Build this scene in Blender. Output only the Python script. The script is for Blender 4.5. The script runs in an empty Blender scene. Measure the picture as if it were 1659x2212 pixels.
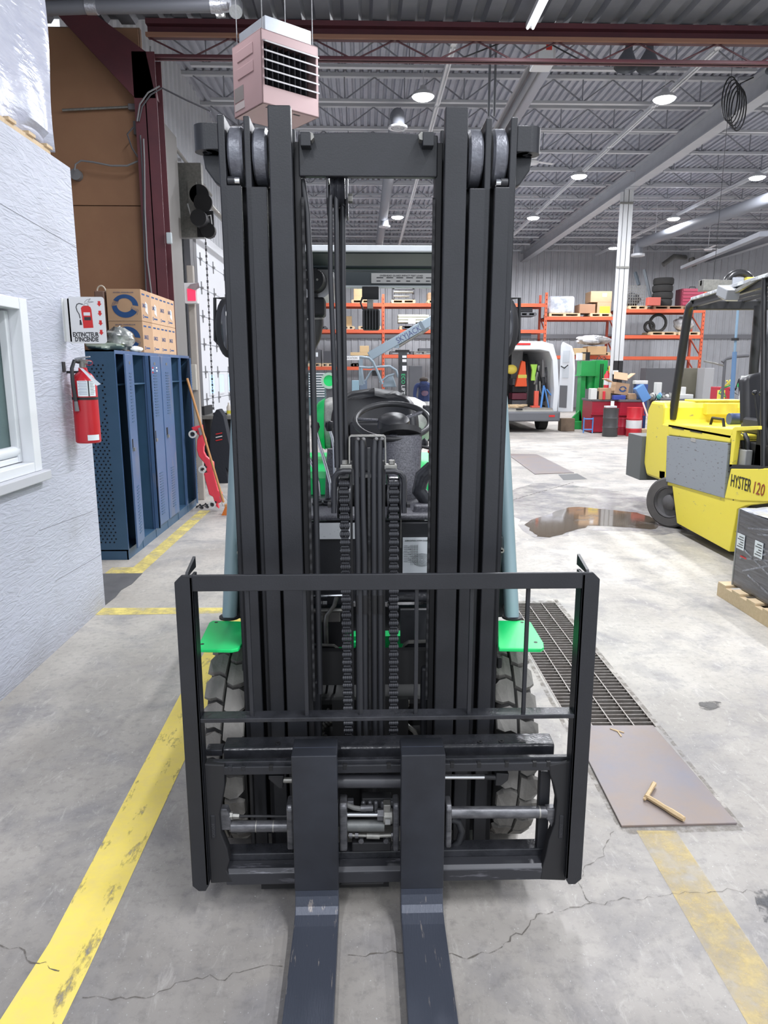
import bpy, math, random
from mathutils import Vector, Matrix
random.seed(7)
C=bpy.context.scene.collection
PI=math.pi; R=math.radians
# ---------------- camera ----------------
FP=1534.0; IW,IH=1659.0,2212.0; PITCH=R(11.3); YAW=R(1.5); EYE=1.65
cd=bpy.data.cameras.new('camera'); cd.sensor_fit='VERTICAL'; cd.sensor_height=36; cd.lens=FP/IH*36
cd.clip_start=.02; cd.clip_end=200
cam=bpy.data.objects.new('camera',cd); C.objects.link(cam); cam.location=(0,0,EYE)
cam.rotation_euler=(R(90)-PITCH,0,-YAW); bpy.context.scene.camera=cam
# ---------------- world, exposure ----------------
w=bpy.data.worlds.new('world'); bpy.context.scene.world=w; w.use_nodes=True
bg=w.node_tree.nodes['Background']; bg.inputs[0].default_value=(.86,.92,1,1); bg.inputs[1].default_value=.95
vs=bpy.context.scene.view_settings; vs.view_transform='Standard'; vs.look='None'; vs.gamma=1; vs.use_curve_mapping=False
vs.exposure=0.58
LCOL=(.93,.95,1)
def area(loc,sx,sy,watt,rot=(0,0,0),shape='RECTANGLE'):
    l=bpy.data.lights.new('lamp_light','AREA'); l.shape=shape; l.size=sx
    if shape=='RECTANGLE': l.size_y=sy
    l.energy=watt; l.color=LCOL
    o=bpy.data.objects.new('lamp_light',l); C.objects.link(o); o.location=loc; o.rotation_euler=rot; return o
# strip lamps under the low roof; those over and behind the camera are added
for (x,y,l,p) in ((1.72,6.5,2.4,175),(-1.42,6.1,1.4,30),(4.35,6.4,2.4,150),(1.7,.4,2.4,115),(-.9,-2.6,2.4,110),(5.2,.5,2.4,110),(3.0,-3.2,2.4,120)):
    area((x,y,5.09),.14,l,p)

# ---------------- helpers ----------------
_f=Vector((math.sin(YAW)*math.cos(PITCH),math.cos(YAW)*math.cos(PITCH),-math.sin(PITCH)))
_r=Vector((math.cos(YAW),-math.sin(YAW),0)); _u=_r.cross(_f)
def at(x,y,Y=None,Z=None,X=None):
    """survey helper: world point seen at a photo pixel on a known plane"""
    d=_f+_r*((x-IW/2)/FP)-_u*((y-IH/2)/FP)
    t=Y/d.y if Y is not None else (X/d.x if X is not None else (Z-EYE)/d.z)
    return Vector((0,0,EYE))+d*t
def rc(x0,y0,x1,y1,Y):
    xm=(x0+x1)/2; ym=(y0+y1)/2
    return at(x0,ym,Y).x,at(x1,ym,Y).x,at(xm,y1,Y).z,at(xm,y0,Y).z
class M:
    def __init__(s): s.v=[]; s.f=[]
    def add(s,vs,fs):
        n=len(s.v); s.v+= [tuple(v) for v in vs]; s.f+=[tuple(i+n for i in f) for f in fs]; return s
    def box(s,x0,x1,y0,y1,z0,z1):
        if x0>x1:x0,x1=x1,x0
        if y0>y1:y0,y1=y1,y0
        if z0>z1:z0,z1=z1,z0
        return s.add([(x0,y0,z0),(x1,y0,z0),(x1,y1,z0),(x0,y1,z0),(x0,y0,z1),(x1,y0,z1),(x1,y1,z1),(x0,y1,z1)],
          [(0,3,2,1),(4,5,6,7),(0,1,5,4),(1,2,6,5),(2,3,7,6),(3,0,4,7)])
    def ob(s,c,d,rot=None,mtx=None):
        m=mtx or (Matrix.Rotation(rot[2],3,'Z')@Matrix.Rotation(rot[1],3,'Y')@Matrix.Rotation(rot[0],3,'X') if rot else Matrix.Identity(3))
        a,b,e=d[0]/2,d[1]/2,d[2]/2; c=Vector(c)
        p=[c+m@Vector(q) for q in ((-a,-b,-e),(a,-b,-e),(a,b,-e),(-a,b,-e),(-a,-b,e),(a,-b,e),(a,b,e),(-a,b,e))]
        return s.add(p,[(0,3,2,1),(4,5,6,7),(0,1,5,4),(1,2,6,5),(2,3,7,6),(3,0,4,7)])
    def bar(s,p0,p1,w,h=None,up=(0,0,1)):
        p0=Vector(p0);p1=Vector(p1);h=h or w;d=(p1-p0);L=d.length;d.normalize();u=Vector(up)
        if abs(d.dot(u))>.98:u=Vector((0,1,0))
        x=d.cross(u).normalized(); z=x.cross(d)
        return s.ob((p0+p1)/2,(w,L,h),mtx=Matrix((x,d,z)).transposed())
    def cyl(s,p0,p1,r0,r1=None,n=20,cap=True,bore=0):
        p0=Vector(p0);p1=Vector(p1);r1=r0 if r1 is None else r1;d=(p1-p0).normalized()
        a=d.orthogonal().normalized();b=d.cross(a);vs=[]
        for p,r in((p0,r0),(p1,r1)):
            for i in range(n):
                t=2*PI*i/n; vs.append(p+(a*math.cos(t)+b*math.sin(t))*r)
        fs=[(i,(i+1)%n,n+(i+1)%n,n+i) for i in range(n)]
        if bore:
            for p in(p0,p1):
                for i in range(n):
                    t=2*PI*i/n; vs.append(p+(a*math.cos(t)+b*math.sin(t))*bore)
            for i in range(n):
                j=(i+1)%n
                fs+=[(2*n+j,2*n+i,3*n+i,3*n+j),(j,i,2*n+i,2*n+j),(n+i,n+j,3*n+j,3*n+i)]
        elif cap: fs+=[tuple(range(n-1,-1,-1)),tuple(range(n,2*n))]
        return s.add(vs,fs)
    def tube(s,pts,r,n=8,closed=False):
        pts=[Vector(p) for p in pts];vs=[];m=len(pts);a=None
        for i,p in enumerate(pts):
            if closed:d=(pts[(i+1)%m]-pts[i-1])
            else:d=(pts[min(i+1,m-1)]-pts[max(i-1,0)])
            d.normalize()
            if a is None:a=d.orthogonal().normalized()
            a=(a-d*a.dot(d)).normalized();b=d.cross(a);rr=r[i] if isinstance(r,(list,tuple)) else r
            for k in range(n):
                t=2*PI*k/n;vs.append(p+(a*math.cos(t)+b*math.sin(t))*rr)
        fs=[]
        for i in range(m if closed else m-1):
            for k in range(n):
                j=(i+1)%m;fs.append((i*n+k,i*n+(k+1)%n,j*n+(k+1)%n,j*n+k))
        if not closed:fs+=[tuple(range(n-1,-1,-1)),tuple(range((m-1)*n,m*n))]
        return s.add(vs,fs)
    def prism(s,poly,ax,a,b):
        n=len(poly)
        def P(q,t):return {'x':(t,q[0],q[1]),'y':(q[0],t,q[1]),'z':(q[0],q[1],t)}[ax]
        vs=[P(q,a) for q in poly]+[P(q,b) for q in poly]
        return s.add(vs,[tuple(range(n-1,-1,-1)),tuple(range(n,2*n))]+[(i,(i+1)%n,n+(i+1)%n,n+i) for i in range(n)])
    def lathe(s,prof,c=(0,0,0),ax=(0,0,1),n=24):
        d=Vector(ax).normalized();a=d.orthogonal().normalized();b=d.cross(a);c=Vector(c);vs=[];m=len(prof)
        for r,h in prof:
            for i in range(n):
                t=2*PI*i/n;vs.append(c+d*h+(a*math.cos(t)+b*math.sin(t))*max(r,1e-4))
        fs=[(j*n+i,j*n+(i+1)%n,(j+1)*n+(i+1)%n,(j+1)*n+i) for j in range(m-1) for i in range(n)]
        return s.add(vs,fs)
    def ball(s,c,r,n=14,m=9):
        if not isinstance(r,(tuple,list)):r=(r,r,r)
        vs=[];c=Vector(c)
        for j in range(m+1):
            ph=PI*j/m
            for i in range(n):
                t=2*PI*i/n;vs.append(c+Vector((r[0]*math.sin(ph)*math.cos(t),r[1]*math.sin(ph)*math.sin(t),r[2]*math.cos(ph))))
        return s.add(vs,[(j*n+i,j*n+(i+1)%n,(j+1)*n+(i+1)%n,(j+1)*n+i) for j in range(m) for i in range(n)])
    def quad(s,a,b,c,d):return s.add([a,b,c,d],[(0,1,2,3)])
    def grid(s,fn,nu,nv):
        vs=[fn(i/nu,j/nv) for j in range(nv+1) for i in range(nu+1)]
        return s.add(vs,[(j*(nu+1)+i,j*(nu+1)+i+1,(j+1)*(nu+1)+i+1,(j+1)*(nu+1)+i) for j in range(nv) for i in range(nu)])
WP={}
def obj(name,m,mat,par=None,smooth=False,bev=0,fix=False,label=None,stuff=False):
    """links the mesh as ONE object; world coordinates are turned into the parent's"""
    o0=WP.get(par.name,Matrix.Identity(4)) if par else Matrix.Identity(4)
    inv=o0.inverted(); me=bpy.data.meshes.new(name)
    vs=[inv@Vector(v) for v in m.v] if par else [Vector(v) for v in m.v]
    org=Vector((0,0,0))
    if not par and vs:
        xs=[v.x for v in vs];ys=[v.y for v in vs];zs=[v.z for v in vs]
        org=Vector(((min(xs)+max(xs))/2,(min(ys)+max(ys))/2,min(zs)));vs=[v-org for v in vs]
    me.from_pydata([tuple(v) for v in vs],[],m.f); me.materials.append(mat); me.update()
    import bmesh
    b=bmesh.new();b.from_mesh(me)
    if not fix:bmesh.ops.recalc_face_normals(b,faces=b.faces)
    b.to_mesh(me);b.free()
    o=bpy.data.objects.new(name,me);C.objects.link(o);o.location=org
    if par:o.parent=par
    WP[o.name]=Matrix.Translation(org) if not par else o0.copy()
    if smooth:
        for p in me.polygons:p.use_smooth=True
        me.set_sharp_from_angle(angle=R(smooth if smooth is not True else 40))
    if bev:
        k=o.modifiers.new('b','BEVEL');k.width=bev;k.segments=2;k.limit_method='ANGLE';k.angle_limit=R(35)
    if label:o['label']=label
    if stuff:o['kind']='stuff'
    return o
def tag(o,label,cat,group=None):
    o['label']=label;o['category']=cat
    if group:o['group']=group
    return o
def thing(name,label,cat,loc=(0,0,0),rz=0,group=None):
    o=bpy.data.objects.new(name,None);C.objects.link(o);o.empty_display_size=.1
    o.location=loc;o.rotation_euler=(0,0,rz)
    WP[o.name]=Matrix.Translation(Vector(loc))@Matrix.Rotation(rz,4,'Z')
    return tag(o,label,cat,group)
def struct(name,m,mat,**k):
    o=obj(name,m,mat,**k);o['kind']='structure';return o
def dup(root,loc,rz=0,label=None,group=None):
    r=root.copy();C.objects.link(r);r.location=loc;r.rotation_euler=(0,0,rz)
    WP[r.name]=Matrix.Translation(Vector(loc))@Matrix.Rotation(rz,4,'Z')
    if label:r['label']=label
    if group:r['group']=group
    for ch in list(root.children):
        c=ch.copy();C.objects.link(c);c.parent=r
        for g in ch.children:
            d=g.copy();C.objects.link(d);d.parent=c
    return r
def text(s,size,pos,xd,ud,mat,par,name='lettering',ext=.0006,align='LEFT',shear=0,sx=1,off=0):
    cu=bpy.data.curves.new('t','FONT');cu.body=s;cu.size=size;cu.extrude=ext;cu.align_x=align;cu.shear=shear;cu.resolution_u=2;cu.offset=off
    to=bpy.data.objects.new('t',cu);C.objects.link(to);bpy.context.view_layer.update()
    dg=bpy.context.evaluated_depsgraph_get();me=bpy.data.meshes.new_from_object(to.evaluated_get(dg))
    bpy.data.objects.remove(to)
    x=Vector(xd).normalized();u=Vector(ud).normalized();n=x.cross(u);p=Vector(pos)
    inv=WP.get(par.name,Matrix.Identity(4)).inverted()
    for v in me.vertices:v.co=inv@(p+x*v.co.x*sx+u*v.co.y+n*v.co.z)
    me.materials.clear();me.materials.append(mat);me.name=name
    o=bpy.data.objects.new(name,me);C.objects.link(o);o.parent=par;WP[o.name]=WP[par.name].copy();return o
# ---------------- materials ----------------
def mat(name,col,rough=.5,metal=0,col2=None,sc=6,amt=.5,thr=None,bump=0,bsc=40,emit=0,alpha=1,stretch=(1,1,1),trans=0,spec=.5,coat=0):
    m=bpy.data.materials.new(name);m.use_nodes=True;nt=m.node_tree;N=nt.nodes;L=nt.links;b=N['Principled BSDF']
    b.inputs['Base Color'].default_value=(*col,1);b.inputs['Roughness'].default_value=rough;b.inputs['Metallic'].default_value=metal
    b.inputs['Specular IOR Level'].default_value=spec
    if coat:b.inputs['Coat Weight'].default_value=coat
    if alpha<1:b.inputs['Alpha'].default_value=alpha
    if trans:b.inputs['Transmission Weight'].default_value=trans
    if emit:
        b.inputs['Emission Color'].default_value=(*col,1);b.inputs['Emission Strength'].default_value=emit
    g=N.new('ShaderNodeNewGeometry');mp=N.new('ShaderNodeMapping');L.new(g.outputs['Position'],mp.inputs[0]);mp.inputs['Scale'].default_value=stretch
    if col2 is not None:
        n=N.new('ShaderNodeTexNoise');n.inputs['Scale'].default_value=sc;n.inputs['Detail'].default_value=7;n.inputs['Roughness'].default_value=.65
        L.new(mp.outputs[0],n.inputs[0]);r=N.new('ShaderNodeMapRange')
        if thr is None:r.inputs[1].default_value=.5-amt/2;r.inputs[2].default_value=.5+amt/2
        else:r.inputs[1].default_value=thr;r.inputs[2].default_value=thr+.04
        L.new(n.outputs[0],r.inputs[0]);x=N.new('ShaderNodeMix');x.data_type='RGBA'
        x.inputs[6].default_value=(*col,1);x.inputs[7].default_value=(*col2,1);L.new(r.outputs[0],x.inputs[0]);L.new(x.outputs[2],b.inputs['Base Color'])
    if bump:
        n2=N.new('ShaderNodeTexNoise');n2.inputs['Scale'].default_value=bsc;n2.inputs['Detail'].default_value=4;L.new(mp.outputs[0],n2.inputs[0])
        bp=N.new('ShaderNodeBump');bp.inputs['Strength'].default_value=bump;bp.inputs['Distance'].default_value=.01;L.new(n2.outputs[0],bp.inputs['Height']);L.new(bp.outputs[0],b.inputs['Normal'])
    return m
def alpha_worn(m,sc,lo,hi,stretch=(1,1,1)):
    nt=m.node_tree;N=nt.nodes;L=nt.links;b=N['Principled BSDF'];g=N.new('ShaderNodeNewGeometry');mp=N.new('ShaderNodeMapping')
    mp.inputs['Scale'].default_value=stretch;L.new(g.outputs['Position'],mp.inputs[0]);n=N.new('ShaderNodeTexNoise');n.inputs['Scale'].default_value=sc;n.inputs['Detail'].default_value=9;n.inputs['Roughness'].default_value=.7
    L.new(mp.outputs[0],n.inputs[0]);r=N.new('ShaderNodeMapRange');r.inputs[1].default_value=lo;r.inputs[2].default_value=hi;L.new(n.outputs[0],r.inputs[0]);L.new(r.outputs[0],b.inputs['Alpha']);return m
blk=mat('black_paint',(.013,.014,.017),.42,col2=(.022,.023,.028),sc=5,amt=.5,bump=.05,bsc=220)
blkG=mat('black_gloss_steel',(.014,.015,.018),.26,col2=(.035,.036,.042),sc=9,amt=.3,bump=.15,bsc=60)
blkM=mat('black_satin',(.014,.014,.016),.6)
blkD=mat('dark_underside',(.010,.010,.011),.6)
rub=mat('hose_rubber',(.022,.023,.027),.5)
wornsteel=mat('worn_cylinder_steel',(.055,.056,.062),.35,.4,col2=(.16,.16,.17),sc=18,amt=.35,stretch=(1,3,3))
greysteel=mat('grey_steel',(.20,.20,.19),.4,.5,col2=(.33,.32,.29),sc=30,amt=.4)
chrome=mat('chrome',(.75,.76,.78),.14,1)
forkm=mat('fork_blade_steel',(.060,.068,.090),.36,.3,col2=(.22,.20,.19),sc=18,thr=.62,stretch=(3,.35,1),bump=.12,bsc=90)
forks=mat('fork_shank_paint',(.013,.014,.018),.45,col2=(.028,.031,.040),sc=4,amt=.4)
tyre=mat('dusty_tyre_rubber',(.14,.132,.122),.85,col2=(.24,.23,.21),sc=7,amt=.6,bump=.2,bsc=120)
tyreD=mat('tyre_carcass',(.035,.034,.033),.9)
green=mat('lime_green_paint',(.01,.66,.17),.35,col2=(.01,.62,.15),sc=3,amt=.5)
bluegrey=mat('blue_grey_paint',(.20,.29,.32),.4,col2=(.23,.32,.35),sc=4)
guardm=mat('dark_teal_paint',(.016,.025,.029),.5)
seatm=mat('black_vinyl',(.032,.032,.036),.36,bump=.1,bsc=300)
dashm=mat('grained_plastic',(.045,.045,.055),.40,col2=(.14,.14,.16),sc=160,amt=.3,bump=.2,bsc=300)
paper=mat('paper',(.80,.84,.88),.7); paperG=mat('grey_label',(.33,.33,.32),.5)
ink=mat('ink',(.03,.03,.035),.6); inkB=mat('blue_ink',(.02,.075,.22),.7)
concrete=None
# ================= SETTING =================
def floor_material():
    m=bpy.data.materials.new('concrete_floor');m.use_nodes=True;nt=m.node_tree;N=nt.nodes;L=nt.links;b=N['Principled BSDF']
    g=N.new('ShaderNodeNewGeometry')
    def noise(sc,det=6,ro=.6,dist=0):
        n=N.new('ShaderNodeTexNoise');n.inputs['Scale'].default_value=sc;n.inputs['Detail'].default_value=det;n.inputs['Roughness'].default_value=ro;n.inputs['Distortion'].default_value=dist;L.new(g.outputs['Position'],n.inputs[0]);return n
    def mix(a,c,f,mode='MIX'):
        x=N.new('ShaderNodeMix');x.data_type='RGBA';x.blend_type=mode
        for s,val in((6,a),(7,c)):
            if isinstance(val,tuple):x.inputs[s].default_value=(*val,1)
            else:L.new(val,x.inputs[s])
        if isinstance(f,float):x.inputs[0].default_value=f
        else:L.new(f,x.inputs[0])
        return x.outputs[2]
    def rng(o,a,c,lo=0,hi=1):
        r=N.new('ShaderNodeMapRange');r.inputs[1].default_value=a;r.inputs[2].default_value=c;r.inputs[3].default_value=lo;r.inputs[4].default_value=hi;L.new(o,r.inputs[0]);return r.outputs[0]
    big=noise(.55,5,.6,.6);mid=noise(2.6,7,.65,.4);fine=noise(26,8,.7);spk=noise(110,3,.6)
    c=mix((.36,.335,.305),(.56,.525,.475),rng(big.outputs[0],.38,.62))
    c=mix(c,(.27,.262,.27),rng(mid.outputs[0],.47,.68,0,.8))
    c=mix(c,(.40,.36,.31),rng(noise(1.3,6,.6,1.2).outputs[0],.58,.74,0,.45))
    c=mix(c,(.22,.21,.20),rng(fine.outputs[0],.50,.72,0,.55))
    sm=N.new('ShaderNodeMapping');sm.inputs['Scale'].default_value=(3,1,1);sm.inputs['Rotation'].default_value=(0,0,.5);L.new(g.outputs[0],sm.inputs[0]);ns=noise(7,10,.75,.8);L.new(sm.outputs[0],ns.inputs[0]);c=mix(c,(.66,.63,.58),rng(ns.outputs[0],.56,.70,0,.6));c=mix(c,(.20,.195,.20),rng(noise(9,9,.75,.3).outputs[0],.60,.72,0,.5))
    c=mix(c,(.78,.77,.75),rng(spk.outputs[0],.66,.72,0,.8))
    # slab colour darkens smoothly towards the near end
    sp=N.new('ShaderNodeSeparateXYZ');L.new(g.outputs['Position'],sp.inputs[0])
    c=mix(c,mix(c,(.46,.46,.48),1.,'MULTIPLY'),rng(sp.outputs[1],1.3,3.6,.62,0))
    L.new(c,b.inputs['Base Color']);L.new(rng(mid.outputs[0],.3,.7,.42,.72),b.inputs['Roughness'])
    bp=N.new('ShaderNodeBump');bp.inputs['Strength'].default_value=.25;bp.inputs['Distance'].default_value=.004;L.new(fine.outputs[0],bp.inputs['Height']);L.new(bp.outputs[0],b.inputs['Normal'])
    b.inputs['Specular IOR Level'].default_value=.35
    return m
concrete=floor_material()
GX0,GX1,GY0,GY1=.965,1.37,3.05,4.88
m=M()
for (x0,x1,y0,y1) in ((-7,GX0,-4,33),(GX1,24,-4,33),(GX0,GX1,-4,GY0),(GX0,GX1,GY1,33)):
    m.quad((x0,y0,0),(x1,y0,0),(x1,y1,0),(x0,y1,0))
m.quad((GX0,GY0,-.25),(GX1,GY0,-.25),(GX1,GY1,-.25),(GX0,GY1,-.25))
m.quad((GX0,GY0,0),(GX1,GY0,0),(GX1,GY0,-.25),(GX0,GY0,-.25));m.quad((GX0,GY1,-.25),(GX1,GY1,-.25),(GX1,GY1,0),(GX0,GY1,0))
m.quad((GX0,GY0,0),(GX0,GY0,-.25),(GX0,GY1,-.25),(GX0,GY1,0));m.quad((GX1,GY0,-.25),(GX1,GY0,0),(GX1,GY1,0),(GX1,GY1,-.25))
floor=struct('floor',m,concrete,fix=True)
# painted lines
yl=alpha_worn(mat('yellow_line_paint',(.95,.76,.13),.6,col2=(.86,.68,.2),sc=25),13,.34,.44,(1,.35,1))
ylo=alpha_worn(mat('old_yellow_line_paint',(.66,.49,.16),.7,col2=(.56,.46,.25),sc=12),9,.32,.80)
ylf=alpha_worn(mat('faded_yellow_line_paint',(.80,.66,.20),.7),6,.30,.60)
def strip(name,pts,mt,z=.0015,par=floor,**k):
    m=M();m.add([(p[0],p[1],z) for p in pts],[tuple(range(len(pts)))]);return obj(name,m,mt,par,fix=True,**k)
strip('painted_line',[(-1.0,.9),(-.80,.9),(-.785,1.72),(-.786,2.82),(-.80,4.7),(-.965,4.7),(-.967,3.5),(-.935,1.82)],yl,label='bright yellow floor line left of the black forklift')
strip('painted_line',[(.97,.9),(1.12,.9),(1.125,2.285),(.982,2.29)],ylo,label='worn ochre floor line in front of the steel plate')
strip('painted_line',[(-1.86,4.69),(-.80,4.71),(-.80,4.82),(-1.86,4.84)],ylf)
strip('painted_line',[(-2.16,5.72),(-1.855,5.70),(-1.86,8.4),(-1.99,8.4),(-1.985,5.90),(-2.16,5.90)],ylf)
# cracks
crackm=alpha_worn(mat('crack_dark',(.13,.115,.10),.9),30,.38,.6)  # dark ribbon colour along the cracks
def crack(pp,w=.004,seed=1):
    rnd=random.Random(seed);P=[at(x,y,Z=0) for x,y in pp];pts=[]
    for a,b in zip(P,P[1:]):
        n=max(2,int((b-a).length/.018))
        for i in range(n):
            t=i/n;pts.append(a.lerp(b,t)+Vector((rnd.gauss(0,.004),rnd.gauss(0,.006),0)))
    m=M();vs=[]
    for i,p in enumerate(pts):
        ww=w*(.3+rnd.random());d=(pts[min(i+1,len(pts)-1)]-pts[max(i-1,0)]);d.z=0;d.normalize();q=Vector((-d.y,d.x,0))*ww/2
        vs+=[(p.x+q.x,p.y+q.y,.002),(p.x-q.x,p.y-q.y,.002)]
    m.add(vs,[(2*i,2*i+1,2*i+3,2*i+2) for i in range(len(pts)-1)]);return obj('crack',m,crackm,floor,fix=True)
crack([(1320,1795),(1300,1850),(1262,1880),(1255,1925),(1280,1955),(1340,1945),(1400,1940),(1455,1930),(1560,1925),(1659,1930)],.0028,2)
crack([(1280,1955),(1220,1965),(1160,1975),(1120,2020),(1060,2060),(1010,2065),(960,2055),(880,2062),(800,2058),(735,2068)],.0045,3)
crack([(610,2090),(560,2085),(500,2110),(470,2115),(440,2108),(380,2125),(330,2150),(240,2160),(160,2155)],.0032,4)
crack([(0,2035),(50,2052),(60,2075),(120,2095),(140,2100)],.004,5)
crack([(1090,1085),(1240,1042)],.02,6)
crack([(1095,1085),(1200,1100),(1320,1112),(1405,1115)],.008,7)
crack([(1255,978),(1395,975)],.02,8)
crack([(1270,1070),(1410,1052)],.008,9)
# puddle
pud=alpha_worn(mat('puddle_water',(.11,.085,.06),.05,spec=.7),2.5,.30,.45);wetm=alpha_worn(mat('wet_concrete',(.33,.32,.34),.22,spec=.6),3.5,.36,.75)
def blob(name,pp,mt,z,par=floor,sub=4,jit=.03,seed=3,**k):
    rnd=random.Random(seed);P=[at(x,y,Z=0) for x,y in pp];n=len(P);pts=[]
    for i in range(n):
        p0,p1,p2,p3=P[i-1],P[i],P[(i+1)%n],P[(i+2)%n]
        for s in range(sub):
            t=s/sub;q=.5*((2*p1)+(p2-p0)*t+(2*p0-5*p1+4*p2-p3)*t*t+(3*p1-p0-3*p2+p3)*t**3)
            pts.append((q.x+rnd.gauss(0,jit),q.y+rnd.gauss(0,jit),z))
    m=M();m.add(pts,[tuple(range(len(pts)))]);return obj(name,m,mt,par,fix=True,**k)
blob('wet_patch',[(1100,1070),(1150,1045),(1260,1050),(1400,1075),(1480,1110),(1500,1140),(1440,1155),(1300,1145),(1230,1150),(1160,1165),(1110,1120)],wetm,.0018)
blob('puddle',[(1140,1130),(1200,1105),(1240,1095),(1300,1100),(1380,1108),(1415,1125),(1420,1142),(1340,1138),(1270,1136),(1225,1152),(1180,1160),(1150,1150)],pud,.0028,jit=.015)
blob('oil_stain',[(1510,1520),(1535,1515),(1560,1518),(1550,1530),(1520,1532)],alpha_worn(mat('oil',(.10,.095,.09),.6),14,.40,.55),.002,jit=.004)
blob('oil_stain',[(1630,1930),(1659,1925),(1659,1990),(1640,1970)],alpha_worn(mat('oil_dark',(.07,.07,.075),.6),20,.42,.6),.002,jit=.004)
# floor grate
obj('pit_shade_liner',M().box(GX0+.001,GX1-.001,GY0+.001,GY1-.001,-.249,-.2).box(GX0+.001,GX0+.004,GY0+.001,GY1-.001,-.2,-.03).box(GX1-.004,GX1-.001,GY0+.001,GY1-.001,-.2,-.03),mat('pit_shade_black',(.02,.018,.016),.5),floor)  # dark liner added; the pit's shade is put into its colour
jm=alpha_worn(mat('crumbled_joint',(.25,.225,.195),.9),22,.42,.70)
for pts in ([(1.37,2.3),(1.385,2.3),(1.40,4.95),(1.37,4.95)],[(.93,2.27),(1.37,2.28),(1.37,2.31),(.93,2.31)],[(.92,2.3),(.94,2.3),(.965,4.9),(.94,4.9)],[(.95,4.88),(1.40,4.88),(1.40,4.92),(.95,4.92)]):strip('crumbled_edge',pts,jm,.0012)
steelb=mat('galvanised_bar',(.33,.31,.29),.45,.6,col2=(.20,.17,.15),sc=20)
gr=thing('floor_grate','long steel drain grate in the floor right of the forklift wheel','grate',((GX0+GX1)/2,(GY0+GY1)/2,0))
n=46;cb=None
for i in range(n+1):
    y=GY0+.012+(GY1-GY0-.024)*i/n
    if cb is None:cb=obj('cross_bar',M().box(GX0,GX1,y-.0022,y+.0022,-.022,-.001),steelb,gr);y0=y
    else:
        c=cb.copy();C.objects.link(c);c.location=(0,y-y0,0)
for x in (GX0+.004,GX0+.10,GX0+.20,GX0+.30,GX1-.004):
    obj('bearing_bar',M().box(x-.003,x+.003,GY0,GY1,-.024,.001),steelb,gr)
# steel plates lying on the floor
plm=mat('rusty_floor_plate',(.17,.16,.185),.40,.1,col2=(.23,.17,.13),sc=3.2,amt=.4,bump=.08,bsc=30)
def plate(pts,label,name='steel_plate',z=.009,mt=plm):
    m=M();m.prism(pts,'z',.0005,z);return tag(obj(name,m,mt,bev=.002),label,'plate')
plate([(.933,2.309),(1.367,2.314),(1.348,3.052),(.96,3.06)],'purplish steel plate on the floor at the near end of the grate')
plate([(2.725,11.274),(3.404,11.414),(3.415,14.0),(2.831,14.1)],'distant steel floor plate with yellow paint traces beyond the puddle')
plate([(1.35,6.60),(1.42,6.62),(1.42,7.6),(1.25,7.7)],'thin steel plate on the floor just right of the blue-grey pillar')
strip('drain_opening',[(3.02,10.65),(3.42,10.75),(3.44,11.35),(3.1,11.25)],mat('drain_dark',(.12,.12,.12),.7))
# broken wooden stake on plate
wood=mat('raw_wood',(.62,.47,.28),.75,col2=(.48,.34,.19),sc=8,amt=.5,stretch=(1,8,8))
woodL=mat('pale_pallet_wood',(.70,.55,.36),.75,col2=(.58,.43,.26),sc=6,stretch=(2,8,8))
p0=at(1400,1722,Z=.02);p1=at(1478,1770,Z=.02)
rnd=random.Random(4);m=M()
def ribbonpts(a,b,r,n=9):
    return [a.lerp(b,i/n) for i in range(n+1)],[r*(.85+.3*rnd.random()) for i in range(n+1)]
ps,rs=ribbonpts(p0,p1,.0105);m.tube(ps,rs,6)
stk=thing('broken_stake','splintered wooden stake snapped into an L on the floor plate','stick',((p0+p1)/2)*1)
stk.location.z=.009;WP[stk.name]=Matrix.Translation(stk.location)
obj('shaft',m,wood,stk)
ps,rs=ribbonpts(at(1396,1722,Z=.022),at(1413,1693,Z=.022),.010,5);obj('broken_end',M().tube(ps,rs,5),wood,stk)
ps,rs=ribbonpts(at(1398,1720,Z=.016),at(1391,1727,Z=.016),.006,3);obj('splinter',M().tube(ps,rs,4),wood,stk)
for i,(a,b) in enumerate((((1325,1575),(1348,1582)),((1335,1580),(1342,1590)),((1318,1573),(1336,1580)))):
    q0=at(*a,Z=.012);q1=at(*b,Z=.012);o=obj('wood_splinter',M().bar(q0,q1,.006,.003),wood);o.location.z=.0095;tag(o,['longest pale splinter where the grate meets the plate','pale splinter nearest the camera at the grate end','leftmost pale splinter at the grate end'][i],'splinter','wood splinters at the grate')
m=M().add([(*at(x,y,Z=.003)[:2],.003) for x,y in ((222,1240),(308,1239),(285,1262),(262,1275),(250,1290),(222,1308))],[(0,1,2,3,4,5)])
tag(obj('rubber_mat',M().prism([tuple(at(x,y,Z=0)[:2]) for x,y in ((200,1240),(308,1239),(285,1262),(262,1275),(250,1290),(222,1312),(190,1320))],'z',.0,.004),mat('dark_rubber_mat',(.10,.10,.105),.6,col2=(.16,.16,.165),sc=6)),'dark rubber mat on the floor at the end of the white wall','mat')

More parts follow.
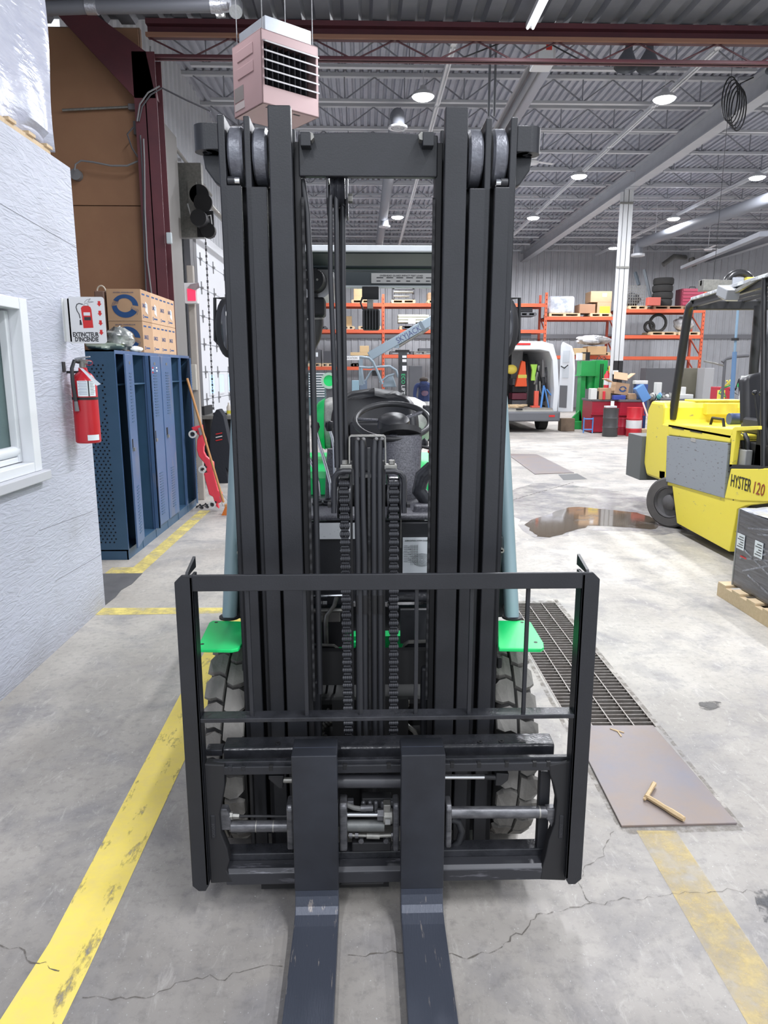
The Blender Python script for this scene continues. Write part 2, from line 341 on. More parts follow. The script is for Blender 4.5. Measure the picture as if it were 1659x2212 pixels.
# --- white painted office wall (left) ---
def osb():
    m=bpy.data.materials.new('white_painted_osb');m.use_nodes=True;nt=m.node_tree;N=nt.nodes;L=nt.links;b=N['Principled BSDF'];g=N.new('ShaderNodeNewGeometry')
    mp=N.new('ShaderNodeMapping');mp.inputs['Scale'].default_value=(1,.8,4.0);mp.inputs['Rotation'].default_value=(R(14),0,0);L.new(g.outputs[0],mp.inputs[0])
    n=N.new('ShaderNodeTexNoise');n.inputs['Scale'].default_value=7;n.inputs['Detail'].default_value=7;n.inputs['Distortion'].default_value=2.2;L.new(mp.outputs[0],n.inputs[0])
    n2=N.new('ShaderNodeTexNoise');n2.inputs['Scale'].default_value=2.2;n2.inputs['Detail'].default_value=8;L.new(g.outputs[0],n2.inputs[0])
    r=N.new('ShaderNodeMapRange');r.inputs[1].default_value=.55;r.inputs[2].default_value=.8;L.new(n2.outputs[0],r.inputs[0])
    x=N.new('ShaderNodeMix');x.data_type='RGBA';x.inputs[6].default_value=(.51,.53,.62,1);x.inputs[7].default_value=(.42,.43,.49,1);L.new(r.outputs[0],x.inputs[0])
    # grime close to the floor
    sp=N.new('ShaderNodeSeparateXYZ');L.new(g.outputs[0],sp.inputs[0]);r2=N.new('ShaderNodeMapRange');r2.inputs[1].default_value=0;r2.inputs[2].default_value=.18;r2.inputs[3].default_value=.6;r2.inputs[4].default_value=0;L.new(sp.outputs[2],r2.inputs[0])
    ml=N.new('ShaderNodeMath');ml.operation='MULTIPLY';L.new(r2.outputs[0],ml.inputs[0]);L.new(n.outputs[0],ml.inputs[1])
    y=N.new('ShaderNodeMix');y.data_type='RGBA';L.new(ml.outputs[0],y.inputs[0]);L.new(x.outputs[2],y.inputs[6]);y.inputs[7].default_value=(.22,.19,.17,1);L.new(y.outputs[2],b.inputs['Base Color'])
    bp=N.new('ShaderNodeBump');bp.inputs['Strength'].default_value=.8;bp.inputs['Distance'].default_value=.010;L.new(n.outputs[0],bp.inputs['Height']);L.new(bp.outputs[0],b.inputs['Normal']);b.inputs['Roughness'].default_value=.5;return m
osbm=osb()
WX=-1.86;WE=4.885;HT=2.905;WY0,WY1,WZ0,WZ1=2.2,4.05,1.11,2.0
m=M()
m.box(WX-.12,WX,-1.5,WY0,0,HT).box(WX-.12,WX,WY1,WE,0,HT).box(WX-.12,WX,WY0,WY1,0,WZ0).box(WX-.12,WX,WY0,WY1,WZ1,HT)
wl=struct('wall_left',m,osbm)
obj('end_return',M().box(-3.6,WX-.12,WE-.12,WE,0,HT),osbm,wl);obj('roof_deck',M().box(-3.6,WX-.121,-1.5,WE-.121,HT-.03,HT),osbm,wl)
seam=mat('panel_seam',(.20,.20,.22),.8)
for (a,b) in (((85,1146),(200,1104)),((0,440),(165,535)),((120,1255),(222,1195))):
    p=at(*a,X=WX);q=at(*b,X=WX);obj('panel_joint',M().bar((WX+.0008,p.y,p.z),(WX+.0008,min(q.y,WE),q.z),.0015,.002),seam,wl)
whitef=mat('white_vinyl',(.78,.80,.83),.4)
wn=struct('window_1',M().box(WX-.1,WX-.09,WY0,WY1-.05,WZ0+.05,WZ1-.05),mat('office_glass',(.10,.17,.17),.08,alpha=.75,spec=.8))
wf=M();wf.box(WX-.10,WX+.014,WY1-.055,WY1+.03,WZ0-.019,WZ1+.03).box(WX-.10,WX+.012,WY0,WY1-.0555,WZ0-.019,WZ0+.035).box(WX-.10,WX+.012,WY0,WY1-.0555,WZ1-.03,WZ1+.029)
obj('window_frame',wf,whitef,wn,bev=.004)
obj('inner_frame',M().box(WX-.09,WX-.05,WY1-.10,WY1-.06,WZ0+.04,WZ1-.04).box(WX-.09,WX-.052,WY0,WY1-.101,WZ0+.04,WZ0+.07),whitef,wn,bev=.004)
obj('window_sill',M().box(WX-.02,WX+.05,WY0-.1,WY1+.06,WZ0-.075,WZ0-.02),mat('sill_grey_white',(.55,.56,.60),.5),wn,bev=.006)
obj('roller_blind',M().cyl((WX-.075,WY0,WZ0+.10),(WX-.075,WY1-.08,WZ0+.10),.03,n=16),whitef,wn,smooth=True)
gl=mat('blind_slat_glass',(.30,.42,.42),.3)
for i in range(16):
    z=WZ0+.14+i*.045;obj('blind_slat',M().box(WX-.15,WX-.135,WY0,WY1-.12,z,z+.012),gl,wn)
# office interior glimpsed behind the glass
obj('back_lining',M().box(WX-.9,WX-.88,WY0-.2,WY1+.3,.6,2.6),mat('office_lining',(.35,.42,.43),.8),wl)

# --- back and side walls, corrugated ---
def corr(m,p0,p1,z0,z1,per=.30,dep=.035,n=(0,-1)):
    p0=Vector(p0);p1=Vector(p1);L=(p1-p0).length;d=(p1-p0)/L;k=int(L/per);nn=Vector((n[0],n[1]));vs=[];pts=[]
    for i in range(k):
        for t,h in ((0,0),(.62,0),(.72,1),(.90,1)):
            q=p0+d*((i+t)*per)+nn*dep*h;pts.append(q)
    pts.append(p1)
    for q in pts:vs+=[(q.x,q.y,z0),(q.x,q.y,z1)]
    m.add(vs,[(2*i,2*i+2,2*i+3,2*i+1) for i in range(len(pts)-1)]);return m
liner=mat('grey_wall_liner',(.60,.61,.64),.38,.1,col2=(.50,.51,.54),sc=2,amt=.5)
wb=struct('wall_back',corr(M(),(-3.5,32.2),(24,32.2),0,7.1),liner,fix=True)
obj('girt',M().box(-3.3,24,32.05,32.12,3.02,3.2),mat('girt_grey',(.25,.25,.27),.5),wb)
ws=struct('wall_side',corr(M(),(-3.3,8.7),(-3.3,32.2),0,7.1,n=(1,0)),liner,fix=True)
struct('wall_right',corr(M(),(24,-2),(24,32.2),0,7.1,n=(-1,0)),liner,fix=True)
# overhead sectional doors in the side wall
dw=mat('white_door_panel',(.78,.80,.84),.4,bump=.1,bsc=60);hard=mat('hinge_steel',(.25,.25,.26),.5,.3)
skyp=mat('daylit_pane',(.35,.62,1.0),.2,emit=.9)
def odoor(n,y0,y1,z1=4.3):
    d=struct('door_%d'%n,M().box(-3.25,-3.22,y0,y1,0,z1),mat('door_core',(.5,.5,.53),.6))
    k=8;hh=z1/k
    for i in range(k):
        z=i*hh;pn=obj('door_panel',M().box(-3.22,-3.19,y0,y1,z+.006,z+hh-.006),dw,d,bev=.004)
        for yy in [y0+.25+j*1.2 for j in range(int((y1-y0)/1.2)+1)]:
            if yy<y1:obj('hinge',M().box(-3.19,-3.175,yy-.02,yy+.02,z-.12,z+.12).box(-3.19,-3.15,yy-.05,yy+.05,z-.02,z+.02),hard,pn)
        if i==2:
            for yy in [y0+.55+j*1.0 for j in range(int((y1-y0)/1.0))]:
                obj('window_pane',M().box(-3.19,-3.178,yy,yy+.45,z+.10,z+hh-.06),skyp,pn)
                obj('pane_frame',M().box(-3.19,-3.17,yy-.04,yy,z+.06,z+hh-.02).box(-3.19,-3.17,yy+.45,yy+.49,z+.06,z+hh-.02).box(-3.19,-3.17,yy,yy+.45,z+.06,z+.10).box(-3.19,-3.17,yy,yy+.45,z+hh-.06,z+hh-.02),whitef,pn)
    return d
odoor(1,14.3,19.8);odoor(2,22.5,27)
gt=mat('dark_jamb_steel',(.13,.13,.14),.5)
struct('trim_1',M().box(-3.26,-3.19,14.05,14.28,0,4.6).box(-3.26,-3.15,13.6,13.85,0,4.5),gt)
struct('trim_2',M().box(-3.28,-3.0,11.6,12.4,0,5.3),mat('jamb_taupe',(.23,.22,.21),.6))
struct('trim_3',M().box(-3.28,-2.9,10.2,10.9,2.2,5.2),mat('vent_duct_grey',(.20,.20,.21),.5))
# plywood partition at the end of the low bay, red frame
ply=mat('brown_plywood',(.34,.185,.10),.6,col2=(.27,.135,.075),sc=2.2,amt=.6,bump=.05,bsc=20)
wp=struct('wall_partition',M().box(-7,-2.42,8.62,8.68,0,5.28),mat('partition_core',(.2,.12,.08),.8))
for (x0,x1) in ((-6.1,-4.89),(-4.88,-3.66),(-3.65,-2.43)):
    for (z0,z1) in ((0,1.02),(1.03,3.46),(3.47,5.26)):
        obj('plywood_panel',M().box(x0,x1,8.595,8.62,z0,z1),ply,wp,bev=.003)
redp=mat('oxide_red_steel',(.115,.028,.036),.5,col2=(.07,.02,.028),sc=3)
struct('wall_far_left',M().box(-7.1,-7,-2,8.7,0,5.3),ply)
def ibeamz(m,x,y,w,d,z0,z1,t=.012,axis='x'):
    m.box(x-w/2,x+w/2,y-d/2,y-d/2+t,z0,z1).box(x-w/2,x+w/2,y+d/2-t,y+d/2,z0,z1).box(x-t/2,x+t/2,y-d/2,y+d/2,z0,z1);return m
o=obj('steel_column',ibeamz(M(),-2.33,8.5,.24,.26,0,4.95),redp);tag(o,'dark red steel column beside the brown plywood partition','column')
tag(obj('frame_haunch',M().prism([(-2.44,4.5),(-2.22,4.5),(-2.30,4.95),(-2.95,5.4),(-3.3,5.4)],'y',8.37,8.5),redp),'dark red sloping haunch at the head of the red column','beam')
tr=thing('roof_truss','dark red open-web truss across the front of the high bay','truss',(5,8.5,4.9))
t0,t1=-2.3,22;obj('top_chord',M().box(t0,t1,8.42,8.58,5.24,5.29).box(t0,t1,8.495,8.505,5.14,5.24).box(t0,t1,8.46,8.54,5.13,5.145),redp,tr)
obj('bottom_chord',M().box(t0,t1,8.45,8.55,4.93,4.945).box(t0,t1,8.49,8.51,4.93,4.975),redp,tr)
i=0;x=t0
while x<t1:
    a,b=(5.14,4.95) if i%2==0 else (4.95,5.14);obj('web_bar',M().cyl((x,8.5,a),(x+.42,8.5,b),.009,n=6),redp,tr);x+=.42 if i%2 else .46;i+=1
obj('wood_nailer',M().box(t0,t1,8.40,8.44,5.115,5.15),mat('orange_brown_wood',(.30,.15,.10),.7),tr)
# ceilings
deckm=mat('roof_deck_grey',(.42,.43,.49),.5,.1,col2=(.30,.31,.36),sc=2.5,amt=.5)
def deck(x0,x1,y0,y1,z,per,dep):
    m=M();n=int((x1-x0)/per);pts=[]
    for i in range(n):
        for t,h in ((0,0),(.5,0),(.62,1),(.88,1)):pts.append((x0+(i+t)*per,z+h*dep))
    vs=[]
    for x,zz in pts:vs+=[(x,y0,zz),(x,y1,zz)]
    return m.add(vs,[(2*i,2*i+1,2*i+3,2*i+2) for i in range(len(pts)-1)])
ceil=struct('ceiling',deck(-3.6,24,8.2,32.3,6.97,.15,.045),deckm,fix=True)
ceil2=struct('ceiling_low',deck(-7.1,24,-5,8.6,5.30,.30,.05),mat('low_deck_grey',(.17,.18,.21),.5,.1,col2=(.12,.13,.16),sc=2),fix=True)
struct('wall_front_upper',M().box(-3.6,24,8.60,8.64,5.36,7.0),liner)
# white joists
jw=mat('grey_white_joist',(.50,.51,.54),.5);jd=mat('grey_joist_web',(.27,.28,.31),.55)
def joist(x0,x1,y,first=[None]):
    j=obj('joist',M().box(x0,x1,y-.05,y+.05,6.90,6.965).box(x0+.5,x1-.35,y-.045,y+.045,6.485,6.53),jw,ceil)
    m=M();x=x0+.2;i=0
    while x<x1-.5:
        m.bar((x,y,6.9 if i%2==0 else 6.52),(x+.55,y,6.52 if i%2==0 else 6.9),.022)
        if i%2==0:m.bar((x+.55,y,6.52),(x+.55,y,6.92),.02)
        x+=.55;i+=1
    obj('joist_web',m,jd,j)
for k in range(14):
    joist(-3.3,6.85,11.3+1.5*k);joist(6.95,15,11.3+1.5*k)
beamm=mat('grey_white_beam',(.47,.48,.51),.5,col2=(.40,.41,.44),sc=3)
def ibeamy(m,x,y0,y1,z0,z1,w=.26,t=.02):
    return m.box(x-w/2,x+w/2,y0,y1,z0,z0+t).box(x-w/2,x+w/2,y0,y1,z1-t,z1).box(x-.01,x+.01,y0,y1,z0+t,z1-t)
tag(obj('roof_beam',ibeamy(M(),6.9,8.6,19.2,6.25,6.66),beamm),'deep grey roof beam running back from the right to the column','beam')
tag(obj('roof_beam',ibeamy(M(),6.9,19.25,32.2,6.25,6.62),beamm),'grey roof beam beyond the white column','beam')
tag(obj('roof_beam',ibeamy(M(),15.0,8.6,32.2,6.25,6.62),beamm),'grey roof beam at the far right bay','beam')
col=thing('steel_column','tall white steel column with black foot beside the green press','column',(6.9,19.7,0))
cw=mat('white_grey_column',(.62,.63,.64),.45)
obj('shaft',ibeamz(M(),6.9,19.7,.24,.24,1.9,6.25,.014),cw,col);obj('black_foot',ibeamz(M(),6.9,19.7,.25,.25,0,1.9,.016),blkM,col,label='black painted lower length')
obj('downpipe',M().cyl((6.73,19.62,.1),(6.73,19.62,6.2),.045),cw,col,smooth=True)
for z in (4.3,5.9):obj('pipe_strap',M().box(6.67,7.02,19.55,19.575,z,z+.05),greysteel,col)
# high-bay lamps
LW=mat('lamp_glow',(1,1,1),.5,emit=22);fixt=mat('lamp_housing',(.55,.56,.58),.4)
lab={0:('left row of high-bay lamps'),1:('middle row'),2:('right row')}
rown=['first row over the forklift mast','row following the long light strip','row right of the white column']
ordn=['nearest','second','third','farthest']
for ri,x in enumerate((.98,5.0,9.2)):
    for k,y in enumerate((12.8,17.6,22.2,27.4)):
        t=thing('high_bay_lamp','%s lit high-bay lamp in the %s'%(ordn[k],rown[ri]),'lamp',(x,y,6.03),0,'high bay lamps')
        obj('diffuser',M().lathe([(0,0),(.13,0),(.165,.02),(.17,.035)],(x,y,6.03),n=20),LW,t,smooth=True)
        obj('housing',M().lathe([(.17,.035),(.19,.04),(.17,.09),(.07,.13),(.05,.2),(0,.2)],(x,y,6.03),n=20),fixt,t,smooth=True)
        obj('hanger',M().cyl((x,y,6.22),(x,y,6.98),.006,n=6),fixt,t)
        area((x,y,6.0),.34,0,124,shape='DISK')
for (x,y) in ((14,14),(14,20),(14,26),(19,17),(19,24)):area((x,y,6.0),.34,0,150,shape='DISK')
# fluorescent strips
tub=mat('fluorescent_tube',(.9,.93,1),.4,emit=1.1);chan=mat('white_channel',(.66,.67,.70),.4)
def fstrip(x,y0,y1,z,label):
    t=thing('light_strip',label,'light strip',(x,(y0+y1)/2,z),0,None)
    y=y0;
    obj('channel',M().box(x-.04,x+.04,y0,y1,z,z+.05),chan,t)
    while y<y1-.5:
        e=min(y+2.35,y1)
        for s in(-.028,.028):obj('tube',M().cyl((x+s,y+.04,z-.016),(x+s,e-.04,z-.016),.014,n=8),tub if z<5.3 else chan,t,smooth=True)
        y+=2.4
fstrip(1.33,9.2,31,6.35,'long twin-tube light strip running back over the forklift mast')
fstrip(5.28,9.2,31,6.35,'long twin-tube light strip left of the deep grey beam')
fstrip(9.68,9.2,31,6.35,'long twin-tube light strip right of the white column')
fstrip(-1.42,5.6,8.0,5.12,'twin-tube light at the top left end of the grey flue pipe')
fstrip(1.72,4.6,8.15,5.12,'twin-tube light cut by the top edge above the mast')
fstrip(4.35,4.6,8.2,5.12,'twin-tube light at the top right corner')
# ducts
dm=mat('grey_duct',(.22,.23,.26),.6,.05)
t=thing('vent_duct','grey round vent duct running under the roof behind the mast','duct',(.62,18,6.0))
obj('duct_run',M().cyl((.60,13.9,6.12),(.52,31,6.12),.13),dm,t,smooth=True)
for y in (13.6,22.4):
    obj('elbow',M().tube([(.60,y+.35,6.12),(.60,y+.1,6.08),(.60,y,5.98),(.60,y,5.86)],.12,14),dm,t,smooth=True)
    f=obj('outlet_ring',M().cyl((.60,y,5.83),(.60,y,5.86),.17,bore=.12),chan,t,smooth=True)
    for q in (.03,.06,.09):obj('louvre_ring',M().cyl((.60,y,5.835),(.60,y,5.85),q+.008,bore=q-.006),chan,f)
t=thing('vent_duct','grey round vent duct with open outlet over the far right','duct',(9.6,22,5.6))
obj('duct_run',M().cyl((10.3,15,5.75),(9.1,24.5,5.75),.16),dm,t,smooth=True)
obj('duct_hanger',M().cyl((10.1,16.5,5.8),(10.1,16.5,6.97),.008,n=6).cyl((9.2,23.5,5.8),(9.2,23.5,6.97),.008,n=6),chan,t);obj('outlet_ring',M().cyl((9.05,24.5,5.35),(9.05,24.5,5.42),.22,bore=.15),chan,t,smooth=True);obj('elbow',M().tube([(9.1,24.4,5.75),(9.05,24.5,5.65),(9.05,24.5,5.42)],.15,12),dm,t,smooth=True)
# radiant heater
t=thing('radiant_heater','long trough-shaped radiant heater hanging right of the mast','heater',(2.45,12.5,5.8))
m=M()
for s in(-1,1):m.add([(2.45+s*.03,10.9,5.93),(2.45+s*.19,10.9,5.78),(2.45+s*.19,17,5.78),(2.45+s*.03,17,5.93)],[(0,1,2,3)])
m.quad((2.42,10.9,5.93),(2.48,10.9,5.93),(2.48,17,5.93),(2.42,17,5.93));obj('reflector',m,mat('reflector_alu',(.5,.5,.53),.35,.6),t,fix=True)
obj('burner_tube',M().cyl((2.45,10.9,5.84),(2.45,17,5.84),.045),dm,t,smooth=True)
obj('hanger_chain',M().cyl((2.45,11.5,5.93),(2.45,11.5,6.97),.006,n=6).cyl((2.45,16.5,5.93),(2.45,16.5,6.97),.006,n=6),chan,t)
obj('burner_box',M().box(2.32,2.60,10.55,10.9,5.74,6.02),chan,t,bev=.01);lb=obj('warning_label',M().box(2.36,2.56,10.54,10.548,5.78,5.98),paper,t)
obj('red_mark',M().box(2.46,2.54,10.536,10.54,5.88,5.95),mat('red_ink',(.6,.04,.03),.6),t)
# unit heater (pink)
pink=mat('faded_pink_enamel',(.52,.345,.35),.45,col2=(.48,.33,.33),sc=3);galv=mat('galvanised_sheet',(.42,.45,.50),.4,.5,col2=(.50,.53,.58),sc=5)
a=at(568,222,Y=5.75);hx,hy=a.x,5.75
th=R(38)
HW=.50;HD=.44;HZ0,HZ1=a.z-.0,a.z+.50
t=thing('unit_heater','faded pink gas unit heater with louvres hanging top left','heater',(hx,hy,HZ0),th)
# local axes: x' along louvred face (right), y' into body
Wm=WP[t.name]
def L2W(p):return Wm@Vector(p)
def lbox(m,x0,x1,y0,y1,z0,z1):
    q=[L2W((x,y,z)) for z in(z0,z1) for x,y in((x0,y0),(x1,y0),(x1,y1),(x0,y1))];return m.add(q,[(0,3,2,1),(4,5,6,7),(0,1,5,4),(1,2,6,5),(2,3,7,6),(3,0,4,7)])
m=M();lbox(m,0,.012,0,HD,0,HZ1-HZ0);lbox(m,0,HW,HD-.012,HD,0,HZ1-HZ0);lbox(m,HW-.012,HW,0,HD,0,HZ1-HZ0);lbox(m,0,HW,0,HD,0,.012);lbox(m,0,HW,0,HD,HZ1-HZ0-.012,HZ1-HZ0)
lbox(m,0,HW,0,.012,0,.13);lbox(m,0,HW,0,.012,.43,.50);lbox(m,0,.022,0,.012,.12,.44);lbox(m,HW-.022,HW,0,.012,.12,.44)
obj('cabinet',m,pink,t,bev=.004)
m=M();lbox(m,.05,HW-.05,.02,HD-.03,.50,.60);obj('top_hood',m,galv,t)
m=M();lbox(m,.015,HW-.015,.16,.17,.1,.45);obj('inner_back',m,blkD,t)
for i in range(9):
    m=M();lbox(m,.04+i*.05,.05+i*.05,.09,.16,.10,.45);obj('heat_exchanger_fin',m,mat('fin',(.16,.16,.18),.4,.6) if i==0 else bpy.data.materials['fin'],t)
for i in range(5):
    z=.155+i*.062;q=[L2W(p) for p in((.015,-.035,z),(HW-.015,-.035,z),(HW-.015,.03,z+.028),(.015,.03,z+.028))];q2=[v+Vector((0,0,.011)) for v in q]
    obj('louvre',M().add(q+q2,[(0,3,2,1),(4,5,6,7),(0,1,5,4),(1,2,6,5),(2,3,7,6),(3,0,4,7)]),mat('louvre_grey',(.50,.49,.50),.4) if i==0 else bpy.data.materials['louvre_grey'],t)
for z in(.25,.37):
    m=M();lbox(m,-.005,0,.12,.36,z,z+.075);obj('side_embossing',m,pink,t,bev=.003)
m=M();lbox(m,-.003,0,.28,.42,.10,.20);obj('rating_plate',m,mat('dull_plate',(.28,.25,.24),.5),t);m=M();lbox(m,-.003,0,.27,.42,.04,.09);obj('paper_label',m,mat('old_label',(.55,.48,.47),.6),t)
m=M()
for x,y in((.03,.03),(HW-.03,.03),(.03,HD-.03),(HW-.03,HD-.03)):
    p=L2W((x,y,.5));m.cyl(p,(p.x,p.y,5.3),.004,n=6)
obj('hanger_rod',m,hard,t)
m=M()
for i in range(3):lbox(m,.06+i*.12,.12+i*.12,.05,.07,-.001,.003)
obj('bottom_slots',m,blkD,t)
# flue pipe
fp=thing('flue_pipe','grey horizontal flue pipe with foil joints at the top left','pipe',(-2.2,7.4,4.9))
obj('pipe_run',M().tube([(-4.6,7.4,4.84),(-2.6,7.4,4.93),(-1.32,7.4,4.96)],.058,16),mat('flue_grey',(.17,.175,.20),.55,.1),fp,smooth=True)
foil=mat('foil',(.55,.56,.6),.3,.7,bump=.5,bsc=60)
for x,z in((-2.5,4.933),(-1.36,4.958)):obj('foil_joint',M().cyl((x-.05,7.4,z),(x+.05,7.4,z),.064),foil,fp,smooth=True)
obj('flue_elbow',M().tube([(-1.32,7.4,4.96),(-1.22,7.38,4.96),(-1.16,7.3,4.92),(-1.15,7.2,4.82)],.06,14),foil,fp,smooth=True)
# cage pendant lamps on the truss + conduits
t=thing('bell_lamp','unlit dark bell-shaped lamp left of the pair under the truss','lamp',(2.95,8.7,4.95),0,'bell lamps under the truss')
obj('shade',M().lathe([(.13,0),(.12,.04),(.08,.12),(.045,.19),(.04,.25),(0,.25)],(2.95,8.75,4.99),(.15,.1,1),n=18),mat('bell_grey',(.10,.105,.12),.45),t,smooth=True)
dup(t,(3.22,8.7,4.95),.4,'unlit dark bell-shaped lamp right of the pair under the truss');dup(t,(4.72,8.7,4.95),.9,'unlit bell-shaped lamp at the right picture edge under the truss')
m=M();m.cyl((1.78,11.0,5.2),(1.78,11.0,6.9),.018,n=8).cyl((1.86,11.0,5.2),(1.86,11.0,6.9),.018,n=8)
tag(obj('conduit_pair',m,mat('conduit_dark',(.16,.17,.19),.5)),'pair of thin vertical conduits dropping behind the right mast rail','conduit')
t=thing('cable_coil','black cable hanging in loops from the deep grey beam','cable',(6.7,12.6,6.2))
for k in range(5):
    cx=6.10+k*.10;cy=12.8+.12*k;pts=[(cx+.13*math.cos(a),cy,6.08+.34*math.sin(a)) for a in [2*PI*i/20 for i in range(20)]];obj('loop',M().tube(pts,.011,6,True),blkM,t)
obj('tail',M().tube([(6.45,13.3,6.0),(6.5,13.3,6.5),(6.72,13.3,6.60)],.011,6),blkM,t)
# ceiling fans
def fan(x,y,z,label):
    t=thing('ceiling_fan',label,'fan',(x,y,z),0,'ceiling fans');obj('rod',M().cyl((x,y,z+.1),(x,y,6.9),.012,n=6),chan,t);obj('motor',M().lathe([(0,0),(.12,.01),(.15,.05),(.06,.12),(0,.14)],(x,y,z),n=16),chan,t,smooth=True)
    for k in range(3):
        a=k*2*PI/3+.5;obj('blade',M().bar((x+.1*math.cos(a),y+.1*math.sin(a),z+.07),(x+.6*math.cos(a),y+.6*math.sin(a),z+.09),.11,.008),chan,t)
q=at(1150,345,Z=6.1);fan(q.x,q.y,6.0,'white ceiling fan just right of the mast head');q=at(1530,535,Z=5.9);fan(q.x,q.y,5.8,'small white ceiling fan far back near the right wall')
# misc roof conduits
m=M().tube([(.2,8.6,5.0),(1.0,8.6,4.98),(1.6,8.6,5.2),(1.9,8.6,5.23),(2.4,8.6,5.0),(2.6,8.56,4.96)],.008,6)
tag(obj('cable',m,blkM),'dark cable looping along the red truss','cable')
# haze-less door operator
oY=12.6;a=rc(412,455,462,512,oY)
op=thing('door_operator','dark chain-hoist door operator high on the jamb at left','motor',((a[0]+a[1])/2,oY,a[2]))
obj('gear_plate',M().box(a[0]+.1,a[1],oY,oY+.05,a[2],a[3]),blkM,op,bev=.01)
q=at(441,440,Y=oY);obj('sprocket',M().cyl((q.x,oY-.1,q.z),(q.x,oY-.05,q.z),.15,n=24),blkD,op,smooth=40);q=at(430,420,Y=oY);obj('sprocket',M().cyl((q.x,oY,q.z),(q.x,oY+.04,q.z),.16,n=24),blkM,op,smooth=40)
q=at(437,478,Y=oY);obj('motor_body',M().cyl((q.x,oY-.3,q.z),(q.x,oY,q.z),.13),blkM,op,smooth=40);q=at(452,500,Y=oY);obj('gear_housing',M().cyl((q.x,oY-.12,q.z),(q.x,oY,q.z),.12),blkD,op,smooth=40)
obj('mount_bracket',M().box(-3.28,a[0]+.2,oY+.05,oY+.2,a[2],a[3]+.75).box(a[0]-.02,a[0]+.12,oY,oY+.06,a[3]-.1,a[3]+.45),greysteel,op)
q=at(450,440,Y=oY);obj('torsion_shaft',M().cyl((q.x,oY+.1,q.z),(q.x-.0,19.8,q.z),.05),greysteel,op,smooth=True)
obj('control_cable',M().tube([at(x,y,Y=oY-.1) for x,y in((405,440),(412,465),(435,470),(455,465),(458,490),(450,510))],.012,6),mat('white_cable',(.5,.5,.5),.5),op,smooth=True)
cs=blkM
q=at(444,516,Y=12.45);m=M();z=q.z;i=0
while z>1.0:
    m.bar((q.x,12.45,z),(q.x,12.45,z-.045),.03 if i%2 else .012,.012 if i%2 else .03);z-=.05;i+=1
oo=obj('hand_chain',m,mat('chain_steel',(.12,.12,.13),.5),stuff=True);tag(oo,'thin hoist chain hanging beside the white overhead door','chain')
chmS=mat('side_chain_steel',(.016,.016,.018),.7)
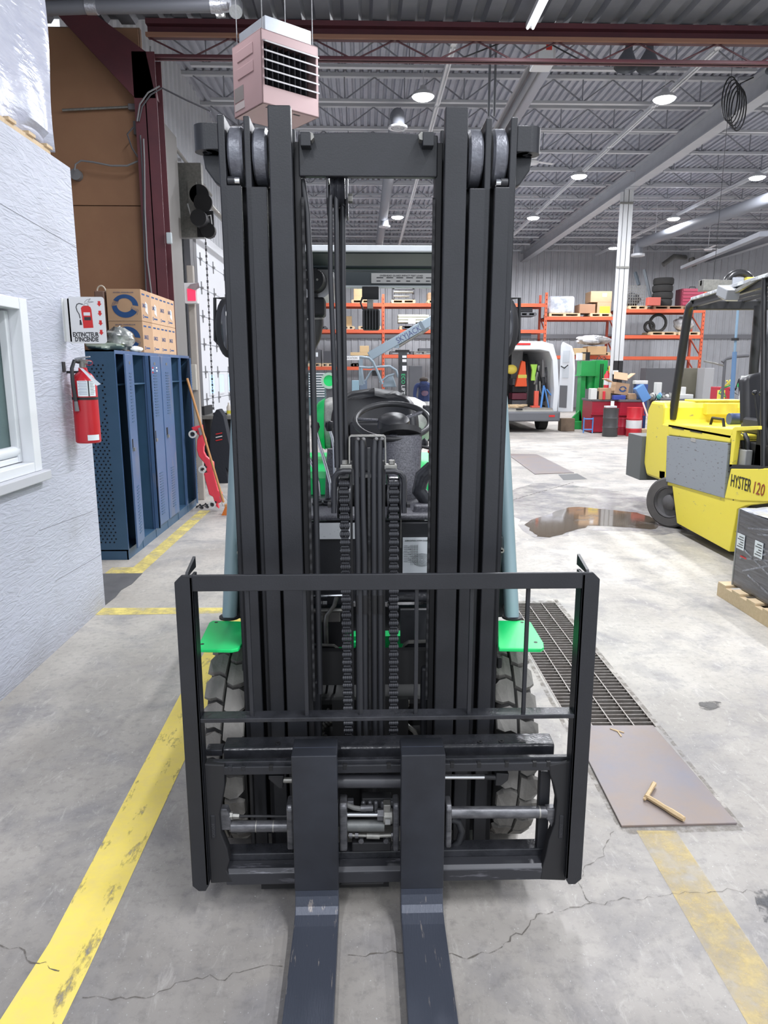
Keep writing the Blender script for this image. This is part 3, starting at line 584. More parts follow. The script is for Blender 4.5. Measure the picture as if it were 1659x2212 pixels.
# ================= BLACK FORKLIFT =================
XC=.012
fk=thing('forklift','large black-masted forklift with green fenders facing the camera, forks lowered','forklift',(XC,2.6,0))
def P(name,m,mt,**k):return obj(name,m,mt,k.pop('par',fk),**k)
TA=.030
def tilt(m):
    m.v=[(x,y-TA*(z-.05),z) for x,y,z in m.v];return m
YMF=2.13
def mb(m,x0,x1,y0,y1,z0,z1):return m.box(XC+x0,XC+x1,YMF+y0,YMF+y1,z0,z1)
ZT3=2.335;ZT=2.315;ZN=at(800,402,Y=2.07).z
for s in(-1,1):
    def bx(m,a,b,y0,y1,z0,z1):return mb(m,*sorted((s*a,s*b)),y0,y1,z0,z1)
    # outer stage: channel with notched head
    m=M();bx(m,.345,.402,0,.016,.05,ZN);bx(m,.383,.402,.0,.13,.05,ZT);bx(m,.345,.383,.11,.13,.05,ZT-.1);P('outer_mast_rail',tilt(m),blk,bev=.003)
    m=M();bx(m,.276,.333,.002,.018,.05,ZN-.003);bx(m,.316,.333,.002,.13,.05,ZT-.002);bx(m,.276,.316,.11,.13,.05,ZT-.1);P('middle_mast_rail',tilt(m),blk,bev=.003)
    m=M();bx(m,.205,.266,-.012,.02,.05,ZT3);bx(m,.228,.243,.02,.12,.05,ZT3-.02);bx(m,.205,.266,.11,.13,.05,ZT3-.02);P('inner_mast_rail',tilt(m),blk,bev=.003)
    m=M();bx(m,.186,.204,.035,.10,.3,ZT3-.075);P('inner_guide_plate',tilt(m),blkM,bev=.002)
    for (a,b,zz) in((.339,.379,ZT-.012),(.272,.313,ZT-.014)):
        r=.075;c=(zz-r);m=M().lathe([(.001,-.02),(r-.008,-.02),(r,-.014),(r,.014),(r-.008,.02),(.001,.02)],(XC+s*(a+b)/2,YMF+.068,c),(1,0,0),n=32);P('mast_roller',tilt(m),mat('roller_steel',(.20,.21,.235),.38,.3,col2=(.11,.11,.13),sc=30,bump=.2,bsc=90) if 'roller_steel' not in bpy.data.materials else bpy.data.materials['roller_steel'],smooth=35)
    m=M().cyl((XC+s*.349,YMF+.01,ZN+.012),(XC+s*.362,YMF+.01,ZN+.012),.010,n=12);P('roller_pin',tilt(m),chrome,smooth=True)
    m=M().cyl((XC+s*.362,YMF+.01,ZN+.012),(XC+s*.381,YMF+.01,ZN+.012),.012,n=12);P('roller_pin_end',tilt(m),blk,smooth=True)
    # lug outside the head
    m=M().cyl((XC+s*.438,YMF+.035,ZT-.085),(XC+s*.438,YMF+.035,ZT-.02),.033,n=24,bore=.013);P('lifting_lug',tilt(m),blk,smooth=40)
    m=M().prism([(XC+s*.402,YMF+.002),(XC+s*.438,YMF+.002),(XC+s*.438,YMF+.068),(XC+s*.402,YMF+.068)],'z',ZT-.085,ZT-.02);P('lug_plate',tilt(m),blk,bev=.002)
    m=M().prism([(XC+s*.402,ZT-.085),(XC+s*.455,ZT-.085),(XC+s*.45,ZT-.12),(XC+s*.425,ZT-.155),(XC+s*.402,ZT-.17)],'y',YMF+.05,YMF+.09);P('lug_rib',tilt(m),blk,bev=.004)
    # upright wave edge of the leaf chain along the inner guide
    m=M();pts=[(YMF+.022+.0016*math.cos(2*PI*i/6),.6+i*.0055) for i in range(276)]
    poly=pts+[(YMF+.035,2.12),(YMF+.035,.6)];xx=sorted((XC+s*.178,XC+s*.185));m.prism(poly,'x',*xx);P('side_chain',tilt(m),chmS)
    if s<0:m=M().tube([(XC+s*.184,YMF+.06,2.17),(XC+s*.172,YMF+.05,2.08),(XC+s*.166,YMF+.045,1.9),(XC+s*.164,YMF+.04,1.5),(XC+s*.163,YMF+.04,.62)],.009,10);P('side_hose',tilt(m),rub,smooth=True)
# crossbars
def arch(z0,z1,y0,y1,w=.19):
    up=[(XC+w*(1-2*i/12),z1+.006*(1-(1-2*i/12)**2)) for i in range(13)]
    return M().prism([(XC-w,z0),(XC+w,z0)]+up,'y',y0,y1)
z1=at(790,290,Y=2.09).z;z0=at(790,380,Y=2.09).z
P('top_crossbar',tilt(arch(z0,z1,YMF+.03,YMF+.055)),blk,bev=.003)
for s in(-1,1):
    a=rc(650,290,672,320,2.08) if s<0 else rc(912,290,936,320,2.08)
    m=M().box(a[0],a[1],YMF-.005,YMF+.03,a[2],a[3]);o=P('crossbar_block',tilt(m),blk,bev=.002)
    q=at(672 if s<0 else 910,303,Y=2.10);m=M().cyl((q.x,YMF-.0,q.z),(q.x,YMF+.03,q.z),.011,n=6);P('crossbar_bolt',tilt(m),greysteel)
a=rc(660,1290,940,1300,2.2)
P('lower_crossbar',tilt(M().box(XC-.2,XC+.2,YMF+.10,YMF+.13,.62,.74)),blkD)
P('bottom_crossbar',tilt(M().box(XC-.34,XC+.34,YMF+.10,YMF+.13,.08,.26)),blkD)
P('mast_back_plate',tilt(M().box(XC-.13,XC+.13,YMF+.13,YMF+.15,.1,.55)),blkD)
# --- hose pulley up top and hoses ---
def hose(name,pp,r,Y,mt=rub,tl=True,n=10):
    m=M().tube([at(x,y,Y=(Y if not isinstance(Y,list) else Y[i])) for i,(x,y) in enumerate(pp)],r,n);return P(name,m,mt,smooth=True)
q=at(727,412,Y=2.15)
for dx in(-.024,.030):P('pulley_guard',M().prism([(q.y-.04,q.z+.06),(q.y+.05,q.z+.06),(q.y+.05,q.z-.07),(q.y-.02,q.z-.07),(q.y-.05,q.z-.03)],'x',q.x+dx-.003,q.x+dx+.003),blk,bev=.002)
P('hose_pulley',M().lathe([(.01,-.02),(.05,-.02),(.042,-.01),(.05,0),(.042,.01),(.05,.02),(.01,.02)],(q.x+.003,q.y+.01,q.z),(1,0,0),n=28),blkG,smooth=35)
P('pulley_bolt',M().cyl((q.x+.03,q.y,q.z-.02),(q.x+.045,q.y,q.z-.02),.013,n=6),greysteel)
hose('lift_hose',[(729,402),(720,396),(715,402),(713,430),(714,600),(722,800),(728,1010)],.0072,[2.2,2.17,2.13,2.12,2.12,2.12,2.12])
hose('lift_hose',[(740,402),(731,396),(727,402),(726,430),(728,600),(733,800),(737,1010)],.0072,[2.2,2.17,2.135,2.125,2.125,2.125,2.125])
hose('lift_hose',[(741,430),(741,600),(744,800),(748,1000)],.0078,2.15)
hose('cylinder_tube',[(737,425),(738,600),(741,800),(744,1010)],.010,2.19,mt=blkM)
# --- four centre hoses ---
HP=[(770,773.5),(782.5,787.5),(807.5,808),(820,821)]
for i,(xa,xb) in enumerate(HP):
    lean=(-4,-3,3,4)[i]
    m=M().tube([at(xa+lean*0+ (3 if i<2 else 8),962,Y=2.20),at(xa+(2 if i<2 else 5),950,Y=2.165),at(xa+(0 if i<2 else 2),954,Y=2.13),at(xa,985,Y=2.12),at((xa*.6+xb*.4),1100,Y=2.115),at(xb,1200,Y=2.11),at(xb+1,1400,Y=2.11),at(xb+2,1600,Y=2.11)],.0083,12)
    P('carriage_hose',m,rub,smooth=True)
    P('hose_sleeve',M().cyl(at(xb+.7,1285,Y=2.11),at(xb+.9,1325,Y=2.11),.0098,n=12),blkD,smooth=True)
P('hose_divider',M().box(at(797,1000,Y=2.14).x-.004,at(797,1000,Y=2.14).x+.004,2.13,2.145,.5,1.42),blkG)
P('lift_cylinder',M().cyl((XC-.006,2.235,.12),(XC-.006,2.235,1.32),.034,n=24),blkM,smooth=True)
P('hose_side_plate',M().box(at(763,1500,Y=2.14).x-.004,at(763,1500,Y=2.14).x+.003,2.12,2.16,.35,1.38),blkM)
P('hose_side_plate',M().box(at(829,1500,Y=2.14).x-.003,at(829,1500,Y=2.14).x+.004,2.12,2.16,.35,1.38),blkM)
# thin bracket over hoses
b=[at(755,1000,Y=2.13),at(755,944,Y=2.13),at(758,941,Y=2.13),at(829,941,Y=2.13),at(832,944,Y=2.13),at(833,1000,Y=2.13)]
m=M()
for p,q in zip(b,b[1:]):m.bar(p,q,.004,.03,up=(0,1,0))
P('hose_bracket',m,greysteel)
for (x0,x1) in((735,760),(830,857)):
    a=rc(x0,1003,x1,1013,2.125);P('bracket_foot',M().box(a[0],a[1],2.11,2.15,a[2],a[3]),greysteel,bev=.002)
    q=at((x0+x1)/2+ (-3 if x0<800 else 3),998,Y=2.125);P('foot_bolt',M().cyl((q.x,q.y,q.z-.006),(q.x,q.y,q.z+.006),.010,n=6),greysteel)
# sheaves, hook arms, chains
def linkmesh():
    m=M()
    for i,dx in enumerate((-.0115,-.0058,0,.0058,.0115)):
        w=.0047;r=.0098
        pts=[(r*math.cos(a),r*.98*math.sin(a)) for a in [2*PI*k/14 for k in range(14)]]
        m.prism(pts,'x',dx-w/2,dx+w/2)
    m.cyl((-.0155,0,0),(.0155,0,0),.0048,n=8);return m
chm=mat('chain_black',(.035,.036,.042),.36,.4)
lk=None
for side,(xt,xb,s) in enumerate(((743,753,-1),(851,850,1))):
    ch=P('lift_chain',M().box(*sorted((at(xt,1200,Y=2.125).x-.002,at(xt,1200,Y=2.125).x+.002)),2.124,2.126,.5,1.2),chm)
    pa=at(xt,1045,Y=2.105);pb=at(xb,1602,Y=2.10);L=(pb-pa).length;n=int(L/.0128)
    for i in range(n):
        p=pa.lerp(pb,i/n)
        if lk is None:
            lk=obj('chain_link',M(),chm,ch);me=lk.data;mm=linkmesh();me.from_pydata([tuple(v) for v in mm.v],[],mm.f);me.update();o=lk
        else:o=lk.copy();C.objects.link(o);o.parent=ch
        o.location=WP[ch.name].inverted()@p
        o.scale=(1,1,1) if i%2==0 else (.74,.62,.62)
    q=at(xt,1075,Y=2.135);P('chain_sheave',M().lathe([(.02,-.021),(.072,-.021),(.072,-.016),(.058,-.014),(.058,.014),(.072,.016),(.072,.021),(.02,.021)],(q.x-s*0,q.y+.04,q.z),(1,0,0),n=32),blkG,smooth=35)
    P('sheave_hub',M().cyl((q.x-s*.02,q.y+.04,q.z),(q.x-s*.05,q.y+.04,q.z),.035,n=20),blkM,smooth=True)
    a=[(xt+ (16 if s<0 else -18),1018),(xt-4*(-s) if 0 else xt+s*2,1018),(xt+s*14,1022),(xt+s*21,1032),(xt+s*22,1045),(xt+s*22,1108)]
    P('hook_arm',M().tube([at(x,y,Y=2.10) for x,y in a],.0085,8),blk,smooth=True)
    q2=at(xt+s*22,1090,Y=2.10);P('arm_bolt',M().cyl((q2.x+s*.008,2.10,q2.z),(q2.x+s*.018,2.10,q2.z),.010,n=6),blkM)
# --- carriage / load backrest ---
YB=1.90
def cb_(name,x0,y0,x1,y1,Y,dep,mt=blk,bev=.003,par=None,**k):
    a=rc(x0,y0,x1,y1,Y);return P(name,M().box(a[0],a[1],Y,Y+dep,a[2],a[3]),mt,bev=bev,**({'par':par} if par else {}),**k)
zt=at(836,1240,Y=YB).z;ztb=at(836,1275,Y=YB).z;xl=at(400,1560,Y=YB).x;xr=at(1288,1560,Y=YB).x;xl=-.530;xr=.668
zb=at(840,1918,Y=YB).z
xl=at(375,1242,Y=YB).x;xr=at(1297,1242,Y=YB).x
BW=.050
for s,x in((-1,xl),(1,xr)):
    xi=x-s*BW;ch=.018
    poly=[(x,zt-.02),(x-s*.02,zt),(xi,zt),(xi,zb+.02),(xi+s*ch*.6,zb),(x-s*ch,zb),(x,zb+ch)]
    P('backrest_post',M().prism(poly,'y',YB,YB+.010),blk,bev=.002)
    P('backrest_post_flange',M().box(xi,xi+s*.009,YB,YB+.058,zb+.02,zt-.005),blk,bev=.002)
    # top fins
    x0=xi-s*.012
    P('corner_fin',M().prism([(YB+.004,zt-.004),(YB+.010,zt+.006),(YB+.10,zt+.028),(YB+.10,zt-.004)],'x',*sorted((xi+s*.012,xi+s*.020))),blk)
P('backrest_top_bar',M().box(xl+BW-.001,xr-BW+.001,YB+.0005,YB+.0105,ztb,zt),blk,bev=.002)
P('top_bar_flange',M().box(xl+BW,xr-BW,YB+.01,YB+.05,ztb,ztb+.008),blk)
zm1=at(836,1549,Y=YB).z;zm0=at(836,1558,Y=YB).z
P('backrest_middle_bar',M().box(xl+BW,xr-BW,YB+.002,YB+.050,zm0,zm1),blkG,bev=.002)
for px in(539,660,779,899,1016,1136):
    x=at(px,1400,Y=YB+.02).x;P('backrest_rod',M().box(x-.0055,x+.0055,YB+.014,YB+.026,zm1-.004,ztb+.004),blk,bev=.0015)
# side castings with scalloped inner edge
YC=1.925
for s in(-1,1):
    if s<0:pp=[(440,1650),(485,1652),(485,1700),(478,1740),(474,1760),(478,1800),(492,1835),(496,1860),(490,1880),(504,1905),(455,1908)]
    else:pp=[(1238,1642),(1185,1652),(1188,1675),(1197,1700),(1203,1730),(1198,1780),(1185,1815),(1178,1850),(1172,1870),(1166,1900),(1222,1902)]
    pts=[at(x,y,Y=YC) for x,y in pp];P('carriage_side_casting',M().prism([(p.x,p.z) for p in pts],'y',YC-.0015,YC+.0335),blkM,bev=.004)
    cxp=461 if s<0 else 1212
    a=rc(cxp-5,1760,cxp+5,1810,YC)
    pl=P('cast_nameplate',M().box(a[0],a[1],YC-.004,YC+.002,a[2],a[3]),blk,bev=.002)
    text('CASCADE',.012,((a[0]+a[1])/2+.004,YC-.0045,a[2]+.006),(0,0,1),(-1,0,0),mat('cast_letter',(.05,.05,.055),.5) if s<0 else bpy.data.materials['cast_letter'],pl,sx=.85)
cb_('upper_fork_rail',442,1652,1236,1670,YC,.035,bev=.003)
zz=at(836,1652,Y=YC).z
P('rail_lip',M().box(at(445,1650,Y=YC).x,at(1234,1650,Y=YC).x,YC+.012,YC+.03,zz-.003,zz+.010),blkG,bev=.002)
for px in(497,525,585,745,840,977,1035,1095,1155,1185):
    x=at(px,1652,Y=YC).x;P('rail_notch',M().box(x-.006,x+.006,YC-.001,YC+.013,zz-.014,zz+.002),blkG if px<560 else blkD,bev=.001)
# side-shift beam above
a=rc(482,1612,1197,1644,1.985)
P('side_shift_beam',M().prism([(1.985,a[2]),(1.985,a[3]-.006),(1.991,a[3]),(2.05,a[3]+.002),(2.055,a[2])],'x',a[0],a[1]),blkG,bev=.003)
for px,py in((1037,1602),(1083,1601),(600,1605)):
    q=at(px,py,Z=a[3]+.003);P('beam_port',M().cyl((q.x,q.y,q.z-.002),(q.x,q.y,q.z+.0012),.008,n=14,bore=.004),blkM)
cb_('frame_hook_end',444,1620,480,1634,1.985,.04,mt=blkG)
# lower carriage bars
cb_('inner_frame_bar',488,1839,1178,1855,1.97,.05,mt=blkG)
cb_('inner_frame_upright',1163,1668,1186,1852,1.975,.03,mt=blk)
cb_('inner_frame_upright',541,1665,548,1840,2.02,.03,mt=blkD)
a=rc(488,1882,1218,1906,YC);P('lower_fork_rail',M().prism([(YC,a[2]),(YC,a[3]),(YC+.012,a[3]+.010),(YC+.045,a[3]+.014),(YC+.045,a[2]-.004)],'x',a[0],a[1]),mat('worn_rail',(.035,.036,.042),.38,.2,col2=(.11,.11,.125),sc=8,thr=.60,stretch=(.5,3,6)),bev=.003)
cb_('lower_pad',735,1907,830,1912,1.93,.03,mt=blkD)
# underside
P('carriage_underplate',M().box(at(565,1915,Y=1.99).x,at(840,1915,Y=1.99).x,1.985,2.05,.035,.075),blkD)
# side shift cylinder
q0=at(730,1687,Y=1.96);q1=at(866,1687,Y=1.96);P('side_shift_cylinder',M().cyl(q0,q1,.0205,n=24),mat('dark_cylinder',(.045,.046,.052),.35,col2=(.06,.06,.068),sc=20),smooth=True)
P('chrome_rod',M().cyl(at(961,1678,Y=1.96),at(1046,1678,Y=1.96),.0078,n=14),chrome,smooth=True);P('rod_end',M().cyl(at(1046,1678,Y=1.96),at(1072,1679,Y=1.96),.0085,n=14),blkM,smooth=True)
P('grey_rod',M().cyl(at(612,1685,Y=1.96),at(632,1685,Y=1.96),.009,n=14),greysteel,smooth=True)
for pp in([(580,1676),(613,1676),(611,1704),(603,1704),(580,1684)],[(1072,1670),(1100,1672),(1098,1686),(1083,1698),(1070,1698)]):
    pts=[at(x,y,Y=1.95) for x,y in pp];P('rod_bracket',M().prism([(p.x,p.z) for p in pts],'y',1.95,1.975),blkM,bev=.003)
# fork positioner cylinders
YP=1.95
def zc(px,py):return at(px,py,Y=YP)
P('positioner_cylinder',M().cyl(zc(500,1785),zc(627,1784),.0175,n=24),wornsteel,smooth=True)
P('positioner_cylinder',M().cyl(zc(962,1755),zc(1180,1754),.0180,n=24),wornsteel,smooth=True)
for x in(553,590):P('cylinder_band',M().cyl(zc(x,1784.6),zc(x+2,1784.6),.0181,n=24),greysteel,smooth=True)
P('cylinder_band',M().cyl(zc(1163,1754),zc(1166,1754),.0186,n=24),greysteel,smooth=True)
P('clevis',M().prism([(zc(476,1755).x,zc(0,1750).z),(zc(492,1750).x,zc(0,1750).z),(zc(500,1775).x,zc(0,1770).z),(zc(503,1797).x,zc(0,1797).z),(zc(478,1797).x,zc(0,1797).z)],'y',YP-.012,YP+.015),wornsteel,bev=.004)
P('clevis',M().prism([(p.x,p.z) for p in (zc(1178,1742),zc(1200,1742),zc(1200,1785),zc(1190,1785),zc(1184,1770),zc(1178,1765))],'y',YP-.012,YP+.015),wornsteel,bev=.004)
P('hydraulic_fitting',M().cyl(zc(489,1762),zc(503,1762),.012,n=6).cyl(zc(503,1762),zc(517,1763),.008,n=6),greysteel)
P('steel_pipe',M().cyl(zc(515,1763),zc(620,1763),.0042,n=10),blkM,smooth=True)
for (x0,x1,y0,y1) in((620,634,1738,1832),(733,750,1735,1835),(849,862,1735,1835),(962,975,1738,1828)):
    a=rc(x0,y0,x1,y1,YP-.02);P('end_flange',M().prism([(YP-.03,a[2]),(YP-.03,a[3]-.012),(YP-.02,a[3]),(YP+.03,a[3]),(YP+.03,a[2])],'x',a[0],a[1]),wornsteel,bev=.005)
P('chrome_rod',M().cyl(zc(750,1759),zc(815,1759),.0078,n=14),chrome,smooth=True)
P('rod_nut',M().cyl(zc(815,1759),zc(830,1759),.018,n=6),wornsteel)
P('valve_body',M().cyl(zc(828,1762),zc(848,1762),.024,n=10).box(zc(828,0).x,zc(848,0).x,YP-.01,YP+.02,zc(0,1793).z,zc(0,1748).z),greysteel,bev=.003)
P('valve_barrel',M().cyl(zc(750,1783),zc(830,1783),.0175,n=24),mat('dirty_barrel',(.17,.17,.165),.4,.3,col2=(.09,.10,.10),sc=25),smooth=True)
P('valve_label',M().box(zc(832,0).x,zc(846,0).x,YP-.0265,YP-.024,zc(0,1783).z,zc(0,1772).z),paperG)
P('pressure_pipe',M().cyl(zc(752,1804),zc(792,1805),.005,n=10).cyl(zc(792,1805),zc(820,1806),.0095,n=10).cyl(zc(820,1805),zc(850,1804),.006,n=10),greysteel,smooth=True)
for x in(754,767,845):P('pipe_nut',M().cyl(zc(x,1804),zc(x+7,1804),.009,n=6),wornsteel)
P('supply_hose',M().tube([at(730,1731,Y=1.97),at(745,1737,Y=1.96),at(765,1745,Y=1.95),at(780,1747,Y=1.95)],.0075,10),mat('grey_hose',(.13,.13,.125),.6),smooth=True)
P('hose_ferrule',M().cyl(zc(779,1746),zc(806,1745),.0095,n=12),wornsteel,smooth=True)
for x in(785,799,812,827):
    q=at(x,1738,Y=1.97);P('port_cap',M().cyl((q.x,q.y,q.z-.02),(q.x,q.y,q.z+.006),.0075,n=10).ball((q.x,q.y,q.z+.006),.0075,10,6),wornsteel,smooth=True)
for x in(757,850):
    a=rc(x-7,1727,x+7,1738,1.97);P('manifold_clip',M().box(a[0],a[1],1.96,1.98,a[2],a[3]),wornsteel,bev=.002)
P('manifold_block',M().box(at(770,0,Y=1.98).x,at(850,0,Y=1.98).x,1.975,2.01,at(0,1765,Y=1.98).z,at(0,1735,Y=1.98).z),blkM,bev=.003)
a=rc(760,1818,845,1838,1.965);P('lower_clamp',M().box(a[0],a[1],1.96,1.99,a[2],a[3]),blkM,bev=.004)
for x in(780,834):q=at(x,1818,Y=1.955);P('clamp_bolt',M().cyl((q.x,q.y,q.z),(q.x,q.y+.02,q.z),.009,n=6),wornsteel)
P('curved_hose',M().tube([at(975,1770,Y=2.0),at(990,1775,Y=2.0),at(997,1795,Y=2.0),at(992,1818,Y=2.0),at(975,1832,Y=2.0)],.011,10),rub,smooth=True)
# --- forks ---
for (x0,x1,wear) in((at(631,1700,Y=1.86).x,at(728,1700,Y=1.86).x,0),(at(867,1700,Y=1.86).x,at(961,1700,Y=1.86).x,1)):
    ztop=at(680,1633,Y=1.86).z if not wear else at(914,1631,Y=1.86).z
    side=[(1.86,ztop),(1.905,ztop+.001),(1.955,ztop+.001),(1.955,ztop-.03),(1.922,ztop-.035),(1.905,.10),(1.902,.045),(1.89,.022),(1.865,.014),(.78,.014),(.78,.022),(1.1,.042),(1.70,.055),(1.80,.058),(1.835,.066),(1.85,.082),(1.858,.11)]
    fkp=P('fork_blade',M().prism(side,'x',x0,x1),forkm,bev=.003)
    # painted shank front plate (the unworn upper part of the same forging)
    P('fork_shank',M().prism([(1.8585,ztop+.0005),(1.956,ztop+.0015),(1.956,ztop-.028),(1.88,ztop-.03),(1.88,.13),(1.8565,.13)],'x',x0-.0006,x1+.0006),forks,bev=.0025)
# --- front axle, tyres ---
AY,AZ,TR=2.41,.362,.350
def lug(r):
    m=M();pts=[(0.002,-.030),(.035,-.043),(.075,-.036),(.103,-.020),(.103,.030),(.070,.040),(.038,.036),(.006,.046)]
    vs=[];R0,R1=r-.004,r+.017
    for k,(rr,g) in enumerate(((R0,1),(R1,.93))):
        for (u,s_) in pts:
            uu=(.05+(u-.05)*g)*.66;ss=s_*g;a=ss/r;edge=.010 if (u>.09 and k) else 0
            vs.append((uu,-(rr-edge)*math.cos(a),(rr-edge)*math.sin(a)))
    n=len(pts);m.add(vs,[tuple(range(n-1,-1,-1)),tuple(range(n,2*n))]+[(i,(i+1)%n,n+(i+1)%n,n+i) for i in range(n)]);return m
lugs={}
def tyre_(xc,r,y,z,nl=25,front=True,phase=0,w=.105,name='front_tyre'):
    T=P(name,M().lathe([(.20,-w+.01),(r-.05,-w),(r-.012,-w+.012),(r,-w+.03),(r,w-.03),(r-.012,w-.012),(r-.05,w),(.20,w-.01),(.20,-w+.01)],(xc,y,z),(1,0,0),n=64),tyreD,smooth=40)
    P('wheel_rim',M().lathe([(.20,-w+.012),(.19,-w+.02),(.17,-.02),(.06,-.01),(.05,-.04),(0,-.045)],(xc,y,z),(1,0,0) if xc<0 else (-1,0,0),n=28),mat('rim_grey',(.3,.3,.3),.5) if 'rim_grey' not in bpy.data.materials else bpy.data.materials['rim_grey'],smooth=40)
    if r not in lugs:
        mm=lug(r);me=bpy.data.meshes.new('tread_block');me.from_pydata([tuple(v) for v in mm.v],[],mm.f);me.materials.append(tyre);me.update();lugs[r]=me
        import bmesh;b=bmesh.new();b.from_mesh(me);bmesh.ops.recalc_face_normals(b,faces=b.faces);b.to_mesh(me);b.free()
    for k in range(nl):
        for sd in(0,1):
            o=bpy.data.objects.new('tread_block',lugs[r]);C.objects.link(o);o.parent=T
            ang=2*PI*(k+.5*sd+phase)/nl
            o.location=WP[T.name].inverted()@Vector((xc,y,z));o.rotation_euler=(ang,0,0 if sd==0 else 0)
            if sd:o.rotation_euler=(PI-ang,0,PI)
    return T
tyre_(XC-.472,TR,AY,AZ,phase=.1,w=.066);tyre_(XC+.474,TR,AY,AZ,phase=.35,w=.066)
P('front_axle',M().cyl((XC-.45,AY,AZ),(XC+.45,AY,AZ),.07),blkD,smooth=True)
P('axle_housing',M().box(XC-.36,XC+.36,AY-.06,AY+.12,AZ-.13,AZ+.14),blkD,bev=.02)
for s in(-1,1):tyre_(XC+s*.46,.26,4.1,.277,nl=17,name='rear_tyre',w=.09)
# --- fenders (green) and pillars ---
gz=.80
for s in(-1,1):
    if s<0:pp=[(430,1402),(427,1395),(452,1344),(460,1340),(530,1342),(527,1385),(515,1400),(500,1403)]
    else:pp=[(1076,1340),(1140,1340),(1147,1344),(1174,1388),(1175,1398),(1168,1402),(1078,1400),(1076,1395)]
    pts=[tuple(at(x,y,Z=gz)[:2]) for x,y in pp];f=P('green_fender',M().prism(pts,'z',gz-.012,gz),green,bev=.003)
    for (x,y) in (((437,1391),(467,1344)) if s<0 else ((1157,1387),(1128,1344))):
        q=at(x,y,Z=gz+.0006);obj('bolt_hole',M().cyl((q.x,q.y,gz-.001),(q.x,q.y,gz+.0006),.006,n=12),blkD,f)
    b0=at(496 if s<0 else 1106,1334,Z=gz);b1=at(516 if s<0 else 1082,860,Y=2.62);d=(b1-b0)
    top=b0+d*((2.12-b0.z)/d.z);top.x=XC+s*.46;mid=b1
    m=M().tube([b0,b0.lerp(b1,.5),b1,Vector((XC+s*.44,2.78,1.9)),Vector((XC+s*.42,2.88,2.12))],[.026,.026,.025,.025,.025],8);P('guard_pillar',m,bluegrey,smooth=50,bev=0)
    P('pillar_foot',M().cyl((b0.x,b0.y,gz),(b0.x,b0.y,gz+.006),.036,n=18),blkM)
    # black dash side brackets with bolts
    bb=[(514,1160),(540,1150),(548,1335),(500,1338),(506,1290),(512,1280)] if s<0 else [(1065,1150),(1088,1160),(1094,1280),(1110,1292),(1112,1332),(1070,1335)]
    pts=[at(x,y,Y=2.42) for x,y in bb];P('dash_side_bracket',M().prism([(p.x,p.z) for p in pts],'y',2.42,2.50),guardm,bev=.006)
    for (x,y) in(((518,1192),(506,1317)) if s<0 else ((1083,1188),(1092,1311))):
        q=at(x,y,Y=2.415);P('bracket_bolt',M().cyl((q.x,2.405,q.z),(q.x,2.43,q.z),.009,n=12,bore=.004),greysteel)
    for k in(3.75,4.25):pass
    P('rear_guard_pillar',M().tube([(XC+s*.45,4.15,1.05),(XC+s*.46,4.2,2.10)],.025,8),bluegrey,smooth=50)
    P('tilt_cylinder',M().tube([(XC+s*.30,2.24,.62),(XC+s*.30,2.7,.72)],.035,14),blkM,smooth=True)
    # low black guards beside rails
    q=(527,1420,541,1500) if s<0 else (1070,1415,1080,1500);a=rc(*q,2.25);P('wheel_guard_plate',M().box(a[0],a[1],2.22,2.26,a[2],a[3]),blkM,bev=.004)
# overhead guard roof
ro=P('roof_front_lip',M().box(XC-.44,XC+.44,2.86,2.885,at(800,543,Y=2.86).z,at(800,529,Y=2.86).z),mat('lit_roof_lip',(.62,.65,.68),.35,col2=(.75,.78,.8),sc=12),bev=.004)  # pale colour carries the light falling on the front lip
zr=at(800,544,Y=2.87).z
P('roof_front_panel',M().box(XC-.44,XC+.44,2.885,3.22,zr-.004,zr+.01),guardm,bev=.004)
P('roof_tube',M().cyl((XC-.44,3.26,zr+.004),(XC+.44,3.26,zr+.004),.018),guardm,smooth=True)
for i in range(4):P('roof_bar',M().box(XC-.42,XC+.42,3.45+i*.17,3.474+i*.17,zr+.035+i*.012,zr+.075+i*.012),guardm)
a=rc(660,583,940,618,4.2);P('roof_rear_beam',M().box(XC-.46,XC+.46,4.2,4.26,a[2],a[3]),guardm,bev=.006)
for s in(-1,1):P('roof_side_beam',M().box(XC+s*.45-.025,XC+s*.45+.025,2.87,4.26,zr-.01,zr+.05),guardm,bev=.006)
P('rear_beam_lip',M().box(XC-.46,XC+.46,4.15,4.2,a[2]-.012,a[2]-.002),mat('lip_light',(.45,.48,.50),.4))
a=rc(802,590,932,612,4.19);lb=P('load_test_label',M().box(a[0],a[1],4.193,4.199,a[2],a[3]),paperG)
text('OVERHEAD GUARD IMPACT TEST LOAD',.0135,((a[0]+a[1])/2,4.192,a[3]-.018),(1,0,0),(0,0,1),ink,lb,align='CENTER')
for r_ in range(2):
    for c_ in range(6):
        x=a[0]+.03+c_*.056;z=a[2]+.028-.018*r_;obj('table_entry',M().box(x,x+(.038 if r_==0 else .022),4.1915,4.193,z,z+.005),ink,lb)
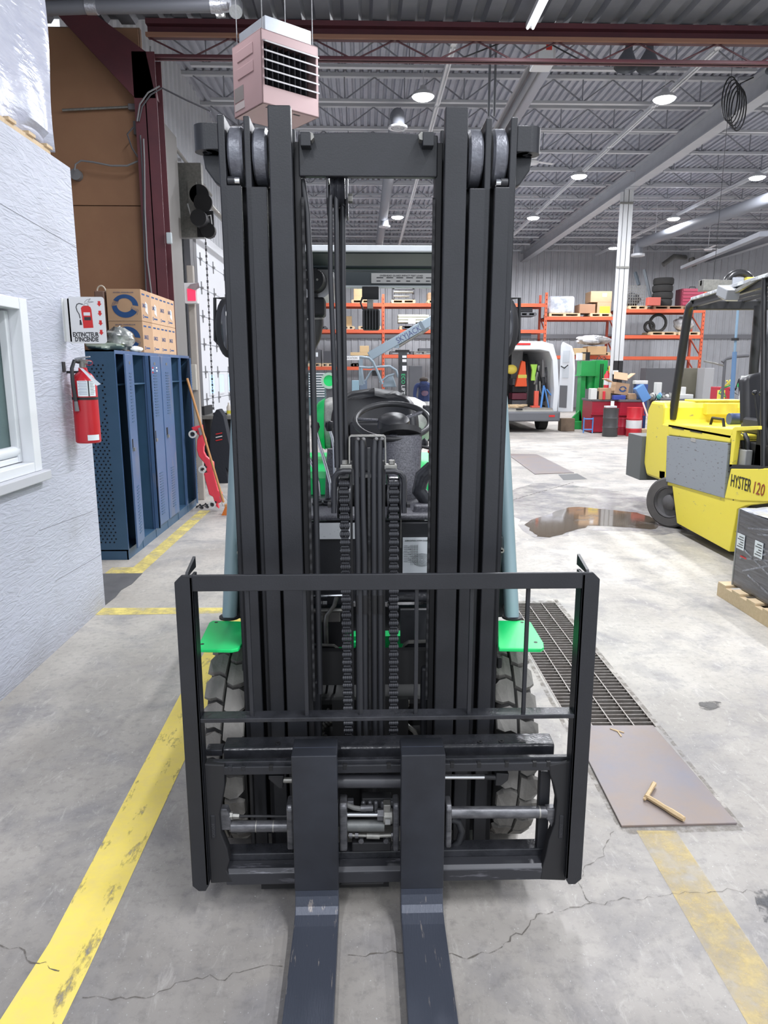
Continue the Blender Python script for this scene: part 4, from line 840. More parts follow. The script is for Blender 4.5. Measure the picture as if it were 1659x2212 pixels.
# rear work light
wlp=P('rear_work_light',M().box(*rc(783,668,820,714,4.1)[:2],4.06,4.12,*rc(783,668,820,714,4.1)[2:]),blkM,bev=.012)
a=rc(783,668,820,714,4.1)
for i in range(6):
    x=a[0]+.008+i*(a[1]-a[0]-.016)/5;obj('cooling_fin',M().box(x-.0015,x+.0015,4.04,4.06,a[2]+.004,a[3]-.004),mat('fin_edge',(.10,.10,.11),.4) if i==0 else bpy.data.materials['fin_edge'],wlp)
a=rc(782,619,818,647,4.14);P('light_bracket',M().box(a[0],a[1],4.13,4.15,a[2],a[3]),blkM,bev=.004)
a=rc(793,647,806,668,4.12);P('light_stem',M().box(a[0],a[1],4.10,4.12,a[2],a[3]),greysteel,bev=.003)
P('light_cable',M().tube([at(783,642,Y=4.1),at(779,655,Y=4.1),at(784,668,Y=4.1),at(795,672,Y=4.05)],.005,8),rub,smooth=True)
# front work lamps beside the mast with guards
for s in(-1,1):
    Yl=2.62
    q=at(488 if s<0 else 1098,708,Y=Yl);m=M()
    P('work_lamp',M().ball((q.x+s*-.005,q.y,q.z),(.042,.045,.105),18,12),blkM,smooth=True)
    P('lamp_lens',M().ball((q.x+s*-.010,q.y-.022,q.z),(.026,.03,.082),16,10),mat('lens_grey',(.06,.062,.07),.12,spec=.8) if s<0 else bpy.data.materials['lens_grey'],smooth=True)
    xs=(464,490) if s<0 else (1122,1095)
    P('lamp_guard',M().tube([at(xs[1],645,Y=Yl),at(xs[0],644,Y=Yl),at(xs[0]-s*1,735,Y=Yl),at(xs[1]-s*14 if 0 else xs[0]-s*10,744,Y=Yl)],.006,8),blkM,smooth=True)
# air intake on the left pillar
q=at(683,609,Y=3.3);P('intake_drum',M().cyl((q.x,3.30,q.z),(q.x+.03,3.48,q.z),.075,n=28),mat('intake_silver',(.42,.42,.42),.35,.5),smooth=40);P('intake_cap',M().cyl((q.x-.01,3.22,q.z),(q.x,3.32,q.z),.046,.052,n=24),blkM,smooth=40)
for dx in(-.02,.02):P('cap_screw',M().cyl((q.x-.01+dx,3.215,q.z),(q.x-.01+dx,3.222,q.z),.005,n=8),greysteel)
P('cap_strap',M().box(q.x-.014,q.x+.006,3.25,3.31,q.z+.03,q.z+.10).box(q.x-.012,q.x+.004,3.28,3.31,q.z-.08,q.z-.04),blkM,bev=.003)
a=rc(662,643,702,683,3.3);P('intake_clamp',M().box(a[0],a[1],3.27,3.40,a[2],a[3]),blkM,bev=.01)
P('intake_pipe',M().tube([at(676,660,Y=3.36),at(678,700,Y=3.36),at(674,725,Y=3.36),at(662,750,Y=3.36),at(648,775,Y=3.36)],.043,16),mat('black_pipe',(.03,.03,.03),.4),smooth=True)
P('pipe_clip',M().cyl(at(677.6,688,Y=3.36),at(677.9,692,Y=3.36),.046,n=20),greysteel,smooth=True)
# seat
zs=at(840,838,Y=3.62).z
def seatfn(u,v):
    t=max(0,(v-.50)/.50);w=.215*(1-t**4.5)**(1/2.2)+.004
    x=XC+.035+(2*u-1)*w;z=1.02+(zs-1.02)*v;y=3.54+.12*v-.10*(abs(2*u-1)*w/.225)**2.4-.05*t**8
    return (x,y,z)
P('seat_back',M().grid(seatfn,24,40),seatm,smooth=True).modifiers.new('s','SOLIDIFY').thickness=.05
a=M().box(XC+.03-.225,XC+.03+.225,3.05,3.55,.98,1.06);P('seat_cushion',a,seatm,bev=.03)
P('backrest_pad',M().box(XC+.03-.12,XC+.03+.12,3.50,3.53,1.15,1.40),seatm,bev=.014)
for s in(-1,1):P('seat_bolster',M().tube([(XC+.03+s*.17,3.50,1.08),(XC+.03+s*.165,3.47,1.2),(XC+.03+s*.15,3.5,1.38)],[.028,.03,.015],10),seatm,smooth=True)
q=at(920,883,Y=3.5);P('seat_buckle',M().box(q.x-.02,q.x+.02,3.42,3.46,q.z-.02,q.z+.02),blkG,bev=.005)
# steering wheel
wc=at(848,909,Y=3.02);tl=R(24);m=M();pts=[]
n=36
for i in range(n):
    a=2*PI*i/n;pts.append((wc.x+.158*math.cos(a),wc.y+.158*math.sin(a)*math.cos(tl),wc.z+.158*math.sin(a)*math.sin(tl)))
sw=P('steering_wheel',m.tube(pts,.0125,12,True),mat('wheel_rim_black',(.03,.03,.033),.42),smooth=True)
for a in(.55,PI-.1,-PI/2):P('wheel_spoke',M().bar((wc.x+.03*math.cos(a),wc.y+.03*math.sin(a),wc.z-.0),(wc.x+.15*math.cos(a),wc.y+.15*math.sin(a)*math.cos(tl),wc.z+.15*math.sin(a)*math.sin(tl)),.03,.012),dashm,bev=.004)
P('wheel_hub',M().lathe([(0,.03),(.05,.026),(.066,.012),(.070,-.02),(.06,-.03)],(wc.x+.005,wc.y-.01,wc.z-.005),(0,-.3,1),n=28),seatm,smooth=40)
m=M();c0=at(866,938,Y=2.93);c1=at(866,1080,Y=2.86)
def colfn(u,v):
    w=.088-.012*v;a=(u-.5)*PI*1.1;return (c0.x+(c1.x-c0.x)*v+w*math.sin(a)*1.0,c0.y-.06*math.cos(a)+(c1.y-c0.y)*v,c0.z+(c1.z-c0.z)*v)
P('column_cover',m.grid(colfn,16,8),dashm,smooth=60)
P('column_cap',M().cyl((c0.x,c0.y-.0,c0.z-.01),(c0.x,c0.y+.01,c0.z+.012),.088,n=24),blkM,smooth=40)
# direction lever & boot
P('lever_boot',M().lathe([(.020,0),(.028,.012),(.018,.02),(.026,.032),(.016,.04),(.022,.05),(.012,.06)],at(893,960,Y=2.95),(1,.1,.1),n=16),rub,smooth=True)
P('direction_lever',M().cyl(at(902,962,Y=2.93),at(928,968,Y=2.93),.007),blkM,smooth=True);q=at(928,976,Y=2.92);P('red_button',M().box(q.x-.007,q.x+.007,2.91,2.93,q.z-.005,q.z+.005),mat('red_plastic',(.7,.03,.03),.4),bev=.002)
# hydraulic levers
for i,(pp) in enumerate(([(681,925),(692,965),(705,1010),(714,1045),(715,1075)],[(711,923),(718,945),(722,970),(724,1040),(724,1075)],[(668,990),(680,1015),(688,1045),(690,1075)])):
    P('control_lever',M().tube([at(x,y,Y=2.72+.01*i) for x,y in pp],.0065,10),chrome,smooth=True)
    if i<2:P('lever_knob',M().lathe([(0,-.02),(.012,-.018),(.018,0),(.014,.016),(0,.02)],at(pp[0][0],pp[0][1]-3,Y=2.72+.01*i),(0,-.2,1),n=16),blkG,smooth=True)
for x in(686,709):
    q=at(x,1110,Y=2.70);P('lever_bellows',M().lathe([(.026,0),(.030,.006),(.022,.010),(.028,.018),(.020,.022),(.026,.030),(.018,.034),(.023,.042),(.016,.046),(.019,.053),(.010,.058)],(q.x,q.y,q.z),n=20),rub,smooth=True)
P('dash_tower',M().tube([at(722,970,Y=2.80),at(718,1040,Y=2.80),at(716,1110,Y=2.80)],.028,14),dashm,smooth=True)
# cowl
a=rc(655,1113,945,1128,2.5);P('cowl_top',M().box(XC-.38,XC+.38,2.50,2.86,a[3]-.02,a[3]),dashm,bev=.008)
a=rc(655,1128,945,1280,2.5);P('cowl_panel',M().box(XC-.38,XC+.38,2.50,2.53,.80,a[3]),blk,bev=.006)
a2=rc(678,1130,770,1164,2.495);P('cowl_reflection',M().box(a2[0],a2[1],2.492,2.50,a2[2],a2[3]),mat('reflection_white',(.72,.74,.76),.3,col2=(.5,.52,.55),sc=60,thr=.62))  # white reflection on the cowl, painted as a pale plate
P('panel_joint_strip',M().box(at(871,0,Y=2.49).x,at(872.5,0,Y=2.49).x,2.494,2.5,at(0,1190,Y=2.49).z,at(0,1128,Y=2.49).z),greysteel)
a3=rc(870,1162,932,1238,2.49);st=P('lubrication_sticker',M().box(a3[0],a3[1],2.490,2.499,a3[2],a3[3]),paper)
text('LUBRICATION SYSTEM DIAGRAM',.0062,(a3[0]+.008,2.4895,a3[3]-.012),(1,0,0),(0,0,1),ink,st)
W_=a3[1]-a3[0];H_=a3[3]-a3[2]
for i in range(10):
    z=a3[3]-.030-i*.0065;m=M().box(a3[0]+.004,a3[0]+.018+.006*(i%3),2.4893,2.49,z,z+.0012);m.box(a3[0]+.02,a3[0]+.055,2.4893,2.49,z-.0006,z+.0001);obj('chart_line',m,ink,st)
for i in range(5):
    x=a3[0]+.03+i*.006;obj('chart_rule',M().box(x,x+.0006,2.4893,2.49,a3[2]+.03,a3[3]-.025),ink,st)
for i in range(6):
    obj('chart_ring',M().tube([(a3[0]+.07+(.006+.005*i)*math.cos(t)*1.1,2.4893,a3[2]+.05+(.004+.004*i)*math.sin(t)) for t in [2*PI*k/16 for k in range(16)]],.0005,4,True),ink,st)
# step plate, pedals region right
P('floor_plate',M().box(XC-.36,XC+.36,2.55,3.1,.55,.58),blkM)
a=rc(893,1088,940,1118,2.6);P('pedal_bracket',M().box(a[0],a[1],2.56,2.6,a[2],a[3]),dashm,bev=.006)
P('pedal_housing',M().tube([at(935,1010,Y=2.75),at(912,1030,Y=2.75),at(905,1060,Y=2.75),at(925,1085,Y=2.75),at(945,1090,Y=2.75)],.03,12),blkG,smooth=True)
# hardware under the cowl
P('silver_pipe',M().tube([at(665,1288,Y=2.42),at(740,1286,Y=2.42)],.006,8),chrome,smooth=True);P('silver_pipe',M().tube([at(665,1320,Y=2.42),at(745,1318,Y=2.42)],.008,8),greysteel,smooth=True)
for x in(691,702,760,832):q=at(x,1305,Y=2.40);P('hydraulic_nut',M().cyl((q.x-.008,q.y,q.z),(q.x+.008,q.y,q.z),.013,n=6),chrome)
P('bent_grey_tube',M().tube([at(727,1290,Y=2.40),at(722,1308,Y=2.40),at(706,1330,Y=2.40),at(704,1345,Y=2.40),at(705,1395,Y=2.40)],.0075,10),greysteel,smooth=True)
a=rc(682,1320,735,1345,2.44);P('valve_plate',M().box(a[0],a[1],2.44,2.46,a[2],a[3]),mat('bronze_grey',(.16,.15,.14),.45),bev=.004);q=at(694,1334,Y=2.43);P('plate_bolt',M().cyl((q.x,2.425,q.z),(q.x,2.44,q.z),.011,n=6),greysteel)
P('right_pipe',M().tube([at(855,1290,Y=2.45),at(940,1291,Y=2.45)],.02,10),blkG,smooth=True);P('right_pipe_trim',M().box(at(858,0,Y=2.42).x,at(928,0,Y=2.42).x,2.42,2.425,at(0,1314,Y=2.42).z,at(0,1308,Y=2.42).z),chrome)
for x in(765,833):
    a=rc(x-7,1300,x+6,1312,2.38);P('white_fitting',M().box(a[0],a[1],2.38,2.40,a[2],a[3]),chrome,bev=.003)
a=rc(672,1318,745,1398,2.5);P('lower_panel',M().box(a[0],a[1],2.5,2.52,a[2],a[3]),blkM);a=rc(865,1318,925,1390,2.5);P('lower_panel',M().box(a[0],a[1],2.5,2.52,a[2],a[3]),mat('panel_grey',(.05,.052,.058),.5))
# mast brackets with rounded shoulders
for s in(-1,1):
    pp=[(678,1393),(722,1395),(731,1402),(735,1415),(735,1432),(728,1450),(700,1452),(672,1450)] if s<0 else [(925,1386),(880,1388),(872,1395),(868,1408),(868,1425),(880,1450),(905,1452),(930,1450)]
    pts=[at(x,y,Y=2.28) for x,y in pp];P('mast_shoulder_plate',M().prism([(p.x,p.z) for p in pts],'y',2.28,2.30),blk,bev=.003)
    pp=[(684,1392),(722,1393.5),(732,1401),(736,1412),(734,1413),(729,1402),(721,1396),(684,1395)] if s<0 else [(925,1384),(882,1385),(872,1391),(866,1407),(868,1408),(874,1396),(882,1390),(925,1388)]
    pts=[at(x,y,Y=2.275) for x,y in pp];P('shoulder_edge',M().prism([(p.x,p.z) for p in pts],'y',2.272,2.285),greysteel)
    a=rc(*((672,1468,694,1600) if s<0 else (909,1440,932,1600)),2.2);P('lower_bracket',M().box(a[0],a[1],2.19,2.24,a[2],a[3]),blk,bev=.01)
    q=at(735 if s<0 else 862,1428,Y=2.26);P('small_tab',M().box(q.x-.012,q.x+.012,2.25,2.27,q.z-.012,q.z+.008),greysteel,bev=.004)
for (x0,y0,x1,y1) in((698,1451,704,1460),(714,1451,722,1460),(767,1404,770,1420),(833,1404,840,1420),(872,1448,910,1460),(740,1404,744,1424),(763,1388,769,1396)):
    a=rc(x0,y0,x1,y1,2.55);P('green_frame_bit',M().box(a[0],a[1],2.55,2.57,a[2],a[3]),green)
P('green_chassis',M().box(XC-.36,XC+.36,2.6,2.66,.56,.64),green)
P('corrugated_conduit',M().tube([at(702+12*math.sin(i*.25),1535+i*2.2,Y=2.35) for i in range(30)],[.014+.003*(i%2) for i in range(30)],10),greysteel,smooth=False)
P('grey_hose_loop',M().tube([at(860,1565,Y=2.3),at(880,1568,Y=2.3),at(895,1580,Y=2.3),at(902,1598,Y=2.3)],.009,8),greysteel,smooth=True)
a=rc(873,1555,908,1600,2.5);P('gearbox_casting',M().box(a[0],a[1],2.45,2.6,a[2],a[3]),mat('cast_iron_grey',(.28,.27,.25),.6,col2=(.4,.39,.36),sc=40),bev=.01)
for x in(766,838):
    a=rc(x-4,1555,x+4,1600,2.3);P('light_fitting',M().box(a[0],a[1],2.3,2.31,a[2],a[3]),greysteel,bev=.002)
q=at(877,1513,Y=2.35);P('filler_cap',M().cyl((q.x,q.y,q.z-.02),(q.x,q.y,q.z),.013,n=16),mat('cap_beige',(.6,.57,.5),.6),smooth=40)
for (x,y) in((700,1480),(716,1490)):P('dark_strut',M().bar(at(x+10,y-20,Y=2.4),at(x,y+50,Y=2.4),.008),blkM)
# chassis body behind
P('chassis_frame',M().box(XC-.36,XC+.36,2.68,4.3,.30,.60),blkD,bev=.02)
P('engine_hood',M().box(XC-.40,XC+.40,3.05,3.95,.58,.98),guardm,bev=.04)
P('counterweight',M().prism([(3.85,.25),(4.65,.25),(4.85,.45),(4.85,1.0),(4.7,1.12),(3.85,1.12)],'x',XC-.52,XC+.52),green,bev=.05)
tk=P('gas_tank',M().lathe([(0,-.36),(.08,-.35),(.13,-.32),(.16,-.26),(.165,-.2),(.165,.2),(.16,.26),(.13,.32),(.08,.35),(0,.36)],(XC+.03,4.35,at(700,916,Y=4.35).z),(1,0,0),n=36),mat('worn_tank',(.27,.27,.26),.5,.3,col2=(.48,.47,.44),sc=22,amt=.35),smooth=True)
obj('green_tank_end',M().lathe([(0,-.364),(.082,-.354),(.133,-.324),(.157,-.285)],(XC+.03,4.35,at(700,916,Y=4.35).z),(1,0,0),n=36),green,tk,smooth=True)
# ================= LEFT SIDE =================
redf=mat('extinguisher_red',(.56,.018,.028),.28,col2=(.50,.02,.03),sc=5);signw=mat('sign_white',(.74,.74,.75),.4);redink=mat('sign_red',(.62,.02,.02),.5)
# sign: flag mounted, facing the camera
Ys=4.60;a=rc(152,643,229,741,Ys)
sx0,sx1,sz0,sz1=-1.835,-1.61,1.813,2.093
sg=thing('extinguisher_sign','white flag sign with red extinguisher picture and down arrows on the white wall','sign',(-1.75,Ys,sz0))
def rr(x0,x1,z0,z1,r,n=5):
    o=[]
    for cx,cz,a0 in((x1-r,z1-r,0),(x0+r,z1-r,90),(x0+r,z0+r,180),(x1-r,z0+r,270)):
        for i in range(n+1):t=R(a0+90*i/n);o.append((cx+r*math.cos(t),cz+r*math.sin(t)))
    return o
obj('sign_panel',M().prism(rr(sx0,sx1,sz0,sz1,.018),'y',Ys,Ys+.003),signw,sg)
obj('fixing_flange',M().box(WX,WX+.004,Ys-.03,Ys+.004,sz0+.01,sz1-.01).box(WX,sx0+.01,Ys,Ys+.003,sz0+.01,sz1-.01),signw,sg)
W_=sx1-sx0;H_=sz1-sz0
def sp(u,v):return (sx0+u*W_,sz1-v*H_)
def flat(m,pts,y=Ys-.0006):return m.prism([sp(*p) for p in pts],'y',y-.0004,y)
obj('red_body',flat(M(),[(.36,.24),(.40,.20),(.45,.19),(.57,.19),(.62,.22),(.64,.27),(.66,.66),(.39,.67)]),redink,sg)
obj('white_patch',flat(M(),[(.42,.33),(.60,.33),(.60,.40),(.42,.40)],Ys-.0012),signw,sg);obj('black_patch',flat(M(),[(.43,.43),(.61,.43),(.61,.50),(.43,.50)],Ys-.0012),ink,sg)
y=Ys-.001
obj('drawn_hose',M().tube([(sp(u,v)[0],y,sp(u,v)[1]) for u,v in((.42,.16),(.32,.14),(.26,.16),(.23,.22),(.25,.30),(.30,.37),(.315,.46))],.0026,6),ink,sg)
obj('drawn_nozzle',flat(M(),[(.30,.49),(.335,.49),(.36,.60),(.29,.60)]).prism([sp(*q) for q in((.305,.50),(.33,.50),(.348,.59),(.30,.59))],'y',y-.001,y-.0006),ink,sg)
for pts in ([(.45,.16),(.50,.13),(.56,.16),(.56,.19),(.45,.19),(.45,.16)],[(.46,.12),(.54,.06),(.64,.04),(.56,.10),(.72,.105),(.54,.13)]):
    m=M()
    for p,q in zip(pts,pts[1:]):m.bar((sp(*p)[0],y,sp(*p)[1]),(sp(*q)[0],y,sp(*q)[1]),.0016,.001)
    obj('drawn_handle',m,ink,sg)
for k in range(4):
    v=.09+.205*k;u=.865;obj('red_arrow',flat(M(),[(u-.035,v),(u+.035,v),(u+.035,v+.055),(u+.065,v+.055),(u,v+.115),(u-.065,v+.055),(u-.035,v+.055)]),redink,sg)
text('EXTINCTEUR',.037,(sp(.08,.85)[0],y,sp(.08,.85)[1]),(1,0,0),(0,0,1),ink,sg,sx=.72,off=.0011)
text("D'INCENDIE",.037,(sp(.13,.955)[0],y,sp(.13,.955)[1]),(1,0,0),(0,0,1),ink,sg,sx=.72,off=.0011)
# extinguisher
ex=thing('fire_extinguisher','red fire extinguisher with white paper tag on the white wall','fire extinguisher',(-1.755,4.55,1.2))
ec=(-1.765,4.58);er=.076
obj('cylinder',M().lathe([(0,1.197),(er-.006,1.197),(er,1.205),(er,1.565),(er-.008,1.595),(.05,1.625),(.028,1.64),(.026,1.665),(0,1.665)],(ec[0],ec[1],0),n=36),redf,ex,smooth=35)
obj('strap',M().cyl((ec[0],ec[1],1.468),(ec[0],ec[1],1.484),er+.0015,n=36,bore=er-.002),blkM,ex,smooth=35)
def wrap(name,t0,t1,z0,z1,mt,r=er+.0012,par=ex,n=10):
    m=M();vs=[]
    for i in range(n+1):
        t=R(t0+(t1-t0)*i/n);vs+=[(ec[0]+r*math.cos(t),ec[1]+r*math.sin(t),z0),(ec[0]+r*math.cos(t),ec[1]+r*math.sin(t),z1)]
    return obj(name,m.add(vs,[(2*i,2*i+2,2*i+3,2*i+1) for i in range(n)]),mt,par,fix=True,smooth=True)
lb=wrap('instruction_label',-100,-15,1.49,1.585,paper);wrap('inspection_sticker',-72,-14,1.215,1.250,paper)
for i in range(9):wrap('label_line',-96+(0 if i%2 else 3),-58,1.578-i*.0095,1.580-i*.0095,inkB,er+.0018,lb,5);wrap('label_line',-44,-18-(i%3)*4,1.578-i*.0095,1.580-i*.0095,ink,er+.0018,lb,5)
wrap('label_bar',-54,-48,1.49,1.585,ink,er+.0018,lb,2)
obj('valve_head',M().cyl((ec[0],ec[1],1.66),(ec[0],ec[1],1.70),.02,n=14).box(ec[0]-.02,ec[0]+.03,ec[1]-.012,ec[1]+.012,1.69,1.715),greysteel,ex,smooth=40)
obj('carry_handle',M().prism([(ec[0]-.04,1.712),(ec[0]+.05,1.728),(ec[0]+.05,1.736),(ec[0]-.02,1.728),(ec[0]-.045,1.722)],'y',ec[1]-.011,ec[1]+.011),mat('handle_grey',(.35,.36,.38),.4,.3),ex,bev=.002)
obj('squeeze_lever',M().prism([(ec[0]-.03,1.715),(ec[0]+.055,1.700),(ec[0]+.055,1.706),(ec[0]-.03,1.722)],'y',ec[1]-.010,ec[1]+.010),bpy.data.materials['handle_grey'],ex)
obj('hose',M().tube([(ec[0]-.015,ec[1]-.02,1.70),(ec[0]-.03,ec[1]-.05,1.705),(ec[0]-.035,ec[1]-.082,1.66),(ec[0]-.035,ec[1]-.088,1.58),(ec[0]-.025,ec[1]-.088,1.46)],.0115,12),rub,ex,smooth=True)
obj('nozzle',M().cyl((ec[0]-.025,ec[1]-.088,1.46),(ec[0]-.022,ec[1]-.088,1.40),.011,.014,n=14),mat('nozzle_grey',(.18,.18,.19),.5),ex,smooth=True)
obj('pull_ring',M().tube([(ec[0]+.045+.022*math.cos(t),ec[1]-.01,1.695+.016*math.sin(t)) for t in [2*PI*k/16 for k in range(16)]],.0018,6,True),redf,ex)
obj('paper_tag',M().add([(ec[0]+.005,ec[1]-.07,1.665),(ec[0]+.03,ec[1]-.075,1.66),(ec[0]+.135,ec[1]-.085,1.565),(ec[0]+.108,ec[1]-.085,1.555)],[(0,1,2,3)]),paper,ex,fix=True)
obj('wall_bracket',M().box(WX,WX+.006,4.50,4.54,1.64,1.70).box(WX,ec[0]-.01,4.56,4.575,1.63,1.645),blkM,ex)
# lockers
lkm=mat('locker_blue',(.042,.105,.185),.42,col2=(.055,.12,.215),sc=4,bump=.03,bsc=20);lkw=mat('locker_blue_worn',(.075,.14,.28),.38,col2=(.12,.16,.26),sc=3.5,thr=.58,stretch=(1,1,.3));lki=mat('locker_inside',(.012,.022,.055),.6);hole=mat('hole_dark',(.004,.006,.012),.9)
LX0,LX1=-2.60,-2.10;LY0=6.15;DW=.43;LZ0,LZ1=.02,1.815
def perf(m,side,c0,c1,d0,d1,fix):
    pass
lockers=[]
descr=['end locker with door ajar and perforated side, nearest the extinguisher','open-fronted empty locker second from the extinguisher','locker with red and white stickers on its closed door','closed blue locker right of the stickered one','open locker holding dark clothes with a yellow reflective band','blue locker whose door stands half open beside the broom handle']
holem=None
for i in range(6):
    y0=LY0+i*DW;y1=y0+DW
    d=descr[i]
    t=thing('locker','tall dark blue steel '+d if i in(1,2,4) else d[0].lower()+d[1:],'locker',((LX0+LX1)/2,(y0+y1)/2,0),0,'row of blue steel lockers')
    m=M().box(LX0,LX0+.01,y0,y1,LZ0,LZ1).box(LX0,LX1,y0,y1,LZ1-.012,LZ1).box(LX0,LX1,y0,y1,.08,.092).box(LX0,LX1,y0,y0+.008,0,LZ1).box(LX0,LX1,y1-.008,y1,LZ0,LZ1).box(LX1-.015,LX1-.003,y0,y1,0,.085)
    obj('locker_body',m,lkm,t);obj('locker_shelf',M().box(LX0+.01,LX1-.01,y0+.008,y1-.008,1.52,1.532),lkm,t)
    obj('front_frame',M().box(LX1-.02,LX1+.0015,y0+.0012,y0+.022,.08,LZ1-.001).box(LX1-.02,LX1+.0015,y1-.022,y1-.0012,.08,LZ1-.001).box(LX1-.02,LX1+.001,y0+.022,y1-.022,LZ1-.03,LZ1-.001),lkw,t)
    # perforations in near side panel: diamond rows
    if i in(0,1,2):
        m=M();xo=y0-.0006 if i==0 else y0+.0085
        def row(z,cols,off):
            for c in cols:
                x=LX1-.27+c*.038+off
                if i>0:x=LX1-.30+c*.045+off
                m.cyl((x,xo-.0006,z),(x,xo+.0006,z),.0082,n=6)
        z=.16;k=0
        while z<1.72:
            dense=z<1.24 or z>1.58
            if dense:row(z,range(5) if i==0 else range(6),.017*(k%2))
            else:row(z,[4] if i==0 else range(6),.017*(k%2))
            z+=.030;k+=1
        obj('perforations',m,hole,t,stuff=True)
    # doors
    ang={0:9,1:None,2:0,3:0,4:None,5:14}[i]
    if ang is not None:
        D=DW-.03;hy=(y1-.012)
        # hinge on far side; opens outwards towards +x
        def tr_(p):
            u,v,z=p # u along width from hinge, v thickness outward
            a=R(ang)
            dirx,diry=math.sin(a),-math.cos(a);nx,ny=math.cos(a),math.sin(a)
            return (LX1+.002+dirx*u+nx*v,hy+diry*u+ny*v,z)
        def pb(m,u0,u1,v0,v1,z0,z1):
            q=[tr_((u,v,z)) for z in(z0,z1) for u,v in((u0,v0),(u1,v0),(u1,v1),(u0,v1))];return m.add(q,[(0,3,2,1),(4,5,6,7),(0,1,5,4),(1,2,6,5),(2,3,7,6),(3,0,4,7)])
        dr=obj('locker_door',pb(M(),0,D,0,.016,.10,LZ1-.03),lkw,t,bev=.003)
        m=M()
        for zz in [1.62-k*.028 for k in range(16)]+[.62-k*.028 for k in range(16)]:pb(m,D*.36,D*.64,.016,.021,zz,zz+.007)
        obj('door_louvres',m,lkm,dr,stuff=True)
        obj('latch_pocket',pb(M(),D*.72,D*.86,.016,.0175,.98,1.06),hole,dr);obj('latch_lever',pb(M(),D*.74,D*.84,.016,.034,.955,.985),greysteel,dr)
        obj('number_plate',pb(M(),D*.44,D*.56,.016,.019,1.70,1.725),greysteel,dr)
        if i==2:
            for u,z,c in((.3,1.665,paper),(.62,1.665,redink),(.62,1.645,paper),(.28,1.635,paper),(.64,1.62,redink)):obj('sticker',pb(M(),D*u,D*u+.035,.0165,.018,z,z+.014),c,dr)
        # door inner face perforated look on open doors
    if i==1:obj('folded_door_edge',M().box(LX1,LX1+.05,y1-.03,y1-.012,.10,LZ1-.03).box(LX1+.034,LX1+.05,y1-.03,y1-.002,.10,LZ1-.03),lkw,t,bev=.003)
    if i==4:
        m=M().tube([(LX0+.16,y0+.15,1.45),(LX0+.17,y0+.15,1.3),(LX0+.17,y0+.15,.9),(LX0+.17,y0+.15,.5)],[.05,.12,.13,.11],12)
        tag(obj('work_jacket',m,mat('navy_cloth',(.012,.014,.022),.9),smooth=True),'dark work clothes hanging in the open locker','jacket')
        tag(obj('reflective_band',M().cyl((LX0+.17,y0+.15,.70),(LX0+.17,y0+.15,.80),.134,n=18),mat('hi_vis_yellow',(.72,.85,.08),.5,col2=(.6,.62,.6),sc=12)),'yellow and silver reflective band on the clothes in the locker','reflective band')
# boxes on lockers
cbm=mat('cardboard',(.52,.33,.20),.75,col2=(.47,.29,.17),sc=3);cbl=mat('cardboard_light',(.66,.44,.28),.75,col2=(.60,.39,.24),sc=3);tape=mat('packing_tape',(.60,.45,.33),.3)
def ringlogo(par,cx,y,cz,sx_,sz_,mt):
    m=M();n=36;o=[];ii=[]
    for k in range(n+1):
        t=2*PI*k/n
        o.append((cx+sx_*math.cos(t),cz+sz_*math.sin(t)));ii.append((cx-.004+sx_*.60*math.cos(t+.0),cz+.008+sz_*.60*math.sin(t)))
    vs=[(p[0],y,p[1]) for p in o]+[(p[0],y,p[1]) for p in ii]
    fs=[(k,k+1,n+2+k,n+1+k) for k in range(n) if not (k in(15,16,17,33,34,35))]
    obj('ring_mark',m.add(vs,fs),mt,par,fix=True)
    m=M()
    for s,cx2,cz2 in((1,cx-sx_*.72,cz+sz_*.30),(-1,cx+sx_*.70,cz-sz_*.35)):
        for k in range(6):
            x=cx2+(k-2.5)*.012;z=cz2+(k-2.5)*.006*s;m.bar((x-.008,y,z-.02-.004*(k%3)),(x+.008,y,z+.02),.005,.0006)
    obj('ring_dashes',m,mt,par)
by=[7.10,7.42,7.71,8.0,8.31];nmx=['near','second','third','far']
for lvl in(0,1):
    for k in range(4):
        z0=1.816+lvl*.297;z1=z0+.294;x0,x1=-2.46,-2.135
        t=thing('cardboard_box','%s cardboard box in the %s layer on top of the lockers'%(nmx[k],('lower','upper')[lvl]),'box',((x0+x1)/2,(by[k]+by[k+1])/2,z0),0,'cardboard boxes on the lockers')
        obj('carton',M().box(x0,x1,by[k]+.001,by[k+1]-.002,z0,z1),cbl if k else cbm,t,bev=.003)
        if k==0:
            ringlogo(t,(x0+x1)/2+.01,by[0]-.0006,(z0+z1)/2-.01,.125,.108,inkB)
            text('NON STERILE   POWDER FREE GLOVES',.011,((x0+x1)/2,by[0]-.001,z1-.035),(1,0,0),(0,0,1),inkB,t,align='CENTER')
            if lvl:obj('side_tape',M().box(x0-.0005,x1+.0005,by[0]-.0012,by[0]-.0002,z0-.0,z0+.003),tape,t)
        ym=(by[k]+by[k+1])/2
        text('LINGES',.055,(x1+.001,by[k]+.03,z0+.13),(0,1,0),(0,0,1),inkB,t,sx=.8)
        for yy in(by[k]+.03,ym+.02):obj('small_print',M().box(x1,x1+.001,yy,yy+.09,z1-.05,z1-.035),inkB,t)
        obj('round_mark',M().cyl((x1,by[k]+.05,z0+.045),(x1+.001,by[k]+.05,z0+.045),.018,n=14,bore=.011).box(x1,x1+.001,by[k]+.08,by[k]+.2,z0+.038,z0+.052),inkB,t)
        if (k,lvl) in((0,1),(1,1),(3,1)):obj('torn_label',M().add([(x1+.0012,ym-.04,z0+.10),(x1+.004,ym+.03,z0+.07),(x1+.0012,ym+.03,z0+.17),(x1+.0012,ym-.03,z0+.19)],[(0,1,2,3)]),paper,t,fix=True)
